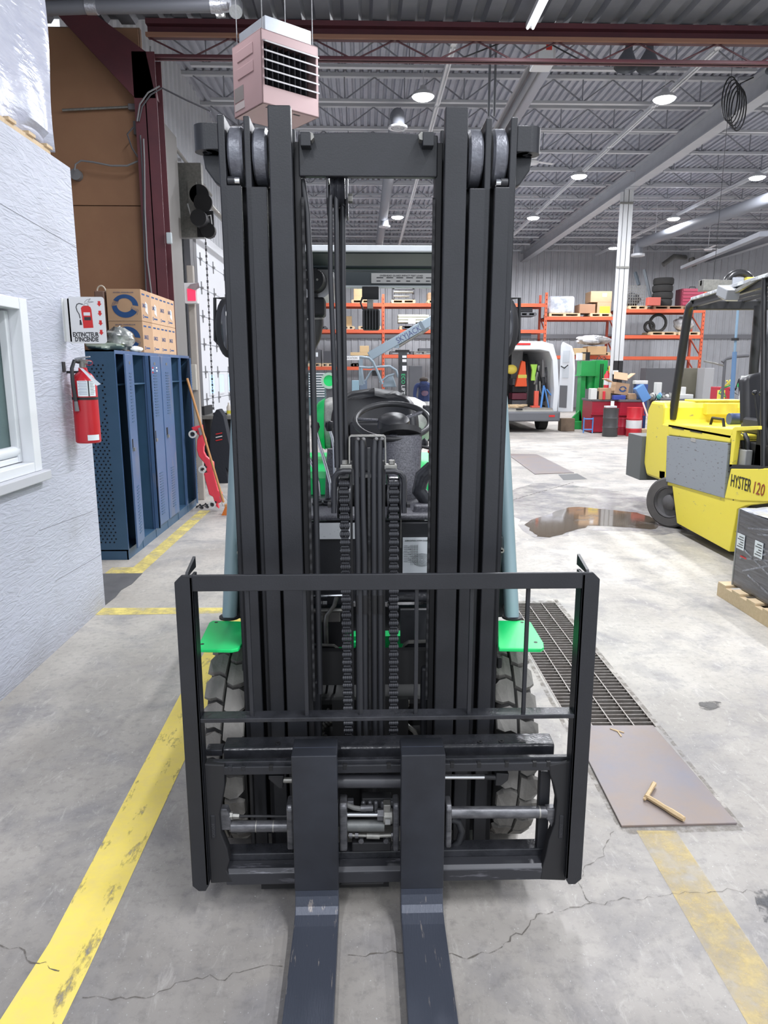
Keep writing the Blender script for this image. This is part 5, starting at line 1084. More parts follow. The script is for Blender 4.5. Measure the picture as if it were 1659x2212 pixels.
# bag, white rag
def crumple(c,r,seed,n=22,m=14,amp=.16):
    rnd=random.Random(seed);k=[(rnd.uniform(2,6),rnd.uniform(2,6),rnd.uniform(0,6)) for _ in range(6)];g=M().ball(c,r,n,m);vs=[];c=Vector(c)
    for v in g.v:
        d=Vector(v)-c;th=math.atan2(d.y,d.x);ph=math.atan2(d.z,math.hypot(d.x,d.y));f=1+amp*sum(math.sin(a*th+b*ph*2+q) for a,b,q in k)/3;vs.append(tuple(c+d*f))
    g.v=vs;return g
m=crumple((-2.20,6.62,1.925),(.12,.16,.10),3);m.v=[(x,y,max(z,1.817)) for x,y,z in m.v]
bag=tag(obj('plastic_bag',m,mat('clear_grey_plastic',(.42,.44,.42),.18,col2=(.16,.17,.17),sc=14,amt=.25,spec=.8),smooth=True),'grey crumpled plastic bag on the end locker behind the sign','bag')
m=crumple((-2.28,6.45,1.85),(.15,.14,.035),8);m.v=[(x,y,max(z,1.817)) for x,y,z in m.v]
tag(obj('plastic_sheet',m,mat('dull_clear_sheet',(.25,.30,.25),.2,col2=(.5,.6,.12),sc=9,thr=.6),smooth=True),'flattened plastic sheet with hi-vis yellow under the grey bag','plastic')
m=crumple((-2.13,6.83,1.84),(.055,.12,.028),5);m.v=[(x,y,max(z,1.817)) for x,y,z in m.v]
tag(obj('white_rag',m,mat('white_cloth',(.78,.78,.78),.9),smooth=True),'crumpled white rag on the locker edge in front of the boxes','cloth')
jug=thing('brown_jug','small brown jug with loop handle left of the cardboard boxes','jug',(-2.54,7.15,1.816))
qj=at(216,650,Y=7.15);obj('jug_body',M().box(qj.x-.035,qj.x+.06,7.1,7.2,1.816,2.39),mat('brown_tin',(.20,.12,.09),.5),jug,bev=.01)
obj('jug_handle',M().tube([(qj.x+.02+.04*math.cos(t),7.15,2.39+.05*math.sin(t)) for t in [PI*k/10 for k in range(11)]],.008,6),mat('cream_wire',(.6,.52,.42),.5),jug)
tag(obj('plywood_ledge',M().box(-2.95,-2.40,8.2,8.58,2.22,2.26),mat('light_ply',(.55,.36,.22),.6)),'light plywood shelf edge left of the cardboard boxes','shelf')
# wrapped pallet load on office roof
HTp=HT+.002
pl=thing('wooden_pallet','wooden pallet on the office roof under the white wrapped load','pallet',(-2.5,4.3,HTp))
for y in(4.86,4.62,4.38,4.14,3.9):
    obj('deck_board',M().box(-3.05,-1.965,y-.045,y+.045,HTp+.105,HTp+.122),woodL,pl)
for x in(-2.0,-2.5,-3.0):obj('stringer',M().box(x-.02,x+.02,3.7,4.90,HTp,HTp+.105),woodL,pl)
wrapm=mat('white_stretch_wrap',(.62,.64,.74),.22,col2=(.44,.46,.58),sc=7,amt=.5,bump=.7,bsc=14,stretch=(1,.5,2.2),spec=.7)
def wrapfn(u,v):
    # right side then front side
    z=HTp+.095+v*1.5;b=.02*math.sin(9*u+6*v)+.012*math.sin(31*u+11*v)
    if u<.5:return (-1.955+b-.04*(v<.04)+.015*math.sin(v*9),4.93-(1-u*2)*0-(1.6*(.5-u)*2),z+(-.03*math.sin(u*25) if v<.05 else 0))
    return (-1.955-1.15*(u-.5)*2+b*0,4.93+b,z)
wl_=obj('wrapped_load',M().grid(wrapfn,50,30),wrapm,smooth=True);tag(wl_,'tall load in white stretch wrap on the office roof at top left','wrapped load')
wl_.modifiers.new('s','SOLIDIFY').thickness=.01
tag(obj('stacked_cartons',M().box(-3.08,-2.02,3.4,4.86,HTp+.124,HTp+1.58),mat('pale_carton',(.5,.5,.55),.8)),'pale cartons inside the white stretch wrap','boxes')
# cables, junction box on the partition
cabm=mat('grey_cable',(.20,.20,.21),.5);cabd=mat('dark_cable',(.07,.07,.08),.5)
jb=thing('junction_box','small dark junction box with cables on the red column side','electrical box',(-2.55,8.5,3.6))
q=at(298,277,Y=8.52);obj('box_body',M().box(q.x-.045,q.x+.045,8.5,8.59,q.z-.07,q.z+.07),mat('box_grey',(.12,.12,.13),.5),jb,bev=.005)
for i,pp in enumerate(([(296,262),(302,225),(320,200),(345,186)],[(300,262),(307,230),(325,205),(350,190),(400,215),(455,240)],[(310,300),(312,350),(313,450),(318,560),(328,640)],[(303,292),(306,340),(310,420),(311,520),(316,640)],[(325,100),(322,180),(312,270),(307,330),(312,420),(316,540),(322,640)],[(288,275),(275,290),(285,320),(305,350)])):
    tag(obj('cable',M().tube([at(x,y,Y=8.34+.01*i) for x,y in pp],.009,6),cabd if i%2 else cabm,smooth=True),['short grey cable arching above the junction box','cable sweeping from the junction box towards the door','grey vertical cable in the bundle left of the red column','dark vertical cable beside the plywood edge','cable dropping from the truss past the junction box','loop of cable left of the junction box'][i],'cable')
tag(obj('cable',M().tube([at(x,y,Y=8.45) for x,y in((161,368),(163,355),(175,347),(200,350),(240,358),(275,358),(298,348),(308,330),(316,300))],.010,8),cabm,smooth=True),'light cable curving across the plywood to the round box','cable')
q=at(161,375,Y=8.5);tag(obj('round_junction_box',M().cyl((q.x,8.59,q.z),(q.x,8.52,q.z),.06,n=20),cabm,smooth=40),'round grey junction box on the plywood by the wall top','electrical box')
q0=at(135,238,Y=8.55);q1=at(280,231,Y=8.55);tag(obj('conduit',M().cyl(q0,q1,.014,n=8),greysteel,smooth=True),'thin horizontal conduit high on the brown plywood','conduit')
q=at(296,232,Y=8.55);tag(obj('conduit_fitting',M().box(q.x-.09,q.x+.06,8.52,8.59,q.z-.03,q.z+.03),mat('fit_grey',(.16,.15,.16),.5),bev=.005),'grey conduit fitting at the end of the plywood conduit','conduit')
tag(obj('conduit',M().cyl(at(351,283,X=-3.2),at(456,422,X=-3.2),.03,n=10),greysteel,smooth=True),'diagonal grey conduit run along the left side wall','conduit')
tag(obj('conduit',M().tube([at(362,340,X=-3.15),at(372,400,X=-3.15),at(376,560,X=-3.15),at(392,612,X=-3.15)],.028,10),greysteel,smooth=True),'vertical grey conduit bending at its foot on the side wall','conduit')
q=at(366,515,Y=8.36);tag(obj('switch_box',M().box(q.x-.03,q.x+.03,8.33,8.37,q.z-.06,q.z+.06),mat('pale_blue_grey',(.42,.47,.50),.4),bev=.01),'pale grey switch box on the red column','switch')
# exit sign post + sign
post=thing('steel_post','beige square steel post behind the lockers carrying the exit sign','post',(-2.12,9.15,0))
obj('post_tube',M().box(-2.17,-2.09,9.12,9.2,0,2.9),mat('beige_steel',(.42,.38,.34),.5,col2=(.34,.31,.28),sc=4),post,bev=.008)
es=thing('exit_sign','small white exit sign box with red face and torn ribbon','sign',(-2.09,9.05,2.4));a=rc(400,612,428,656,9.05)
obj('sign_box',M().box(a[0],a[1],9.0,9.12,a[2],a[3]),signw,es,bev=.006);obj('red_face',M().box(a[0]+.04,a[1]-.02,8.99,9.0,a[2]+.03,a[3]-.07),mat('exit_red',(.85,.04,.10),.4,emit=.6),es)
obj('ribbon',M().add([(a[0]+.08,8.98,a[3]-.02),(a[1]+.03,8.97,a[3]),(a[1]+.04,8.97,a[3]-.06),(a[1]-.02,8.98,a[3]-.09),(a[0]+.05,8.98,a[3]-.06)],[(0,1,2,3,4)]),mat('foil_ribbon',(.5,.42,.44),.3,.4),es,fix=True)
q=at(418,815,Y=9.1);eb=tag(obj('switch_box',M().box(q.x-.045,q.x+.045,9.05,9.12,q.z-.16,q.z+.16),mat('beige_box',(.48,.45,.40),.5),bev=.008),'beige electrical switch box on the post above the broom','switch')
# broom
bmw=mat('broom_handle_wood',(.55,.27,.10),.45,col2=(.45,.21,.08),sc=5)
br=thing('broom','push broom with orange bristles leaning on the lockers','broom',(-1.70,8.3,0))
bt=at(404,817,Y=8.10);bb=at(483,1085,Y=8.14);obj('handle',M().cyl(bb,bt,.0135,n=10),bmw,br,smooth=True)
q=at(488,1096,Y=8.15);obj('bristles',M().prism([(q.x-.045,.0),(q.x+.07,.0),(q.x+.04,.10),(q.x-.0,.10)],'y',8.10,8.19),mat('orange_bristles',(.75,.20,.03),.8,col2=(.45,.12,.02),sc=60),br)
obj('broom_block',M().box(q.x-.01,q.x+.05,8.11,8.18,.095,.125),bmw,br,bev=.004)
obj('brace_wire',M().tube([bb.lerp(bt,.05)+Vector((-.03,0,0)),(q.x-.03,8.14,.10)],.003,6).tube([bb.lerp(bt,.09),(q.x+.07,8.14,.10)],.003,6),hard,br)
# red mechanic creeper
cr=thing('creeper','red plastic mechanic creeper standing on end against the lockers','creeper',(-1.85,8.35,0))
crm=mat('creeper_red',(.78,.055,.085),.35)
def cp(pp,Y0,Y1,nm='creeper_board'):
    pts=[at(x,y,Y=(Y0+Y1)/2) for x,y in pp];obj(nm,M().prism([(p.x,p.z) for p in pts],'y',Y0,Y1),crm,cr,bev=.008)
cp([(414,923),(437,917),(440,935),(446,950),(441,965),(441,975),(446,985),(462,998),(463,1015),(461,1020),(448,1020),(444,1002),(430,985),(426,970),(427,950),(431,940),(418,930)],8.30,8.36)
cp([(441,1022),(462,1016),(472,1058),(480,1064),(481,1082),(475,1086),(471,1085),(474,1098),(467,1092),(461,1072),(453,1068)],8.30,8.37)
obj('head_pad',M().prism([(p.x,p.z) for p in (at(428,925,Y=8.29),at(434,923,Y=8.29),at(438,938,Y=8.29),at(432,941,Y=8.29))],'y',8.285,8.30),mat('pad_grey',(.25,.22,.24),.6),cr)
castm=mat('caster_wheel',(.62,.62,.62),.4)
for (x,y,rr_) in((416,938,.045),(437,1014,.043),(458,1090,.043)):
    q=at(x,y,Y=8.26);w=obj('caster_wheel',M().cyl((q.x,8.25,q.z),(q.x,8.28,q.z),rr_,n=20,bore=rr_*.62),castm,cr,smooth=40);obj('caster_fork',M().bar((q.x,8.265,q.z),(q.x+.05,8.28,q.z+.03),.02).cyl((q.x,8.245,q.z),(q.x,8.285,q.z),rr_*.35,n=10),blkM,w)
# tool cart behind, jacket, boots etc
tc=thing('tool_cart','black wheeled tool cart behind the broom with a jacket on it','cart',(-2.2,11,0))
q0=at(440,905,Y=11.2);q1=at(520,905,Y=11.2)
obj('cart_frame',M().box(q0.x,q0.x+.04,11.1,11.7,.2,1.1).box(q1.x-.04,q1.x,11.1,11.7,.2,1.1).box(q0.x,q1.x,11.1,11.7,.2,.24),blkM,tc);obj('work_top',M().box(q0.x-.05,q1.x+.1,11.05,11.75,at(0,902,Y=11.1).z-.03,at(0,898,Y=11.1).z),greysteel,tc,bev=.004);obj('cart_body',M().box(q0.x+.15,q1.x-.02,11.2,11.7,.35,1.0),blkG,tc)
q=at(440,1058,Y=11.0);w=obj('cart_wheel',M().cyl((q.x-.02,11,.18),(q.x+.08,11,.18),.18,n=24,bore=.10),tyreD,tc,smooth=40);obj('pink_rim',M().cyl((q.x-.03,10.99,.18),(q.x+.07,10.99,.18),.105,n=24,bore=.085),crm,w,smooth=40)
def jkt():
    pts=[at(x,y,Y=10.6) for x,y in((470,884),(476,884),(485,898),(494,940),(503,985),(505,1010),(497,1018),(490,1008),(492,1015),(497,1050),(465,1053),(460,1010),(456,960),(459,920),(464,895))]
    m=M().prism([(p.x,p.z) for p in pts],'y',10.5,10.75);return m
jk=thing('jacket','dark hooded jacket with red and white sleeve stripes hanging on the cart','jacket',(-2.05,10.6,.4));obj('jacket_cloth',jkt(),mat('black_fleece',(.018,.020,.028),.95,bump=.3,bsc=30),jk,bev=.04)
for k,(yy,c) in enumerate(((935,redink),(942,signw),(949,redink))):
    obj('sleeve_stripe',M().bar(at(466,yy+3,Y=10.49),at(480,yy,Y=10.49),.006,.012),c,jk)
bo=thing('spray_bottle','small cream bottle with yellow label on the cart top','bottle',at(495,898,Y=11.2));q=at(495,898,Y=11.2);zt_=at(0,898,Y=11.1).z;bo.location.z=zt_;WP[bo.name]=Matrix.Translation((q.x,11.2,zt_))
obj('bottle_body',M().lathe([(0,0),(.035,0),(.035,.12),(.015,.16),(.012,.19),(0,.19)],(q.x,11.2,zt_),n=14),mat('cream_plastic',(.6,.55,.48),.5),bo,smooth=True);obj('bottle_label',M().cyl((q.x,11.2,zt_+.02),(q.x,11.2,zt_+.07),.036,n=14),mat('lab_yel',(.7,.6,.05),.5),bo,smooth=True)
m=M();rnd=random.Random(5)
for i in range(3):m.tube([at(425+12*i,1095-i*2,Z=.015),at(432+12*i,1090-i*2,Z=.02),at(438+12*i,1097-i*2,Z=.015)],.012,6)
tag(obj('rubber_strap',m,blkM,smooth=True),'short black rubber strap on the floor by the creeper casters','strap')
q=at(500,1035,Y=12);tag(obj('grating_panel',M().box(q.x-.3,q.x+.4,12,12.02,.02,.5),mat('grating_grey',(.3,.3,.3),.5)),'grey grating panel standing behind the jacket','panel')

# ================= RIGHT SIDE =================
# wrapped black carton on pallet
rp=thing('wooden_pallet','new pale wooden pallet on the floor at the right edge','pallet',(3.15,4.4,0))
px0,py1=2.62,5.02
for x in(px0+.02,3.15,3.70):obj('stringer',M().box(x-.02,x+.02,3.7,py1,.0,.09),woodL,rp,bev=.002)
for k in range(7):y=py1-.06-k*.2;obj('deck_board',M().box(px0,3.74,y-.055,y+.055,.09,.108),woodL,rp,bev=.002)
bw=mat('black_wrapped_film',(.045,.046,.052),.18,col2=(.10,.10,.12),sc=10,amt=.3,bump=.35,bsc=9,stretch=(.4,.4,5),spec=.8)
topw=mat('shiny_clear_wrap',(.36,.37,.44),.12,col2=(.75,.78,.86),sc=6,amt=.3,bump=.9,bsc=10,spec=.9)
bx_=thing('wrapped_box','black carton wrapped in clear film on the pallet at the right edge','box',(3.2,4.4,.11))
bz=at(1592,1097,X=2.68).z
obj('carton',M().box(2.68,3.66,3.75,4.93,.11,bz),bw,bx_,bev=.01)
obj('top_wrap',M().grid(lambda u,v:(2.68+.98*u,3.75+1.18*v,bz+.006+.008*math.sin(14*u+5*v)*math.sin(9*v)+.004*math.sin(40*u*v)),24,24),topw,bx_,smooth=True)
obj('pale_edge',M().box(2.676,2.684,4.925,4.935,.11,bz),paperG,bx_)
wst=alpha_worn(mat('film_streak',(.45,.46,.54),.15,spec=.9),9,.40,.85)
rnd=random.Random(9)
for k in range(9):
    y0=4.9-rnd.random()*.4;z0=.2+rnd.random()*.45;y1=y0-.5-rnd.random()*.3;z1=z0+rnd.uniform(-.25,.3)
    z1=max(.13,min(bz-.01,z1));obj('film_fold',M().bar((2.676,y0,z0),(2.676,y1,z1),.002,.012),wst,bx_)
for (x,y) in((1592,1168),(1630,1185)):
    q=at(x,y,X=2.675);lb=obj('shipping_label',M().box(2.673,2.676,q.y-.10,q.y,q.z-.05,q.z+.06),paper,bx_)
    for k in range(5):obj('label_line',M().box(2.6725,2.673,q.y-.09,q.y-.01-.02*(k%3),q.z-.035+k*.018,q.z-.029+k*.018),ink,lb)
q=at(1603,1195,X=2.675);obj('red_print',M().box(2.674,2.676,q.y-.06,q.y+.02,q.z-.03,q.z-.02),redink,bx_)
# ---- yellow forklift ----
yel=mat('forklift_yellow',(.86,.72,.07),.42,col2=(.74,.62,.12),sc=2.4,amt=.5);
def scratched():
    m=mat('scratched_yellow',(.87,.73,.07),.42,col2=(.42,.37,.16),sc=9,thr=.65,stretch=(1,1,2.5));return m
yels=scratched()
greyp=mat('scratched_grey_panel',(.30,.33,.37),.4,.2,col2=(.14,.13,.12),sc=16,thr=.60,stretch=(1,.8,3))
yf=thing('forklift','yellow electric forklift with grey battery panel parked at the right','forklift',(3.8,6.7,0))
def Q(n,m,mt,**k):return obj(n,m,mt,k.pop('par',yf),**k)
SX=3.2
def sidepoly(pp,x0,x1,X=SX):
    pts=[at(x,y,X=X) for x,y in pp];return M().prism([(p.y,p.z) for p in pts],'x',x0,x1)
Q('side_panel_skirt',sidepoly([(1440,1040),(1563,1075),(1580,1076),(1600,1082),(1659,1083),(1690,1085),(1690,1100),(1659,1086),(1610,1092),(1592,1100),(1575,1192),(1462,1130),(1452,1050),(1424,1046),(1424,1016),(1437,1018)],SX,SX+.05),yels,bev=.006)
Q('grey_battery_panel',sidepoly([(1443,941),(1576,957),(1566,1076),(1440,1040)],SX-.012,SX+.03),greyp,bev=.004)
a=at(1501,949,X=SX);Q('panel_grip',M().box(SX-.016,SX-.01,a.y-.05,a.y+.05,a.z-.025,a.z+.01),mat('grip_grey',(.38,.37,.36),.4),bev=.002)
Q('hood_side',sidepoly([(1443,915),(1585,926),(1576,957),(1443,940)],SX,SX+.06),yels,bev=.012)
hz=at(1443,914,X=SX).z
yr=at(1443,914,X=SX).y;yfr=at(1585,926,X=SX).y
Q('hood_top',M().box(SX,4.3,yfr-.02,yr,hz-.05,hz),yels,bev=.015)
for (x0,x1) in((1452,1478),(1492,1518)):
    p=at(x0,918,X=SX-.001);q=at(x1,921,X=SX-.001);Q('hood_slot',M().bar((SX-.002,p.y,hz-.035),(SX-.002,q.y,hz-.035),.003,.012),blkD)
Q('hood_handle',M().tube([(3.55,7.25,hz),(3.55,7.22,hz+.07),(3.55,7.0,hz+.07),(3.55,6.97,hz)],.014,8),blkM,smooth=True)
# counterweight
cwz=at(1430,868,X=SX).z
Q('counterweight',M().prism([(7.42,.47),(7.95,.47),(8.05,.6),(8.05,cwz-.1),(7.95,cwz),(7.62,cwz),(7.58,cwz-.06),(7.58,hz),(7.42,hz)],'x',SX-.0,4.35),yels,bev=.03)
Q('counterweight_ledge',M().box(3.62,3.95,7.50,7.60,cwz-.13,cwz-.01),yel,bev=.008);Q('counterweight_lug',M().box(4.1,4.35,7.52,7.60,cwz-.12,cwz-.02),yel,bev=.008)
Q('top_cover_edge',M().box(3.55,4.1,7.62,7.9,cwz,cwz+.02),yel,bev=.005)
# deck & black compartment
Q('deck_nose',sidepoly([(1580,1012),(1645,1012),(1700,1010),(1700,1060),(1690,1085),(1600,1082),(1566,1076)],SX-.006,SX+.05),yels,bev=.008)
Q('side_strake',sidepoly([(1583,926),(1588,922),(1640,920),(1640,928),(1592,931),(1582,1008),(1576,1010)],SX-.004,SX+.04),yels,bev=.004)
Q('dark_compartment',M().box(SX+.12,4.2,5.3,yfr+.05,.62,hz-.06),blkM,bev=.01)
Q('sill',sidepoly([(1576,1003),(1650,1008),(1650,1014),(1576,1012)],SX-.004,SX+.2),blkM)
Q('cable_pair',M().tube([at(x,y,X=SX+.10) for x,y in((1595,935),(1604,945),(1606,965),(1602,1000))],.022,8).tube([at(x,y,X=SX+.10) for x,y in((1608,938),(1614,950),(1615,975),(1612,1000))],.022,8),rub,smooth=True)
q=at(1606,995,X=SX+.09);Q('grey_connector',M().box(SX+.05,SX+.11,q.y-.10,q.y+.09,q.z-.05,q.z+.10),mat('connector_grey',(.36,.36,.36),.5),bev=.006)
q=at(1594,962,X=SX+.115);Q('warning_sticker',M().box(SX+.112,SX+.119,q.y-.05,q.y+.05,q.z-.03,q.z+.04),mat('orange_white',(.8,.5,.35),.5,col2=(.8,.78,.75),sc=30,thr=.5))
# lettering
p=at(1576,1048,X=SX-.008);text('HYSTER',.155,(SX-.0085,p.y-.01,.655),(0,-1,0),(0,0,1),blkM,yf,sx=.62,ext=.001)
p=at(1622,1048,X=SX-.008);text('120',.145,(SX-.0085,p.y-.02,.655),(0,-1,0),(0,0,1),mat('brown_red_print',(.30,.05,.02),.5),yf,sx=.85,ext=.001,shear=.15)
for (x,y) in((1573,1066),(1570,1073),(1580,1068),(1584,1079)):
    q=at(x,y,X=SX-.001);Q('panel_hole',M().cyl((SX-.002,q.y,q.z),(SX+.001,q.y,q.z),.010,n=8),blkD)
# tow box behind counterweight
Q('rear_box',M().box(SX-.03,4.1,8.06,8.5,.40,at(1405,945,X=SX).z),mat('dark_grey_box',(.12,.13,.13),.5),bev=.005)
Q('body_core',M().box(SX+.06,4.3,5.35,7.42,.20,.62),blkD)
Q('rear_fender_panel',M().box(SX+.02,SX+.06,7.44,7.60,.45,.60),blkD)
# wheels
def yw(y,x=SX+.13,r=.26,axd=(-1,0,0)):
    axd=Vector(axd)*-1
    t=Q('wheel',M().lathe([(.17,-.10),(r-.02,-.10),(r,-.08),(r,.08),(r-.02,.10),(.17,.10)],(x,y,r),axd,n=44),mat('cushion_tyre',(.085,.08,.078),.7,col2=(.12,.11,.11),sc=8) if 'cushion_tyre' not in bpy.data.materials else bpy.data.materials['cushion_tyre'],smooth=40)
    obj('wheel_disc',M().lathe([(.175,-.09),(.16,-.10),(.15,-.06),(.085,-.05),(.08,-.08),(.05,-.10),(0,-.105)],(x,y,r),axd,n=36),mat('disc_grey',(.12,.115,.12),.5) if 'disc_grey' not in bpy.data.materials else bpy.data.materials['disc_grey'],t,smooth=40)
q=at(1441,1103,Y=7.40);yw(7.40,q.x+.06,.27,(-.80,-.60,0));yw(5.35,SX+.16,.30);yw(7.22,4.15);yw(5.35,4.1,.30)
# guard
lz=at(1500,652,X=3.3).z
legm=mat('chipped_black_leg',(.022,.022,.024),.35,col2=(.30,.28,.25),sc=26,thr=.73)
p0=at(1452,905,X=3.30);p1=at(1484,690,X=3.30);p2=at(1490,662,X=3.30);p3=at(1502,650,X=3.30);
Q('guard_rear_leg',M().tube([p0,p1,p2,p3],.043,10),legm,smooth=50)
yb=at(1648,900,X=3.24)
pf=Vector((3.26,5.75,2.34));Q('guard_side_beam',M().bar((3.30,p3.y+.02,2.30),(3.26,5.5,2.36),.05,.07),legm,bev=.008)
Q('guard_top_strip',M().bar((3.28,p3.y,2.345),(3.24,5.5,2.41),.06,.03),mat('pale_worn_strip',(.34,.35,.37),.35,col2=(.6,.62,.63),sc=14,thr=.5),bev=.004)
Q('guard_rear_beam',M().box(3.30,4.2,p3.y-.04,p3.y+.04,2.24,2.33),legm,bev=.01)
for k in range(5):Q('guard_bar',M().bar((3.45+k*.16,p3.y,2.33),(3.45+k*.16,5.6,2.38),.03),legm)
Q('guard_front_leg',M().tube([at(1649,1010,X=3.24),at(1649,800,X=3.24),at(1650,640,X=3.24),at(1652,600,X=3.24)],.022,8),legm,smooth=50)
Q('guard_far_leg',M().tube([at(1622,905,Y=7.0),at(1629,790,Y=7.0),at(1640,660,Y=7.0)],.045,10),legm,smooth=50)
q=at(1573,632,X=3.2);wl2=Q('flood_lamp',M().ob((3.2,q.y,q.z),(.12,.20,.09),(R(18),0,0)),mat('lamp_grey',(.28,.29,.31),.35),bev=.008);obj('lamp_glass',M().ob((3.2,q.y,q.z-.05),(.10,.17,.01),(R(18),0,0)),mat('lamp_lens',(.75,.70,.55),.1),wl2)
Q('lamp_bracket',M().bar((3.22,q.y-.1,q.z),(3.25,q.y-.45,2.40),.03),greysteel)
Q('mast_upright',M().box(3.32,3.42,5.80,5.95,.5,2.9),blk);Q('mast_upright_red',M().box(3.32,3.42,5.80,5.95,2.9,3.75),mat('mast_red',(.30,.03,.04),.45))
Q('red_reservoir',M().box(3.38,3.5,5.86,5.98,2.42,2.75),redf,bev=.01);Q('amber_lamp',M().box(3.27,3.34,5.62,5.7,1.98,2.2),mat('amber',(.65,.10,.02),.2),bev=.01)
Q('mirror_bracket',M().bar((3.26,5.7,2.2),(3.42,5.9,2.1),.02),hard)
Q('mast_hose',M().tube([(3.2,5.75,2.6),(3.22,5.8,2.8),(3.34,5.8,2.85)],.01,8),rub,smooth=True)
# seat, levers
sb=at(1640,850,Y=6.35)
Q('seat_back',M().grid(lambda u,v:(sb.x-.12+.5*u,6.35+.09*v-.10*abs(2*u-1)**2,1.2+.43*v*(1-.12*abs(2*u-1)**4)),16,14),seatm,smooth=True).modifiers.new('s','SOLIDIFY').thickness=.08
Q('seat_cushion',M().box(sb.x-.13,sb.x+.38,5.9,6.4,1.08,1.2),seatm,bev=.04);Q('seat_armrest',M().box(sb.x-.16,sb.x-.10,6.0,6.3,1.14,1.24),seatm,bev=.02)
Q('orange_cloth',M().ob((sb.x-.05,6.0,1.24),(.12,.2,.015),(.2,-.5,0)),mat('orange_cloth',(.75,.33,.2),.8))
q=at(1592,905,Y=6.8);Q('blue_roll',M().cyl((q.x-.08,6.8,q.z),(q.x+.25,6.8,q.z),.055,n=18),mat('blue_roll',(.07,.10,.22),.5),smooth=40)
for (x,y) in((1630,848),(1645,850)):
    p=at(x,y,Y=5.9);Q('lever',M().cyl(p,(p.x+.03,5.75,1.0),.008,n=8),blkM);Q('lever_knob',M().ball(p,.02,12,8),blkG,smooth=True)
# hanging reel & wiring seen under the guard
q=at(1590,615,Y=9);
rl=thing('hose_reel','hanging hose reel with yellow block seen under the truck guard','reel',(q.x,9,q.z-.2))
obj('reel_coil',M().tube([(q.x+.03+.17*math.cos(t),9.0,q.z-.03+.17*math.sin(t)) for t in [2*PI*k/24 for k in range(24)]],.045,10,True),mat('reel_black',(.03,.03,.032),.25),rl,smooth=True)
obj('reel_plate',M().box(q.x-.08,q.x+.06,8.93,8.96,q.z-.06,q.z+.08),mat('reel_grey',(.35,.37,.42),.4),rl,bev=.01);obj('yellow_block',M().box(q.x+.08,q.x+.22,8.9,8.98,q.z-.03,q.z+.08),yel,rl,bev=.01)
obj('hang_wire',M().cyl((q.x-.3,8.97,q.z+.04),(q.x-.3,8.97,6.97),.003,n=5),blkM,rl)
obj('arm_bracket',M().box(q.x-.45,q.x-.05,8.95,9.0,q.z-.02,q.z+.05).box(q.x-.45,q.x-.25,8.9,9.05,q.z-.08,q.z+.05),greysteel,rl,bev=.005)
# ================= FAR BACK =================
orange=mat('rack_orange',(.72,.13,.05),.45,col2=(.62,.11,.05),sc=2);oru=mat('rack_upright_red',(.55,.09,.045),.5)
dimg=mat('dim_goods',(.10,.10,.11),.6);brown=mat('kraft_box',(.50,.33,.20),.75,col2=(.42,.27,.16),sc=2);osbw=mat('osb_wood',(.62,.44,.24),.7)
def upright(x,Yf,z1,par,depth=1.0):
    for y in(Yf,Yf+depth):
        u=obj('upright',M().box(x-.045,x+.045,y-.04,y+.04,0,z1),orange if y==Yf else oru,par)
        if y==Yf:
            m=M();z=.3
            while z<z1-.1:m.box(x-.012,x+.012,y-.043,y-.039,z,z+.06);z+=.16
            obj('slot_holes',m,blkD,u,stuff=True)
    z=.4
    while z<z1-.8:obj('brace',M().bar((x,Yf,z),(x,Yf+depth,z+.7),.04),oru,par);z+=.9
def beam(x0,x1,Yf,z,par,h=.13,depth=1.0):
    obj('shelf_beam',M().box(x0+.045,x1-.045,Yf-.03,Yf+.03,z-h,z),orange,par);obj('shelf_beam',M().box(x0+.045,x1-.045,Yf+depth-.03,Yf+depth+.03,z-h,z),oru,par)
    obj('wire_deck',M().box(x0+.045,x1-.045,Yf,Yf+depth,z-.02,z-.005),dimg,par)
RY=28.5
def zz(py,x=900,Y=RY):return at(x,py,Y=Y).z
def xx(px,py=700,Y=RY):return at(px,py,Y=Y).x
LV=[]
def rackthing(label,xa,xb,zu,levels,ups):
    t=thing('pallet_rack',label,'rack',((xa+xb)/2,RY,0),0,'orange pallet racks')
    for u in ups:upright(u,RY,zu,t)
    us=sorted(ups)
    for a,b,zs in levels:
        for z in zs:beam(a,b,RY,z,t);LV.append((a,b,z))
    return t
xA,xB,xC=xx(660)-3.3,xx(660)+.0,xx(828)
xA=xC-5.6
rackthing('orange pallet rack seen through the mast left of its tall upright',xA,xC,zz(636),[(xA,xC,[zz(655),zz(712),zz(792)])],[xA,xC])
xD=xx(1178)
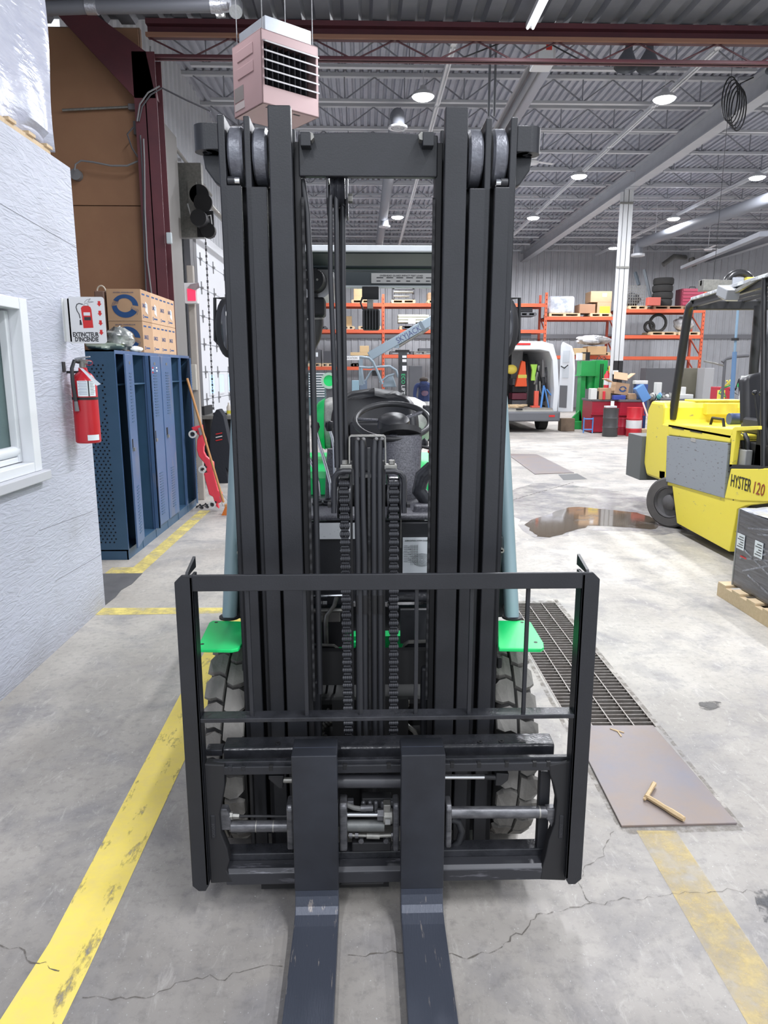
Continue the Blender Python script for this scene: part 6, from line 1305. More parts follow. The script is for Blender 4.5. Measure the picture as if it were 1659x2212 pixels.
# right part of the rack seen through mast and beyond the right rail
t2=rackthing('orange pallet rack behind the white van',xC,xD,zz(632,1180),[(xC,xD,[zz(655),zz(712),zz(766)])],[xD])
xE=xx(1330);xF=xx(1518)
rackthing('orange pallet rack between the van and the white column',xD,xE,zz(640,1310),[(xD,xE,[zz(684,1250),zz(768,1250)])],[xE])
rackthing('orange pallet rack at the right behind the yellow forklift',xE,xF,zz(630,1518),[(xE,xF,[zz(668,1400),zz(724,1400),zz(770,1400)])],[xF])
cnt=[0]
def pallet(px0,px1,py,label,mt=None,Y=RY+.45):
    a=at(px0,py,Y=Y);b=at(px1,py,Y=Y);z=a.z
    c=min([l for x0,x1,l in LV if x0-.2<(a.x+b.x)/2<x1+.2]+[z+9],key=lambda l:abs(l-z))
    if abs(c-z)<.22:z=c+.001
    t=thing('pallet',label,'pallet',((a.x+b.x)/2,Y,z),0,'pallets on the racks')
    m=M()
    m.box(a.x,b.x,Y-.45,Y+.45,z+.10,z+.13).box(a.x,b.x,Y-.45,Y+.45,z,z+.025)
    obj('deck',m,mt or woodL,t);m=M()
    for k in range(3):x=a.x+(b.x-a.x)*(.04+.46*k);m.box(x-.05,x+.05,Y-.45,Y+.45,z+.025,z+.10)
    obj('blocks',m,mt or woodL,t);return z+.13
def good(name,px0,px1,py0,py1,mt,label,cat,Y=RY+.45,d=.7,bev=.01,z0=None,extra=None):
    a=rc(px0,py0,px1,py1,Y-d/2);z_=a[2] if z0 is None else z0
    t=thing(name,label,cat,((a[0]+a[1])/2,Y,z_),0)
    obj('body',M().box(a[0],a[1],Y-d/2,Y+d/2,z_,a[3]),mt,t,bev=bev)
    if extra:extra(t,a,Y-d/2)
    return t
def lab(t,a,y):obj('paper_label',M().box(a[0]+(a[1]-a[0])*.55,a[0]+(a[1]-a[0])*.75,y-.006,y-.001,a[2]+(a[3]-a[2])*.5,a[2]+(a[3]-a[2])*.8),paper,t)
def flap(t,a,y):obj('carton_seam',M().box(a[0],a[1],y-.004,y-.001,(a[2]+a[3])/2,(a[2]+a[3])/2+.01),tape,t)
# through the mast
z=pallet(760,805,655,'wooden pallet under the tall tan carton behind the work light')
good('cardboard_box',764,800,624,652,osbw,'tan carton on the top shelf left of the lift work lamp','box',z0=z,extra=flap)
z=pallet(845,895,655,'wooden pallet under the dark attachment frame')
fr=thing('attachment_frame','dark forklift attachment frame on the top shelf','frame',(xx(870),RY+.4,z));a=rc(848,622,895,650,RY+.4)
obj('outer_frame',M().box(a[0],a[0]+.08,RY+.35,RY+.5,z,a[3]).box(a[1]-.08,a[1],RY+.35,RY+.5,z,a[3]).box(a[0],a[1],RY+.35,RY+.5,a[3]-.07,a[3]).box(a[0],a[1],RY+.35,RY+.5,z,z+.07),dimg,fr,bev=.01)
obj('cross_cylinder',M().cyl((a[0]+.05,RY+.33,(z+a[3])/2+.08),(a[1]-.05,RY+.33,(z+a[3])/2+.08),.05).cyl((a[0]+.05,RY+.33,(z+a[3])/2-.08),(a[1]-.2,RY+.33,(z+a[3])/2-.08),.04),greysteel,fr,smooth=True)
z=pallet(922,960,655,'wooden pallet beside the right mast rail');good('cardboard_box',925,960,632,652,brown,'brown carton on the top shelf beside the mast rail','box',z0=z,extra=flap)
z=pallet(742,765,712,'pallet under the leaning plywood sheet');good('plywood_sheet',748,760,683,708,osbw,'leaning plywood sheet on the middle shelf','sheet',z0=z,d=.2)
z=pallet(683,705,712,'small pallet near the left hoses on the middle shelf',dimg)
z=pallet(775,822,714,'pallet directly below the lift work lamp')
z=pallet(862,915,712,'lower of two pallets under the cream planks');z=pallet(868,910,701,'upper of two pallets under the cream planks',dimg)
for k in range(3):
    a=rc(860,680+6*k,926,685+6*k,RY+.1);tag(obj('plank_bundle',M().box(a[0],a[1],RY,RY+.7,a[2],a[3]),mat('cream_plank',(.70,.70,.55),.7) if k==0 else bpy.data.materials['cream_plank'],bev=.01),['top','middle','bottom'][k]+' cream plank bundle on the middle shelf','planks','cream plank bundles')
a=rc(882,687,898,699,RY-.1);tag(obj('paper_notice',M().box(a[0],a[1],RY-.03,RY-.01,a[2],a[3]),paper),'white paper sheet hanging from the cream planks','paper')
z=pallet(668,695,791,'pallet under the left dark crate');good('dark_crate',669,693,755,786,dimg,'dark crate with white paper on the lower shelf','crate',z0=z,extra=lab)
z=pallet(697,722,793,'pallet under the right dark crate');good('dark_crate',699,720,758,788,mat('crate_grey',(.07,.07,.08),.6),'plain dark crate on the lower shelf beside the hoses','crate',z0=z)
z=pallet(760,776,790,'lower pallet of the far stack near the basket rail');z=pallet(760,776,782,'upper pallet of the far stack near the basket rail')
good('osb_crate',757,808,761,768,osbw,'wide flat OSB crate above the basket rail','crate',bev=.005);good('osb_box',777,797,747,761,osbw,'small OSB box standing on the flat OSB crate','box')
z=pallet(893,940,766,'grey steel pallet at the right end of the lower shelf',greysteel);good('scrap_parts',905,940,752,762,dimg,'dark scrap machine parts on the grey pallet','parts',z0=z)
z=pallet(842,890,756,'dark pallet left of the scrap parts',dimg)
# grey cabinets & green cart at the left bottom
ss=good('drawer_cabinet',664,702,805,860,mat('cabinet_teal',(.10,.16,.17),.5),'tall cabinet with white slatted front below the rack','cabinet',Y=27,z0=.0)  # dark teal cabinet body behind the white slats
for k in range(10):
    a=rc(667,806+k*5.4,701,808.4+k*5.4,26.6);obj('slat',M().box(a[0],a[1],26.6,26.64,a[2],a[3]),signw,ss)
q=at(712,822,Y=20);gb=thing('green_machine','green round machine head beside the slatted cabinet','machine',(q.x,20,q.z-.4));obj('round_head',M().cyl((q.x,19.7,q.z),(q.x,20.2,q.z),.16,n=20),green,gb,smooth=40);obj('mount_ring',M().cyl((q.x,19.65,q.z),(q.x,19.75,q.z),.22,n=20,bore=.15),mat('pale_green',(.35,.5,.4),.4),gb,smooth=40);obj('stand',M().box(q.x-.08,q.x+.08,19.8,20.1,0,q.z-.1),dimg,gb)
# blue bins mid
for i,(x,c) in enumerate(((768,(.25,.38,.45)),(785,(.12,.16,.22)))):
    good('storage_bin',x-8,x+8,822,850,mat('bin%d'%i,c,.5),['pale blue storage bin','dark blue storage bin'][i]+' below the basket rail','bin',Y=24,z0=0)
# boom lift
bl=thing('boom_lift','grey-blue boom lift with basket rails and slanting lettered boom','lift',(0,20,0));bgm=mat('lift_blue_grey',(.25,.31,.36),.4,.2)
BY=20
p0=at(798,770,Y=BY);p1=at(936,690,Y=BY);p2=at(1000,652,Y=BY)
obj('boom',M().bar(p0,p1,.20,.24),bgm,bl,bev=.02);obj('boom_extension',M().bar(p1,p2,.15,.18),bgm,bl,bev=.01);obj('boom_collar',M().bar(p0.lerp(p1,.80),p0.lerp(p1,.84),.22,.27),mat('dark_blue_grey',(.12,.15,.18),.4),bl)
d=(p1-p0).normalized();up=Vector((-d.z,0,d.x));tp=p0.lerp(p1,.42)-up*.085+Vector((0,-.105,0));text('SKYJACK',.22,tp,d,up,mat('deep_blue_print',(.05,.06,.16),.5),bl,sx=.85)
obj('lift_ram',M().cyl(at(858,750,Y=BY),at(918,712,Y=BY),.045).cyl(at(905,722,Y=BY),at(925,708,Y=BY),.06),greysteel,bl,smooth=40);obj('ram_bracket',M().box(*rc(852,738,862,752,BY)[:2],BY-.06,BY+.06,*rc(852,738,862,752,BY)[2:]),bgm,bl)
def tb(pp,Y=BY-.8,r=.035):return M().tube([at(x,y,Y=Y) for x,y in pp],r,8)
obj('basket_rail',tb([(742,772),(780,771),(797,773),(806,782),(815,802),(826,830)]),bgm,bl,smooth=True)
q=at(745,775,Y=BY-.85);bn=obj('rail_banner',M().box(q.x,q.x+.38,BY-.85,BY-.84,q.z-.03,q.z+.07),signw,bl);text('LOCATION',.075,(q.x+.02,BY-.852,q.z-.005),(1,0,0),(0,0,1),ink,bn,sx=.8)
obj('basket_rail',tb([(776,793),(800,794),(820,792),(842,791),(856,800),(860,815)],BY-.3),bgm,bl,smooth=True);obj('basket_rail',tb([(780,795),(783,815),(786,830)],BY-.3),bgm,bl,smooth=True)
obj('basket_brace',tb([(790,822),(800,805),(808,798)],BY-.4,.03),bgm,bl,smooth=True);obj('basket_brace',tb([(820,826),(838,812),(852,808)],BY-.4,.03),bgm,bl,smooth=True)
a=rc(775,775,784,832,BY+.2);obj('basket_post',M().box(a[0],a[1],BY+.1,BY+.2,a[2],a[3]),bgm,bl)
a=rc(826,808,852,836,BY);obj('control_cover',M().prism([(a[0],a[2]),(a[1]+.06,a[2]),(a[1]-.06,a[3]),(a[0]+.08,a[3]-.05)],'y',BY-.1,BY+.2),bgm,bl,bev=.02);obj('controls',M().box(*rc(804,800,820,812,BY-.5)[:2],BY-.55,BY-.4,*rc(804,800,820,812,BY-.5)[2:]),blkM,bl,bev=.01)
obj('base_frame',M().box(-.2,1.3,19.75,20.8,.3,.9),bgm,bl,bev=.03)
for x in(-.1,1.2):
    for y in(19.95,20.6):obj('lift_wheel',M().cyl((x-.12,y,.32),(x+.12,y,.32),.32,n=24),tyreD,bl,smooth=40)
# black mast with ECOLIFT lettering
a=rc(861,760,879,840,18.5);em=thing('stacker_truck','black stacker mast with green and white upright lettering','stacker',((a[0]+a[1])/2,18.5,0))
obj('mast',M().box(a[0],a[1],18.5,18.7,0.1,a[3]),blkG,em,bev=.01);obj('mast_cap',M().box(a[0]-.08,a[1]+.06,18.5,18.75,a[3],a[3]+.05),blkM,em)
mx=(a[0]+a[1])/2
for (py,h) in((768,5),(776,6),(790,11)):
    b_=rc(869,py,878,py+h,18.49);obj('white_sticker',M().box(b_[0],b_[1],18.485,18.499,b_[2],b_[3]),signw,em)
tz=at(870,807,Y=18.49).z;text('ECO',.13,(mx-.03,18.49,tz),(0,0,-1),(1,0,0),mat('green_letter',(.03,.5,.2),.5),em);text('LIFT',.13,(mx-.03,18.49,tz-.29),(0,0,-1),(1,0,0),signw,em)
obj('battery_box',M().box(mx-.35,mx+.35,18.75,19.4,.1,.8),blkM,em,bev=.02)
a=rc(886,798,912,825,22);good('dark_monitor',884,912,790,822,dimg,'dark boxy equipment behind the stacker mast','equipment',Y=22,z0=0,d=.4)
# person, partly hidden behind seat: navy shirt, arm raised
def person():
    Yp=16.5;hp=at(916,846,Y=Yp);X=hp.x
    t=thing('person','person in navy printed t-shirt and light trousers reaching forward behind the seat','person',(X,Yp,0))
    def chain(pp):
        me=bpy.data.meshes.new('body');me.from_pydata([p[0] for p in pp[0]],pp[1],[]);o=bpy.data.objects.new('body',me);C.objects.link(o);return o
    J=[((0,0,.93),.13),((0,0,1.12),.13),((-.01,-.10,1.24),.15),((-.02,-.22,1.34),.085),((-.03,-.29,1.36),.055),((-.04,-.35,1.37),.085),((-.04,-.42,1.38),.095),((-.04,-.49,1.37),.06),
       ((.18,-.20,1.31),.065),((.33,-.24,1.28),.048),((.55,-.26,1.36),.036),((-.20,-.20,1.31),.065),((-.24,-.26,1.07),.048),((-.14,-.34,.92),.036),
       ((.10,0,.86),.10),((.12,-.02,.48),.07),((.12,.02,.10),.05),((.12,-.12,.05),.045),((-.10,0,.86),.10),((-.12,.02,.48),.07),((-.12,.05,.10),.05),((-.12,-.10,.05),.045)]
    E=[(0,1),(1,2),(2,3),(3,4),(4,5),(5,6),(6,7),(3,8),(8,9),(9,10),(3,11),(11,12),(12,13),(0,14),(14,15),(15,16),(16,17),(0,18),(18,19),(19,20),(20,21)]
    me=bpy.data.meshes.new('body');me.from_pydata([j[0] for j in J],E,[]);o=bpy.data.objects.new('body',me);C.objects.link(o);o.parent=t;WP[o.name]=WP[t.name].copy()
    sk=o.modifiers.new('s','SKIN');
    for i,j in enumerate(J):me.skin_vertices[0].data[i].radius=(j[1],j[1]*.85)
    me.skin_vertices[0].data[0].use_root=True
    su=o.modifiers.new('u','SUBSURF');su.levels=1;su.render_levels=1
    # colours by height/reach: skin head+arms, navy shirt, pale trousers
    m=bpy.data.materials.new('person_material');m.use_nodes=True;nt=m.node_tree;b=nt.nodes['Principled BSDF'];tc_=nt.nodes.new('ShaderNodeTexCoord');sp_=nt.nodes.new('ShaderNodeSeparateXYZ');nt.links.new(tc_.outputs['Object'],sp_.inputs[0])
    r=nt.nodes.new('ShaderNodeValToRGB');r.color_ramp.interpolation='CONSTANT';mp=nt.nodes.new('ShaderNodeMapRange');mp.inputs[2].default_value=2;nt.links.new(sp_.outputs[2],mp.inputs[0]);nt.links.new(mp.outputs[0],r.inputs[0])
    e=r.color_ramp.elements;e[0].position=0;e[0].color=(.03,.03,.03,1);e[1].position=.06;e[1].color=(.55,.55,.55,1);q=e.new(.47);q.color=(.02,.035,.11,1);q=e.new(.90);q.color=(.50,.28,.20,1)
    ab=nt.nodes.new('ShaderNodeMath');ab.operation='GREATER_THAN';ab.inputs[1].default_value=.30;nt.links.new(sp_.outputs[0],ab.inputs[0]);mx_=nt.nodes.new('ShaderNodeMix');mx_.data_type='RGBA';nt.links.new(ab.outputs[0],mx_.inputs[0]);nt.links.new(r.outputs[0],mx_.inputs[6]);mx_.inputs[7].default_value=(.50,.28,.20,1);nt.links.new(mx_.outputs[2],b.inputs['Base Color']);b.inputs['Roughness'].default_value=.8;me.materials.append(m)
    Wp=WP[t.name]
    hair=M().ball(Wp@Vector((-.04,-.39,1.44)),(.10,.11,.06),12,8);obj('hair',hair,mat('dark_hair',(.03,.02,.015),.8),t,smooth=True)
    obj('shirt_print',M().ball(Wp@Vector((0,-.20,1.14)),(.08,.03,.07),10,6),mat('shirt_print',(.22,.10,.10),.8,col2=(.1,.1,.2),sc=30),t)
    for s in(0,1):
        hnd=Wp@Vector((.58,-.26,1.37) if s==0 else (-.12,-.37,.90));m=M().ball(hnd,(.045,.03,.025),8,6)
        for k in range(4):m.tube([hnd+Vector((.03,(k-1.5)*.016,0)),hnd+Vector((.06,(k-1.5)*.018,-.005)),hnd+Vector((.08,(k-1.5)*.018,-.02))],[.009,.008,.006],5)
        m.tube([hnd+Vector((0,-.025,.01)),hnd+Vector((.03,-.05,.015))],[.009,.007],5);obj('hand',m,mat('skin',(.50,.28,.20),.6) if 'skin' not in bpy.data.materials else bpy.data.materials['skin'],t,smooth=True)
person()
# strapping
# --- van ---
VY=19.2;vw=mat('van_white',(.74,.76,.79),.3,col2=(.68,.70,.73),sc=2);vd=mat('van_interior',(.05,.05,.055),.8,col2=(.14,.14,.15),sc=4);bump_=mat('bumper_grey',(.13,.135,.15),.5)
vx0=at(1030,800,Y=VY).x;vx1=at(1206,860,Y=VY).x;vzt=at(1130,737,Y=VY).z
van=thing('van','white cargo van seen from behind with its rear doors open','van',((vx0+vx1)/2,VY+2.5,0))
def V(n,m,mt,**k):return obj(n,m,mt,k.pop('par',van),**k)
z0=.42
prof=[(vx0+.02,z0),(vx0-.02,1.1),(vx0+.06,1.9),(vx0+.2,vzt-.08),(vx0+.5,vzt),(vx1-.5,vzt),(vx1-.2,vzt-.08),(vx1-.06,1.9),(vx1+.02,1.1),(vx1-.02,z0)]
inn=[(vx0+.14,z0+.16),(vx0+.12,1.1),(vx0+.2,1.9),(vx0+.3,vzt-.27),(vx0+.55,vzt-.22),(vx1-.55,vzt-.22),(vx1-.3,vzt-.27),(vx1-.2,1.9),(vx1-.12,1.1),(vx1-.14,z0+.16)]
n=len(prof);m=M();vs=[(x,VY,z) for x,z in prof]+[(x,VY,z) for x,z in inn]+[(x,VY+5.2,z) for x,z in prof]+[(x,VY+3.0,z) for x,z in inn]
fs=[]
for i in range(n):
    j=(i+1)%n;fs+=[(i,j,n+j,n+i),(2*n+i,2*n+j,j,i),(n+i,n+j,3*n+j,3*n+i)]
fs+=[tuple(range(2*n,3*n)),tuple(range(4*n-1,3*n-1,-1))]
V('body_shell',m.add(vs,fs),vw,fix=False,bev=.02)
V('interior_lining',M().box(vx0+.3,vx1-.3,VY+2.6,VY+2.65,z0+.2,vzt-.3),vd)
V('cargo_floor',M().box(vx0+.15,vx1-.15,VY-.02,VY+2.9,z0+.15,z0+.22),mat('worn_floor',(.35,.33,.30),.7,col2=(.2,.18,.15),sc=8))
V('rear_bumper',M().box(vx0-.03,vx1+.03,VY-.18,VY+.02,.30,.56),bump_,bev=.04);V('bumper_step',M().box(vx0+.1,vx1-.15,VY-.14,VY+.0,.56,.60),mat('step_cream',(.42,.41,.38),.6));V('red_reflector',M().box(vx1-.28,vx1-.12,VY-.19,VY-.17,.42,.47),redink)
V('door_latch',M().box((vx0+vx1)/2-.05,(vx0+vx1)/2+.12,VY-.16,VY-.14,.60,.64),blkM)
V('brake_light',M().box((vx0+vx1)/2-.2,(vx0+vx1)/2+.3,VY-.01,VY+.02,vzt-.10,vzt-.05),redink)
for x in(vx0+.18,vx1-.2):V('van_wheel',M().cyl((x-.12,VY+.95,.34),(x+.12,VY+.95,.34),.34,n=28),tyreD,smooth=40)
for x in(vx0+.18,vx1-.2):V('van_wheel',M().cyl((x-.12,VY+4.3,.34),(x+.12,VY+4.3,.34),.34,n=28),tyreD,smooth=40)
V('undercarriage',M().box(vx0+.2,vx1-.2,VY+.1,VY+5,.28,.45),blkD)
# right rear door, opened outward towards us
hx_=vx1;dx1=at(1238,800,Y=VY-.55).x
def dr_(u,z):return (hx_+(dx1-hx_)*u,VY-.6*u,z)
m=M();pz=[(0,z0+.12),(1,z0+.16),(1,vzt-.75),(.9,vzt-.35),(.7,vzt-.14),(.1,vzt-.02),(0,vzt-.1)];vs=[dr_(u,z) for u,z in pz]+[(x+.05,y+.03,z) for x,y,z in [dr_(u,z) for u,z in pz]];k=len(pz)
vd_=V('rear_door',m.add(vs,[tuple(range(k)),tuple(range(2*k-1,k-1,-1))]+[(i,(i+1)%k,k+(i+1)%k,k+i) for i in range(k)]),vw,bev=.012)
def dpan(name,u0,u1,za,zb_,mt,off=.012):
    q=[dr_(u0,za),dr_(u1,za),dr_(u1,zb_),dr_(u0,zb_)];q2=[(x-off*.6,y-off,z) for x,y,z in q];obj(name,M().add(q+q2,[(0,1,2,3),(7,6,5,4),(0,4,5,1),(1,5,6,2),(2,6,7,3),(3,7,4,0)]),mt,vd_,fix=False)
dpan('door_lower_trim',.08,.62,z0+.25,1.25,mat('door_trim_grey',(.14,.14,.15),.7));dpan('door_pressing',.2,.65,1.45,1.75,mat('pressed_white',(.58,.62,.66),.4));dpan('door_pressing',.2,.65,1.85,2.15,bpy.data.materials['pressed_white'])
hdl=M().tube([dr_(.1,1.75),(dr_(.3,1.72)[0],dr_(.3,1.72)[1]-.05,1.70),dr_(.6,1.78)],.015,6);obj('pull_strap',hdl,blkM,vd_)
# van cargo (things)
def vthing(name,label,cat,px,py,Y=VY+.6):
    q=at(px,py,Y=Y);return thing(name,label,cat,q),q
FZ=z0+.22
t,q=vthing('traffic_cone','orange folded safety cone with yellow band inside the van','cone',1129,815);obj('cone_body',M().prism([(q.x-.05,q.z+.45),(q.x+.05,q.z+.42),(q.x+.12,q.z-.25),(q.x-.20,q.z-.25)],'y',VY+.55,VY+.7),mat('safety_orange',(.85,.10,.02),.5),t,bev=.01);obj('yellow_band',M().box(q.x-.14,q.x+.1,VY+.54,VY+.55,q.z-.02,q.z+.07),mat('band_yellow',(.7,.6,.1),.5),t)
t,q=vthing('hi_vis_vest','lime vest hanging inside the van','vest',1151,803);obj('cloth',M().prism([(q.x-.09,q.z+.2),(q.x+.1,q.z+.2),(q.x+.05,q.z-.1),(q.x+.06,q.z-.24),(q.x-.06,q.z-.24),(q.x-.04,q.z+.05)],'y',VY+.5,VY+.6),mat('lime_cloth',(.45,.80,.12),.8),t,bev=.015)
t,q=vthing('hard_hat','yellow hard hat hanging at the left of the van opening','helmet',1103,798);obj('hat_shell',M().ball((q.x,VY+.5,q.z),(.16,.12,.13),16,10),mat('hat_yellow',(.70,.55,.08),.4),t,smooth=True)
t,q=vthing('floor_jack','red bottle jack standing on the van floor','jack',1158,865,VY+.4);obj('jack_base',M().box(q.x-.14,q.x+.14,VY+.3,VY+.5,FZ,FZ+.05).box(q.x-.06,q.x+.06,VY+.35,VY+.45,FZ+.05,FZ+.45),mat('jack_red',(.65,.10,.06),.4),t,bev=.01);obj('jack_ram',M().cyl((q.x,VY+.4,FZ+.45),(q.x,VY+.4,FZ+.62),.025),greysteel,t,smooth=True)
t,q=vthing('step_stool','blue folding step stool at the right of the van floor','stool',1178,870,VY+.3)
for a,b in(((q.x-.12,FZ),(q.x-.06,FZ+.6)),((q.x+.1,FZ+.0),(q.x-.04,FZ+.55)),((q.x+.22,FZ+.25),(q.x+.02,FZ+.5))):obj('leg',M().bar((a[0],VY+.3,a[1]),(b[0],VY+.3,b[1]),.05,.03),mat('stool_blue',(.08,.25,.60),.5) if 'stool_blue' not in bpy.data.materials else bpy.data.materials['stool_blue'],t)
t,q=vthing('shelf_liner','white insulated lining sheet with hanging tools inside the van','lining',1185,790,VY+1.0);obj('sheet',M().box(q.x-.18,q.x+.12,VY+1.0,VY+1.02,1.3,2.1),signw,t,bev=.01)
obj('centre_lining',M().box(at(1132,0,Y=VY+1.4).x,at(1158,0,Y=VY+1.4).x,VY+1.4,VY+1.43,FZ,2.2),mat('dull_foam',(.34,.34,.34),.8,col2=(.24,.24,.25),sc=5),t)
rnd=random.Random(12)
t,q=vthing('hanging_tools','bunch of dark tools and cables hanging inside the van','tools',1175,800,VY+.7)
for k in range(14):
    x=q.x+rnd.uniform(-.25,.32);z=rnd.uniform(1.0,2.1);obj('tool',M().tube([(x,VY+.65,z),(x+rnd.uniform(-.06,.06),VY+.6,z-.25),(x+rnd.uniform(-.15,.15),VY+.65,z-.5)],rnd.uniform(.02,.045),6),[rub,blkM,dimg,greysteel][k%4],t,smooth=True)
t,q=vthing('tool_bins','dark tool bins stacked on the van floor at the left','bins',1128,850,VY+.9)
for k in range(4):obj('bin',M().box(q.x-.3,q.x+.12,VY+.8,VY+1.3,FZ+k*.2,FZ+k*.2+.18),[dimg,mat('maroon',(.14,.02,.04),.5) if k==1 else blkM,blkM,dimg][k],t,bev=.015)
t,q=vthing('wood_offcuts','small pile of wood offcuts on the van floor','wood',1112,884,VY+.1)
for k in range(4):obj('offcut',M().ob((q.x-.15+.12*k,VY+.1,FZ+.04+.035*(k%2)),(.3,.14,.05),(0,0,.3*k)),woodL,t)
# --- green hydraulic press ---
PY=20.3;gr2=mat('press_green',(.02,.36,.08),.42,col2=(.015,.30,.07),sc=3)
a=rc(1252,778,1308,920,PY);pr=thing('hydraulic_press','green hydraulic workshop press left of the white column','press',((a[0]+a[1])/2,PY,0))
h=a[3];w0=a[0];w1=a[1];W_=w1-w0
obj('press_column',M().box(w0+.02,w0+.16,PY,PY+.35,.18,h-.3),gr2,pr,bev=.01);obj('press_column',M().box(w1-.34,w1,PY-.05,PY+.35,.18,h),gr2,pr,bev=.01)
obj('press_head',M().box(w0-.0,w1-.34,PY-.05,PY+.4,h-.42,h-.02),gr2,pr,bev=.01);obj('head_flange',M().box(w0-.04,w1-.3,PY-.08,PY+.4,h-.44,h-.41),gr2,pr)
obj('press_ram',M().cyl((w0+.33,PY+.15,h-.44),(w0+.33,PY+.15,h-.80),.15,.11),gr2,pr,smooth=40);obj('base',M().box(w0-.3,w1+.1,PY-.2,PY+.6,0,.22).prism([(w0-.25,.22),(w0+.12,.22),(w0+.05,.55)],'y',PY,PY+.1),gr2,pr,bev=.01)
obj('hydraulic_line',M().cyl((w1-.2,PY-.07,h-.1),(w1-.2,PY-.07,h-.9),.014).cyl((w1-.14,PY-.07,h-.1),(w1-.14,PY-.07,h-.8),.014),blkM,pr)
q=at(1260,768,Y=PY);t=thing('scrap_box','open box of black and cardboard parts on top of the press','box',(q.x,PY,h+.0));obj('black_can',M().cyl((q.x+.1,PY+.1,h),(q.x+.1,PY+.1,h+.22),.12),blkM,t,smooth=40);obj('paper_roll',M().box(q.x-.15,q.x-.02,PY,PY+.2,h,h+.2),signw,t);obj('wood_block',M().box(q.x-.02,q.x+.06,PY-.02,PY+.2,h,h+.18),wood,t)
q=at(1296,772,Y=PY);tag(obj('tangled_wire',M().tube([(q.x-.1,PY,h+.01),(q.x-.03,PY,h+.12),(q.x+.05,PY,h+.03),(q.x+.12,PY,h+.10),(q.x+.18,PY,h+.02)],.012,6),blkM),'tangled black wires on the press top','wires')
z=pallet(1245,1310,768,'pallet stack on the lower shelf above the press');
good('osb_crate',1240,1267,752,766,osbw,'OSB crate left of the pallets above the press','crate',Y=RY-.3);good('osb_crate',1270,1310,748,766,mat('orange_wood',(.60,.38,.20),.7),'orange-brown crate above the press','crate',Y=RY-.3)
m=crumple((xx(1275,736),RY-.3,zz(735)),(.62,.4,.17),4,amp=.2);tag(obj('wrapped_parts',m,mat('clear_wrap_grey',(.42,.42,.43),.2,col2=(.7,.7,.72),sc=6,amt=.2,spec=.8),smooth=True),'clear-wrapped flat parts on the crates above the press','wrapped parts')
t=thing('blue_stand','small blue tubular stand at the foot of the press','stand',at(1270,925,Y=18.8));q=at(1270,928,Y=18.8)
for x in(-.12,.12):obj('stand_leg',M().cyl((q.x+x,18.8,.01),(q.x+x,18.8,.42),.018),bpy.data.materials['stool_blue'],t)
for z in(.1,.38):obj('stand_bar',M().cyl((q.x-.12,18.8,z),(q.x+.12,18.8,z),.018),bpy.data.materials['stool_blue'],t)
t=good('timber_block',1212,1242,904,918,mat('dark_timber',(.16,.12,.09),.8,col2=(.24,.18,.12),sc=6),'dark timber block on the floor between van and press','timber',Y=19.6,d=.3,z0=0)
# --- red bins, drums ---
redb=mat('bin_red',(.42,.015,.04),.4,col2=(.34,.015,.035),sc=2);redd=mat('drum_red',(.62,.03,.045),.35);bind=mat('bin_dark_rim',(.12,.12,.13),.5)
def hopper(px0,px1,pyt,pyb,Y,label,mt=redb):
    a=rc(px0,pyt,px1,pyb,Y);t=thing('red_bin',label,'bin',((a[0]+a[1])/2,Y+.3,0));m=M();zt=a[3]
    m.prism([(Y,.02),(Y,zt*.55),(Y-.05,zt*.58),(Y-.05,zt),(Y+.8,zt),(Y+.8,.02)],'x',a[0],a[1]);obj('bin_body',m,mt,t,bev=.01)
    obj('bin_rim',M().box(a[0]-.03,a[1]+.03,Y-.08,Y+.83,zt-.06,zt+.0),bind,t,bev=.01);obj('bin_fold',M().box(a[0]-.02,a[1]+.02,Y-.07,Y-.0,zt*.54,zt*.58),mt,t);return t,a
hopper(1277,1330,862,926,18.9,'dull red steel bin left of the black drum');t,a=hopper(1338,1390,863,915,18.6,'bright red steel bin behind the red drums')
def drum(px0,px1,pyt,Y,label,mt,h=None,band=None,ribs=(.33,.66)):
    q0=at(px0,905,Y=Y).x;q1=at(px1,905,Y=Y).x;r=(q1-q0)/2;x=(q0+q1)/2;h=at((px0+px1)/2,pyt,Y=Y).z;t=thing('drum',label,'drum',(x,Y,0))
    pr_=[(0,.0),(r-.005,0),(r,.01)]
    for f in ribs:pr_+=[(r-.004,h*f-.03),(r+.008,h*f),(r-.004,h*f+.03)]
    pr_+=[(r,h-.02),(r+.006,h),(r-.01,h),(r-.015,h-.02),(0,h-.02)];obj('drum_body',M().lathe(pr_,(x,Y,0),n=32),mt,t,smooth=35)
    if band:obj('drum_label',M().cyl((x,Y,h*band[0]),(x,Y,h*band[1]),r+.002,n=32),signw,t,smooth=35)
    return t,x,r,h
drum(1303,1335,882,17.9,'black steel drum with papers on its lid',mat('drum_black',(.06,.06,.062),.4));t,x,r,h=drum(1354,1386,880,18.0,'red steel drum with wide white label',redd,band=(.28,.56),ribs=(.25,.62))
drum(1334,1356,903,18.3,'short dark red drum between the black and labelled drums',redb,ribs=(.5,))
q=at(1318,878,Y=17.9);tag(obj('paper_stack',M().box(q.x-.12,q.x+.14,17.8,18.0,at(0,882,Y=17.9).z,at(0,882,Y=17.9).z+.04).box(q.x+.02,q.x+.1,17.9,17.93,at(0,882,Y=17.9).z+.04,at(0,882,Y=17.9).z+.16),signw),'white papers on the black drum','paper')
drum(1402,1452,864,18.8,'wide dark grey plastic drum beside the yellow forklift',mat('plastic_grey_drum',(.10,.105,.11),.5),ribs=(.2,.4,.6,.8))
q=at(1422,892,Y=18.3)
tag(obj('leaning_stick',M().cyl(at(1389,870,Y=18.1),at(1412,938,Y=17.3),.022,n=8),mat('pink_stick',(.62,.42,.36),.6)),'pinkish pole leaning on the grey drum','pole')
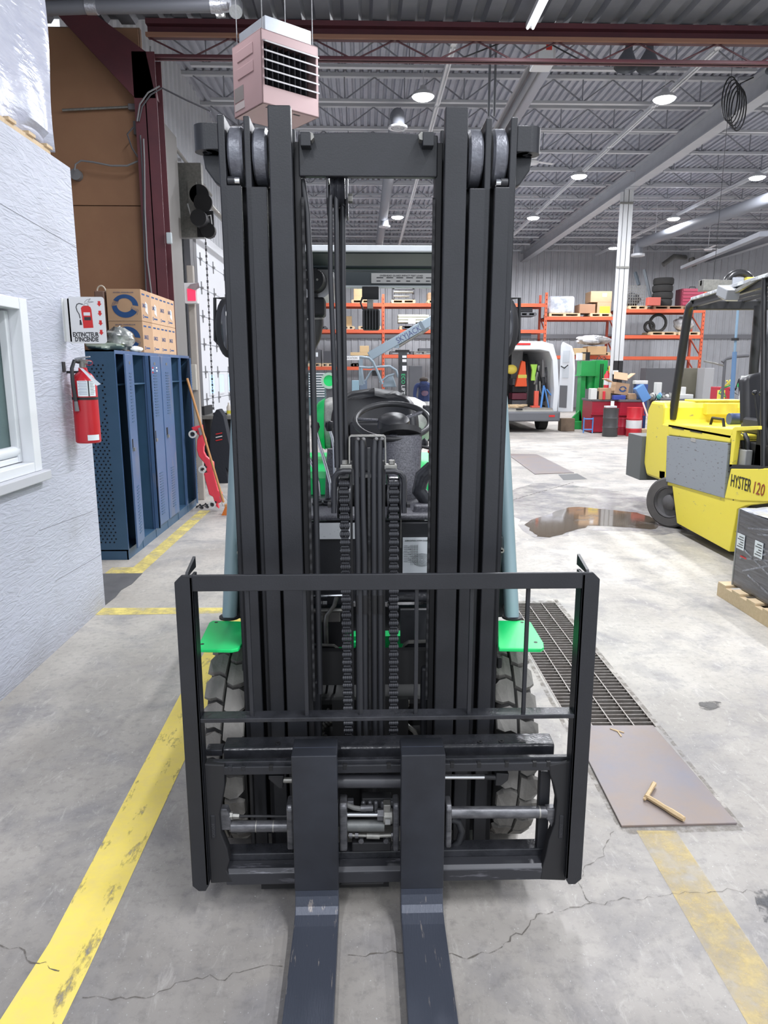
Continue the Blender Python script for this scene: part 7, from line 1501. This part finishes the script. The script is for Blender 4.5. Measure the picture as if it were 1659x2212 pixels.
t=good('plank_offcut',1386,1412,928,937,woodL,'pale timber offcuts at the foot of the leaning pole','timber',Y=18.2,d=.4,z0=0)
# clutter on bins: cardboard box with flaps, containers
ct=zt_bin=at(1360,862,Y=19.2).z
b=thing('cardboard_box','open cardboard box with ring print on the red bins','box',(at(1343,840,Y=18.9).x,18.9,ct));p=at(1343,838,Y=18.8)
mt_=Matrix.Rotation(R(8),3,'Y');obj('carton',M().ob((p.x,18.95,p.z-.02),(.36,.36,.30),mtx=mt_),brown,b)
q=at(1340,815,Y=18.75);obj('carton_flap',M().ob((q.x+.0,18.72,q.z+.03),(.36,.02,.20),mtx=Matrix.Rotation(R(8),3,'Y')@Matrix.Rotation(R(-25),3,'X')),cbl,b);obj('carton_flap',M().ob((q.x+.30,18.9,q.z+.03),(.22,.34,.015),mtx=Matrix.Rotation(R(-38),3,'Y')),cbl,b);obj('carton_flap',M().ob((q.x-.28,18.9,q.z-.08),(.2,.34,.015),mtx=Matrix.Rotation(R(25),3,'Y')),cbl,b)
ringlogo(b,p.x+.02,18.765,p.z-.03,.10,.075,inkB)
def small(name,px0,px1,py0,py1,mt,label,cat,Y=18.9,d=.2,rot=None,z0=None):
    a=rc(px0,py0,px1,py1,Y-d/2);cx=(a[0]+a[1])/2;z_=a[2] if z0 is None else z0;m=M().ob((cx,Y,(z_+a[3])/2),(a[1]-a[0],d,a[3]-z_),rot);return tag(obj(name,m,mt,bev=.015),label,cat)
pw=mat('white_plastic',(.70,.70,.68),.4)
small('white_jug',1276,1290,839,862,pw,'white plastic jug at the left end of the red bins','jug',z0=ct);small('spray_can',1290,1294,845,862,blkM,'black aerosol can beside the white jug','can',z0=ct,d=.06);small('cardboard_tray',1295,1320,838,862,brown,'cardboard tray of cans on the dull red bin','tray',z0=ct)
small('red_can',1303,1308,845,862,redd,'red can standing before the cardboard tray','can',Y=18.78,d=.07,z0=ct)
small('pale_box',1312,1335,840,858,mat('pale_box',(.55,.48,.42),.7),'pale box behind the tilted cardboard box','box',Y=19.2,z0=ct)
small('blue_folder',1326,1352,854,860,mat('royal_blue',(.04,.07,.35),.5),'royal blue tray under the tilted cardboard box','tray',Y=18.7,z0=ct,d=.15)
small('kraft_packet',1358,1376,850,862,brown,'small kraft packet right of the cardboard box','packet',Y=18.75,z0=ct)
lb_=mat('light_blue_plastic',(.13,.30,.62),.4);small('blue_box',1380,1400,832,868,lb_,'tilted light blue plastic box above the red bins','box',Y=18.6,rot=(0,R(-32),0))
small('white_bucket_lid',1372,1400,822,830,pw,'white lid on the dark blue bin behind','lid',Y=19.6);small('dark_blue_bin',1374,1400,830,846,mat('dark_blue_plastic',(.04,.08,.25),.5),'dark blue bin behind the light blue box','bin',Y=19.6,z0=0)
small('white_carton',1418,1430,826,848,pw,'white upright carton behind the grey drum','carton',Y=19.8,z0=0)
rnd=random.Random(21);gt_=at(1425,862,Y=18.8).z
for k in range(9):
    px=1404+k*5.6;c=[greysteel,pw,blkM,mat('teal_bag',(.1,.35,.33),.5) if k==3 else greysteel,lb_,greysteel,dimg,pw,greysteel][k];q=at(px,856,Y=18.8)
    m=crumple((q.x,18.8+rnd.uniform(-.15,.15),gt_+.05),(.06+rnd.random()*.03,.08,.05+rnd.random()*.07),30+k,14,9,.2);tag(obj('scrap_item',m,c,smooth=True),['grey metal scrap at the left end of the heap on the grey drum','white plastic scrap second from left on the grey drum','black scrap lump left of the teal bag on the grey drum','teal bag in the scrap heap on the grey drum','light blue scrap right of the teal bag on the grey drum','grey metal scrap in the middle right of the drum heap','dull dark scrap lump right of centre on the grey drum','white plastic scrap second from the right on the grey drum','grey metal scrap at the right end of the drum heap'][k],'scrap','scrap heaped on the grey drum')
small('white_bottle',1472,1482,836,858,pw,'white plastic bottle above the yellow counterweight','bottle',Y=17,d=.15);small('white_rags',1466,1498,852,862,pw,'white rags beside the white bottle','cloth',Y=17,d=.3);
t=good('work_bench',1455,1520,862,900,dimg,'dark bench under the white bottle behind the yellow forklift','bench',Y=17,d=.8,z0=0)
# fire extinguisher + yellow pole by the press
q=at(1311,825,Y=19.75);t=thing('fire_extinguisher','distant red fire extinguisher beside the yellow post','fire extinguisher',(q.x,19.75,q.z-.3));obj('cylinder',M().lathe([(0,-.28),(.085,-.28),(.085,.18),(.04,.25),(.03,.3),(0,.3)],(q.x,19.75,q.z),n=18),redd,t,smooth=35);obj('white_label',M().cyl((q.x,19.75,q.z-.08),(q.x,19.75,q.z+.1),.087,n=18),signw,t,smooth=35);obj('bracket_shelf',M().box(q.x-.1,q.x+.1,19.7,19.9,q.z-.31,q.z-.28).box(q.x-.02,q.x+.02,19.85,19.89,0,q.z-.28),dimg,t)
q=at(1317,830,Y=19.85);t=thing('bollard','yellow and grey pole with black top beside the extinguisher','pole',(q.x,19.85,0));obj('grey_lower',M().cyl((q.x,19.85,0),(q.x,19.85,q.z),.05,n=14),greysteel,t,smooth=40);obj('yellow_upper',M().cyl((q.x,19.85,q.z),(q.x,19.85,q.z+.5),.055,n=14),yel,t,smooth=40);obj('black_top',M().cyl((q.x,19.85,q.z+.5),(q.x,19.85,q.z+.68),.045,n=14),blkM,t,smooth=40)
small('white_device',1325,1336,800,809,pw,'small white device strapped to the column foot','device',Y=19.53,d=.1)
# racks right: items
z=pallet(1180,1246,683,'pallet under the wrapped roll load');a=rc(1184,640,1240,678,RY+.2);t=thing('wrapped_load','round load wrapped in silver film on the top shelf','wrapped load',((a[0]+a[1])/2,RY+.5,z));obj('film_wrap',M().box(a[0],a[1],RY+.1,RY+.9,z,a[3]),mat('silver_film',(.42,.45,.52),.16,.2,col2=(.75,.78,.85),sc=3.5,amt=.2,bump=.9,bsc=5),t,bev=.08)
z=pallet(1268,1312,682,'pallet under the kraft cartons left of the column');good('cardboard_box',1276,1322,629,653,brown,'upper kraft carton left of the column','box',extra=lab);good('cardboard_box',1290,1320,653,679,brown,'middle kraft carton with yellow label left of the column','box',z0=z,extra=lambda t,a,y:obj('yellow_label',M().box(a[0]+.1,a[0]+.5,y-.006,y-.001,a[2]+.05,a[2]+.3),mat('yellow_lab',(.85,.65,.05),.5),t));good('cardboard_box',1252,1286,657,680,mat('dark_kraft',(.36,.20,.12),.7),'dark brown carton at the left of the kraft cartons','box',z0=z)
z=pallet(1350,1388,667,'pallet under the wire cage');a=rc(1350,618,1390,662,RY+.2);t=thing('wire_cage','grey wire cage with fittings on the top shelf right of the column','cage',((a[0]+a[1])/2,RY+.5,z))
m=M()
for k in range(9):x=a[0]+(a[1]-a[0])*k/8;m.box(x-.008,x+.008,RY+.1,RY+.116,z,a[3])
for k in range(8):zq=z+(a[3]-z)*k/7;m.box(a[0],a[1],RY+.1,RY+.116,zq-.008,zq+.008)
obj('cage_mesh',m,greysteel,t,stuff=True);obj('cage_contents',crumple(((a[0]+a[1])/2,RY+.5,z+.27),(.33,.25,.25),6),dimg,t,smooth=True)
for (px0,py0,px1,py1,s) in((1372,588,1380,616,'shorter dark prong leaning behind the wire cage'),(1391,582,1407,650,'long dark prong leaning beside the wire cage')):
    tag(obj('fork_prong',M().bar(at(px0,py0,Y=RY+.8),at(px1,py1,Y=RY+.6),.10),mat('prong_blue',(.10,.12,.14),.5) if 'prong_blue' not in bpy.data.materials else bpy.data.materials['prong_blue']),s,'fork')
z=pallet(1402,1466,667,'pallet under the stacked tyres',mat('brown_pallet',(.35,.22,.14),.8));tq=at(1430,640,Y=RY+.45)
th_=.0
for k in range(4):
    zz_=z+.02+k*.27;tt=thing('tyre','%s dark tyre of the stack on the top shelf'%['lowest','second lowest','second highest','highest'][k],'tyre',(tq.x+.02*(k%2),RY+.45,zz_),0,'stacked tyres');c_=(tq.x+.02*(k%2),RY+.45,zz_)
    obj('tyre_ring',M().lathe([(.25,0),(.36,0),(.39,.05),(.39,.20),(.36,.25),(.25,.25),(.24,.12),(.25,0)],c_,n=28),tyreD,tt,smooth=40)
small('red_tray',1401,1428,642,650,mat('tray_red',(.55,.12,.09),.5),'red tray left of the stacked tyres','tray',Y=RY+.0,d=.3,z0=z);
z=pallet(1470,1508,667,'pallet under the red tool chest');a=rc(1470,624,1518,660,RY+.3);t=thing('tool_chest','dark red tool chest with drawers on the top shelf','tool chest',((a[0]+a[1])/2,RY+.5,z));obj('chest_body',M().box(a[0],a[1],RY+.2,RY+.8,z,a[3]),mat('chest_red',(.25,.02,.05),.4),t,bev=.01)
for k in range(5):obj('drawer_front',M().box(a[0]+.04,a[1]-.04,RY+.18,RY+.2,z+.05+k*.13,z+.15+k*.13),mat('drawer_red',(.42,.04,.09),.35) if k==0 else bpy.data.materials['drawer_red'],t,bev=.004)
obj('chest_handle',M().tube([(a[0]+.35,RY+.4,a[3]),(a[0]+.38,RY+.4,a[3]+.08),(a[0]+.6,RY+.4,a[3]+.08),(a[0]+.63,RY+.4,a[3])],.015,6),blkM,t)
z=pallet(1396,1450,723,'pallet under the coiled tracks');
for k,(px,r) in enumerate(((1420,.32),(1402,.18))):
    q=at(px,715,Y=RY+.3);tag(obj('coiled_track',M().tube([(q.x+r*math.cos(t),RY+.3,z+r+.03+r*math.sin(t)) for t in [2*PI*i/20 for i in range(20)]],.06,8,True),tyreD,smooth=True),['large','small'][k]+' coiled dark track on the middle shelf at right','track')
z=pallet(1456,1500,723,'pallet under the clear bagged load');m=crumple((at(1478,700,Y=RY+.4).x,RY+.45,z+.32),(.40,.35,.28),14,amp=.12);tag(obj('bagged_load',m,bpy.data.materials['clear_wrap_grey'],smooth=True),'clear bagged grey load on the middle shelf at right','bag')
z=pallet(1118,1152,684,'pallet under the dark pipe bundle',dimg)
for k in range(4):a=rc(1116,658+5*k,1150,661+5*k,RY+.2);tag(obj('pipe_bundle',M().cyl((a[0]-.2,RY+.2,a[2]),(a[1],RY+.2,a[2]),.05,n=8),dimg,smooth=True),['topmost','second from top','third from top','lowest'][k]+' dark pipe on the upper shelf beside the right mast rail','pipe','dark pipes on the shelf')
for k in range(4):a=rc(1116,710+5*k,1147,713+5*k,RY+.2);tag(obj('pipe_bundle',M().cyl((a[0]-.6,RY+.2,a[2]),(a[1],RY+.2,a[2]),.05,n=8),mat('pipe_blue_grey',(.14,.16,.19),.5) if k==0 else bpy.data.materials['pipe_blue_grey'],smooth=True),['topmost','second from top','third from top','lowest'][k]+' blue-grey pipe on the lower shelf beside the right mast rail','pipe','blue-grey pipes on the shelf')
# far right machine corner
small('grey_cabinet',1519,1540,795,880,mat('cab_grey',(.42,.42,.43),.5),'light grey cabinet behind the rack end','cabinet',Y=27,d=.6,z0=0)
small('red_welder',1552,1580,836,876,mat('welder_red',(.45,.03,.05),.45),'red square machine behind the yellow forklift','machine',Y=20,d=.5,z0=0);small('yellow_guard',1550,1566,843,872,yel,'small yellow plate leaning on the red machine','plate',Y=19.6,d=.05,z0=0)
t=thing('paint_pole','tall blue telescopic pole behind the yellow forklift','pole',(at(1590,700,Y=18).x,18,0));pa=at(1581,880,Y=18);pb=at(1595,668,Y=18);pa=Vector((pa.x,18,.0));obj('pole_lower',M().cyl((at(1582,880,Y=18).x,18,0),at(1587,760,Y=18),.055,n=12),mat('pole_blue',(.12,.22,.38),.45),t,smooth=40);obj('pole_upper',M().cyl(at(1587,760,Y=18),at(1594,670,Y=18),.03,n=10),mat('pole_light',(.22,.34,.46),.45),t,smooth=40);q=at(1588,733,Y=18);obj('pole_collar',M().cyl((q.x,18,q.z-.03),(q.x,18,q.z+.03),.09),blkM,t,smooth=40)
t=thing('tripod_stand','dark bent stand with crossbar left of the blue pole','stand',(at(1565,800,Y=19).x,19,0));obj('post',M().cyl((at(1562,850,Y=19).x,19,0),at(1566,780,Y=19),.04,n=8),dimg,t,smooth=40);obj('crossbar',M().tube([at(1560,782,Y=19),at(1568,775,Y=19),at(1590,770,Y=19),at(1617,768,Y=19)],.045,8),dimg,t,smooth=40);obj('side_arm',M().tube([at(1520,780,Y=19),at(1545,785,Y=19),at(1564,790,Y=19)],.025,6),greysteel,t)
rnd=random.Random(3)
for k in range(5):
    q=at(1568+k*9,845,Y=19);pts=[(q.x+rnd.uniform(-.15,.15),19+rnd.uniform(-.1,.1),.9+rnd.uniform(0,.55)) for _ in range(5)];tag(obj('hose',M().tube(pts,.022,6),[mat('hose_green',(.03,.35,.12),.5) if k==0 else green,yel,blkM,green,greysteel][k],smooth=True),['green hose loop','yellow hose loop','black hose loop','bright green hose loop','grey hose loop'][k]+' among the tangle behind the yellow forklift','hose')
t=small('paper_board',1600,1613,812,845,pw,'white printed board leaning behind the yellow truck seat','board',Y=15,d=.03,z0=0)
small('dark_pallet_sheet',1460,1510,795,860,mat('olive_sheet',(.17,.16,.12),.7),'olive dark sheet leaning under the right rack','sheet',Y=27.6,d=.05,z0=0);small('dark_machine',1395,1470,795,835,dimg,'dark long machine under the right rack','machine',Y=27.5,d=.6,z0=0)
small('blue_switch',1455,1465,798,812,mat('blue_box',(.10,.25,.42),.5),'small blue control box under the right rack','box',Y=27.6,d=.1)
# camera arms on the back wall
for (px,py,px2,py2,s) in((1432,572,1480,556,'left curved extractor arm on the back wall'),(1500,576,1492,562,'short extractor arm right of the curved one')):
    tag(obj('extractor_arm',M().tube([at(px,py,Y=31),at((px+px2)/2,min(py,py2)-2,Y=31),at(px2,py2,Y=32.0)],.10,10),greysteel,smooth=True),s,'duct')
tag(obj('hanging_duct',M().bar(at(1475,578,Y=26),at(1650,505,Y=15),.16,.10),dm),'pale flat duct slanting under the roof at the right','duct')
bpy.context.view_layer.update()
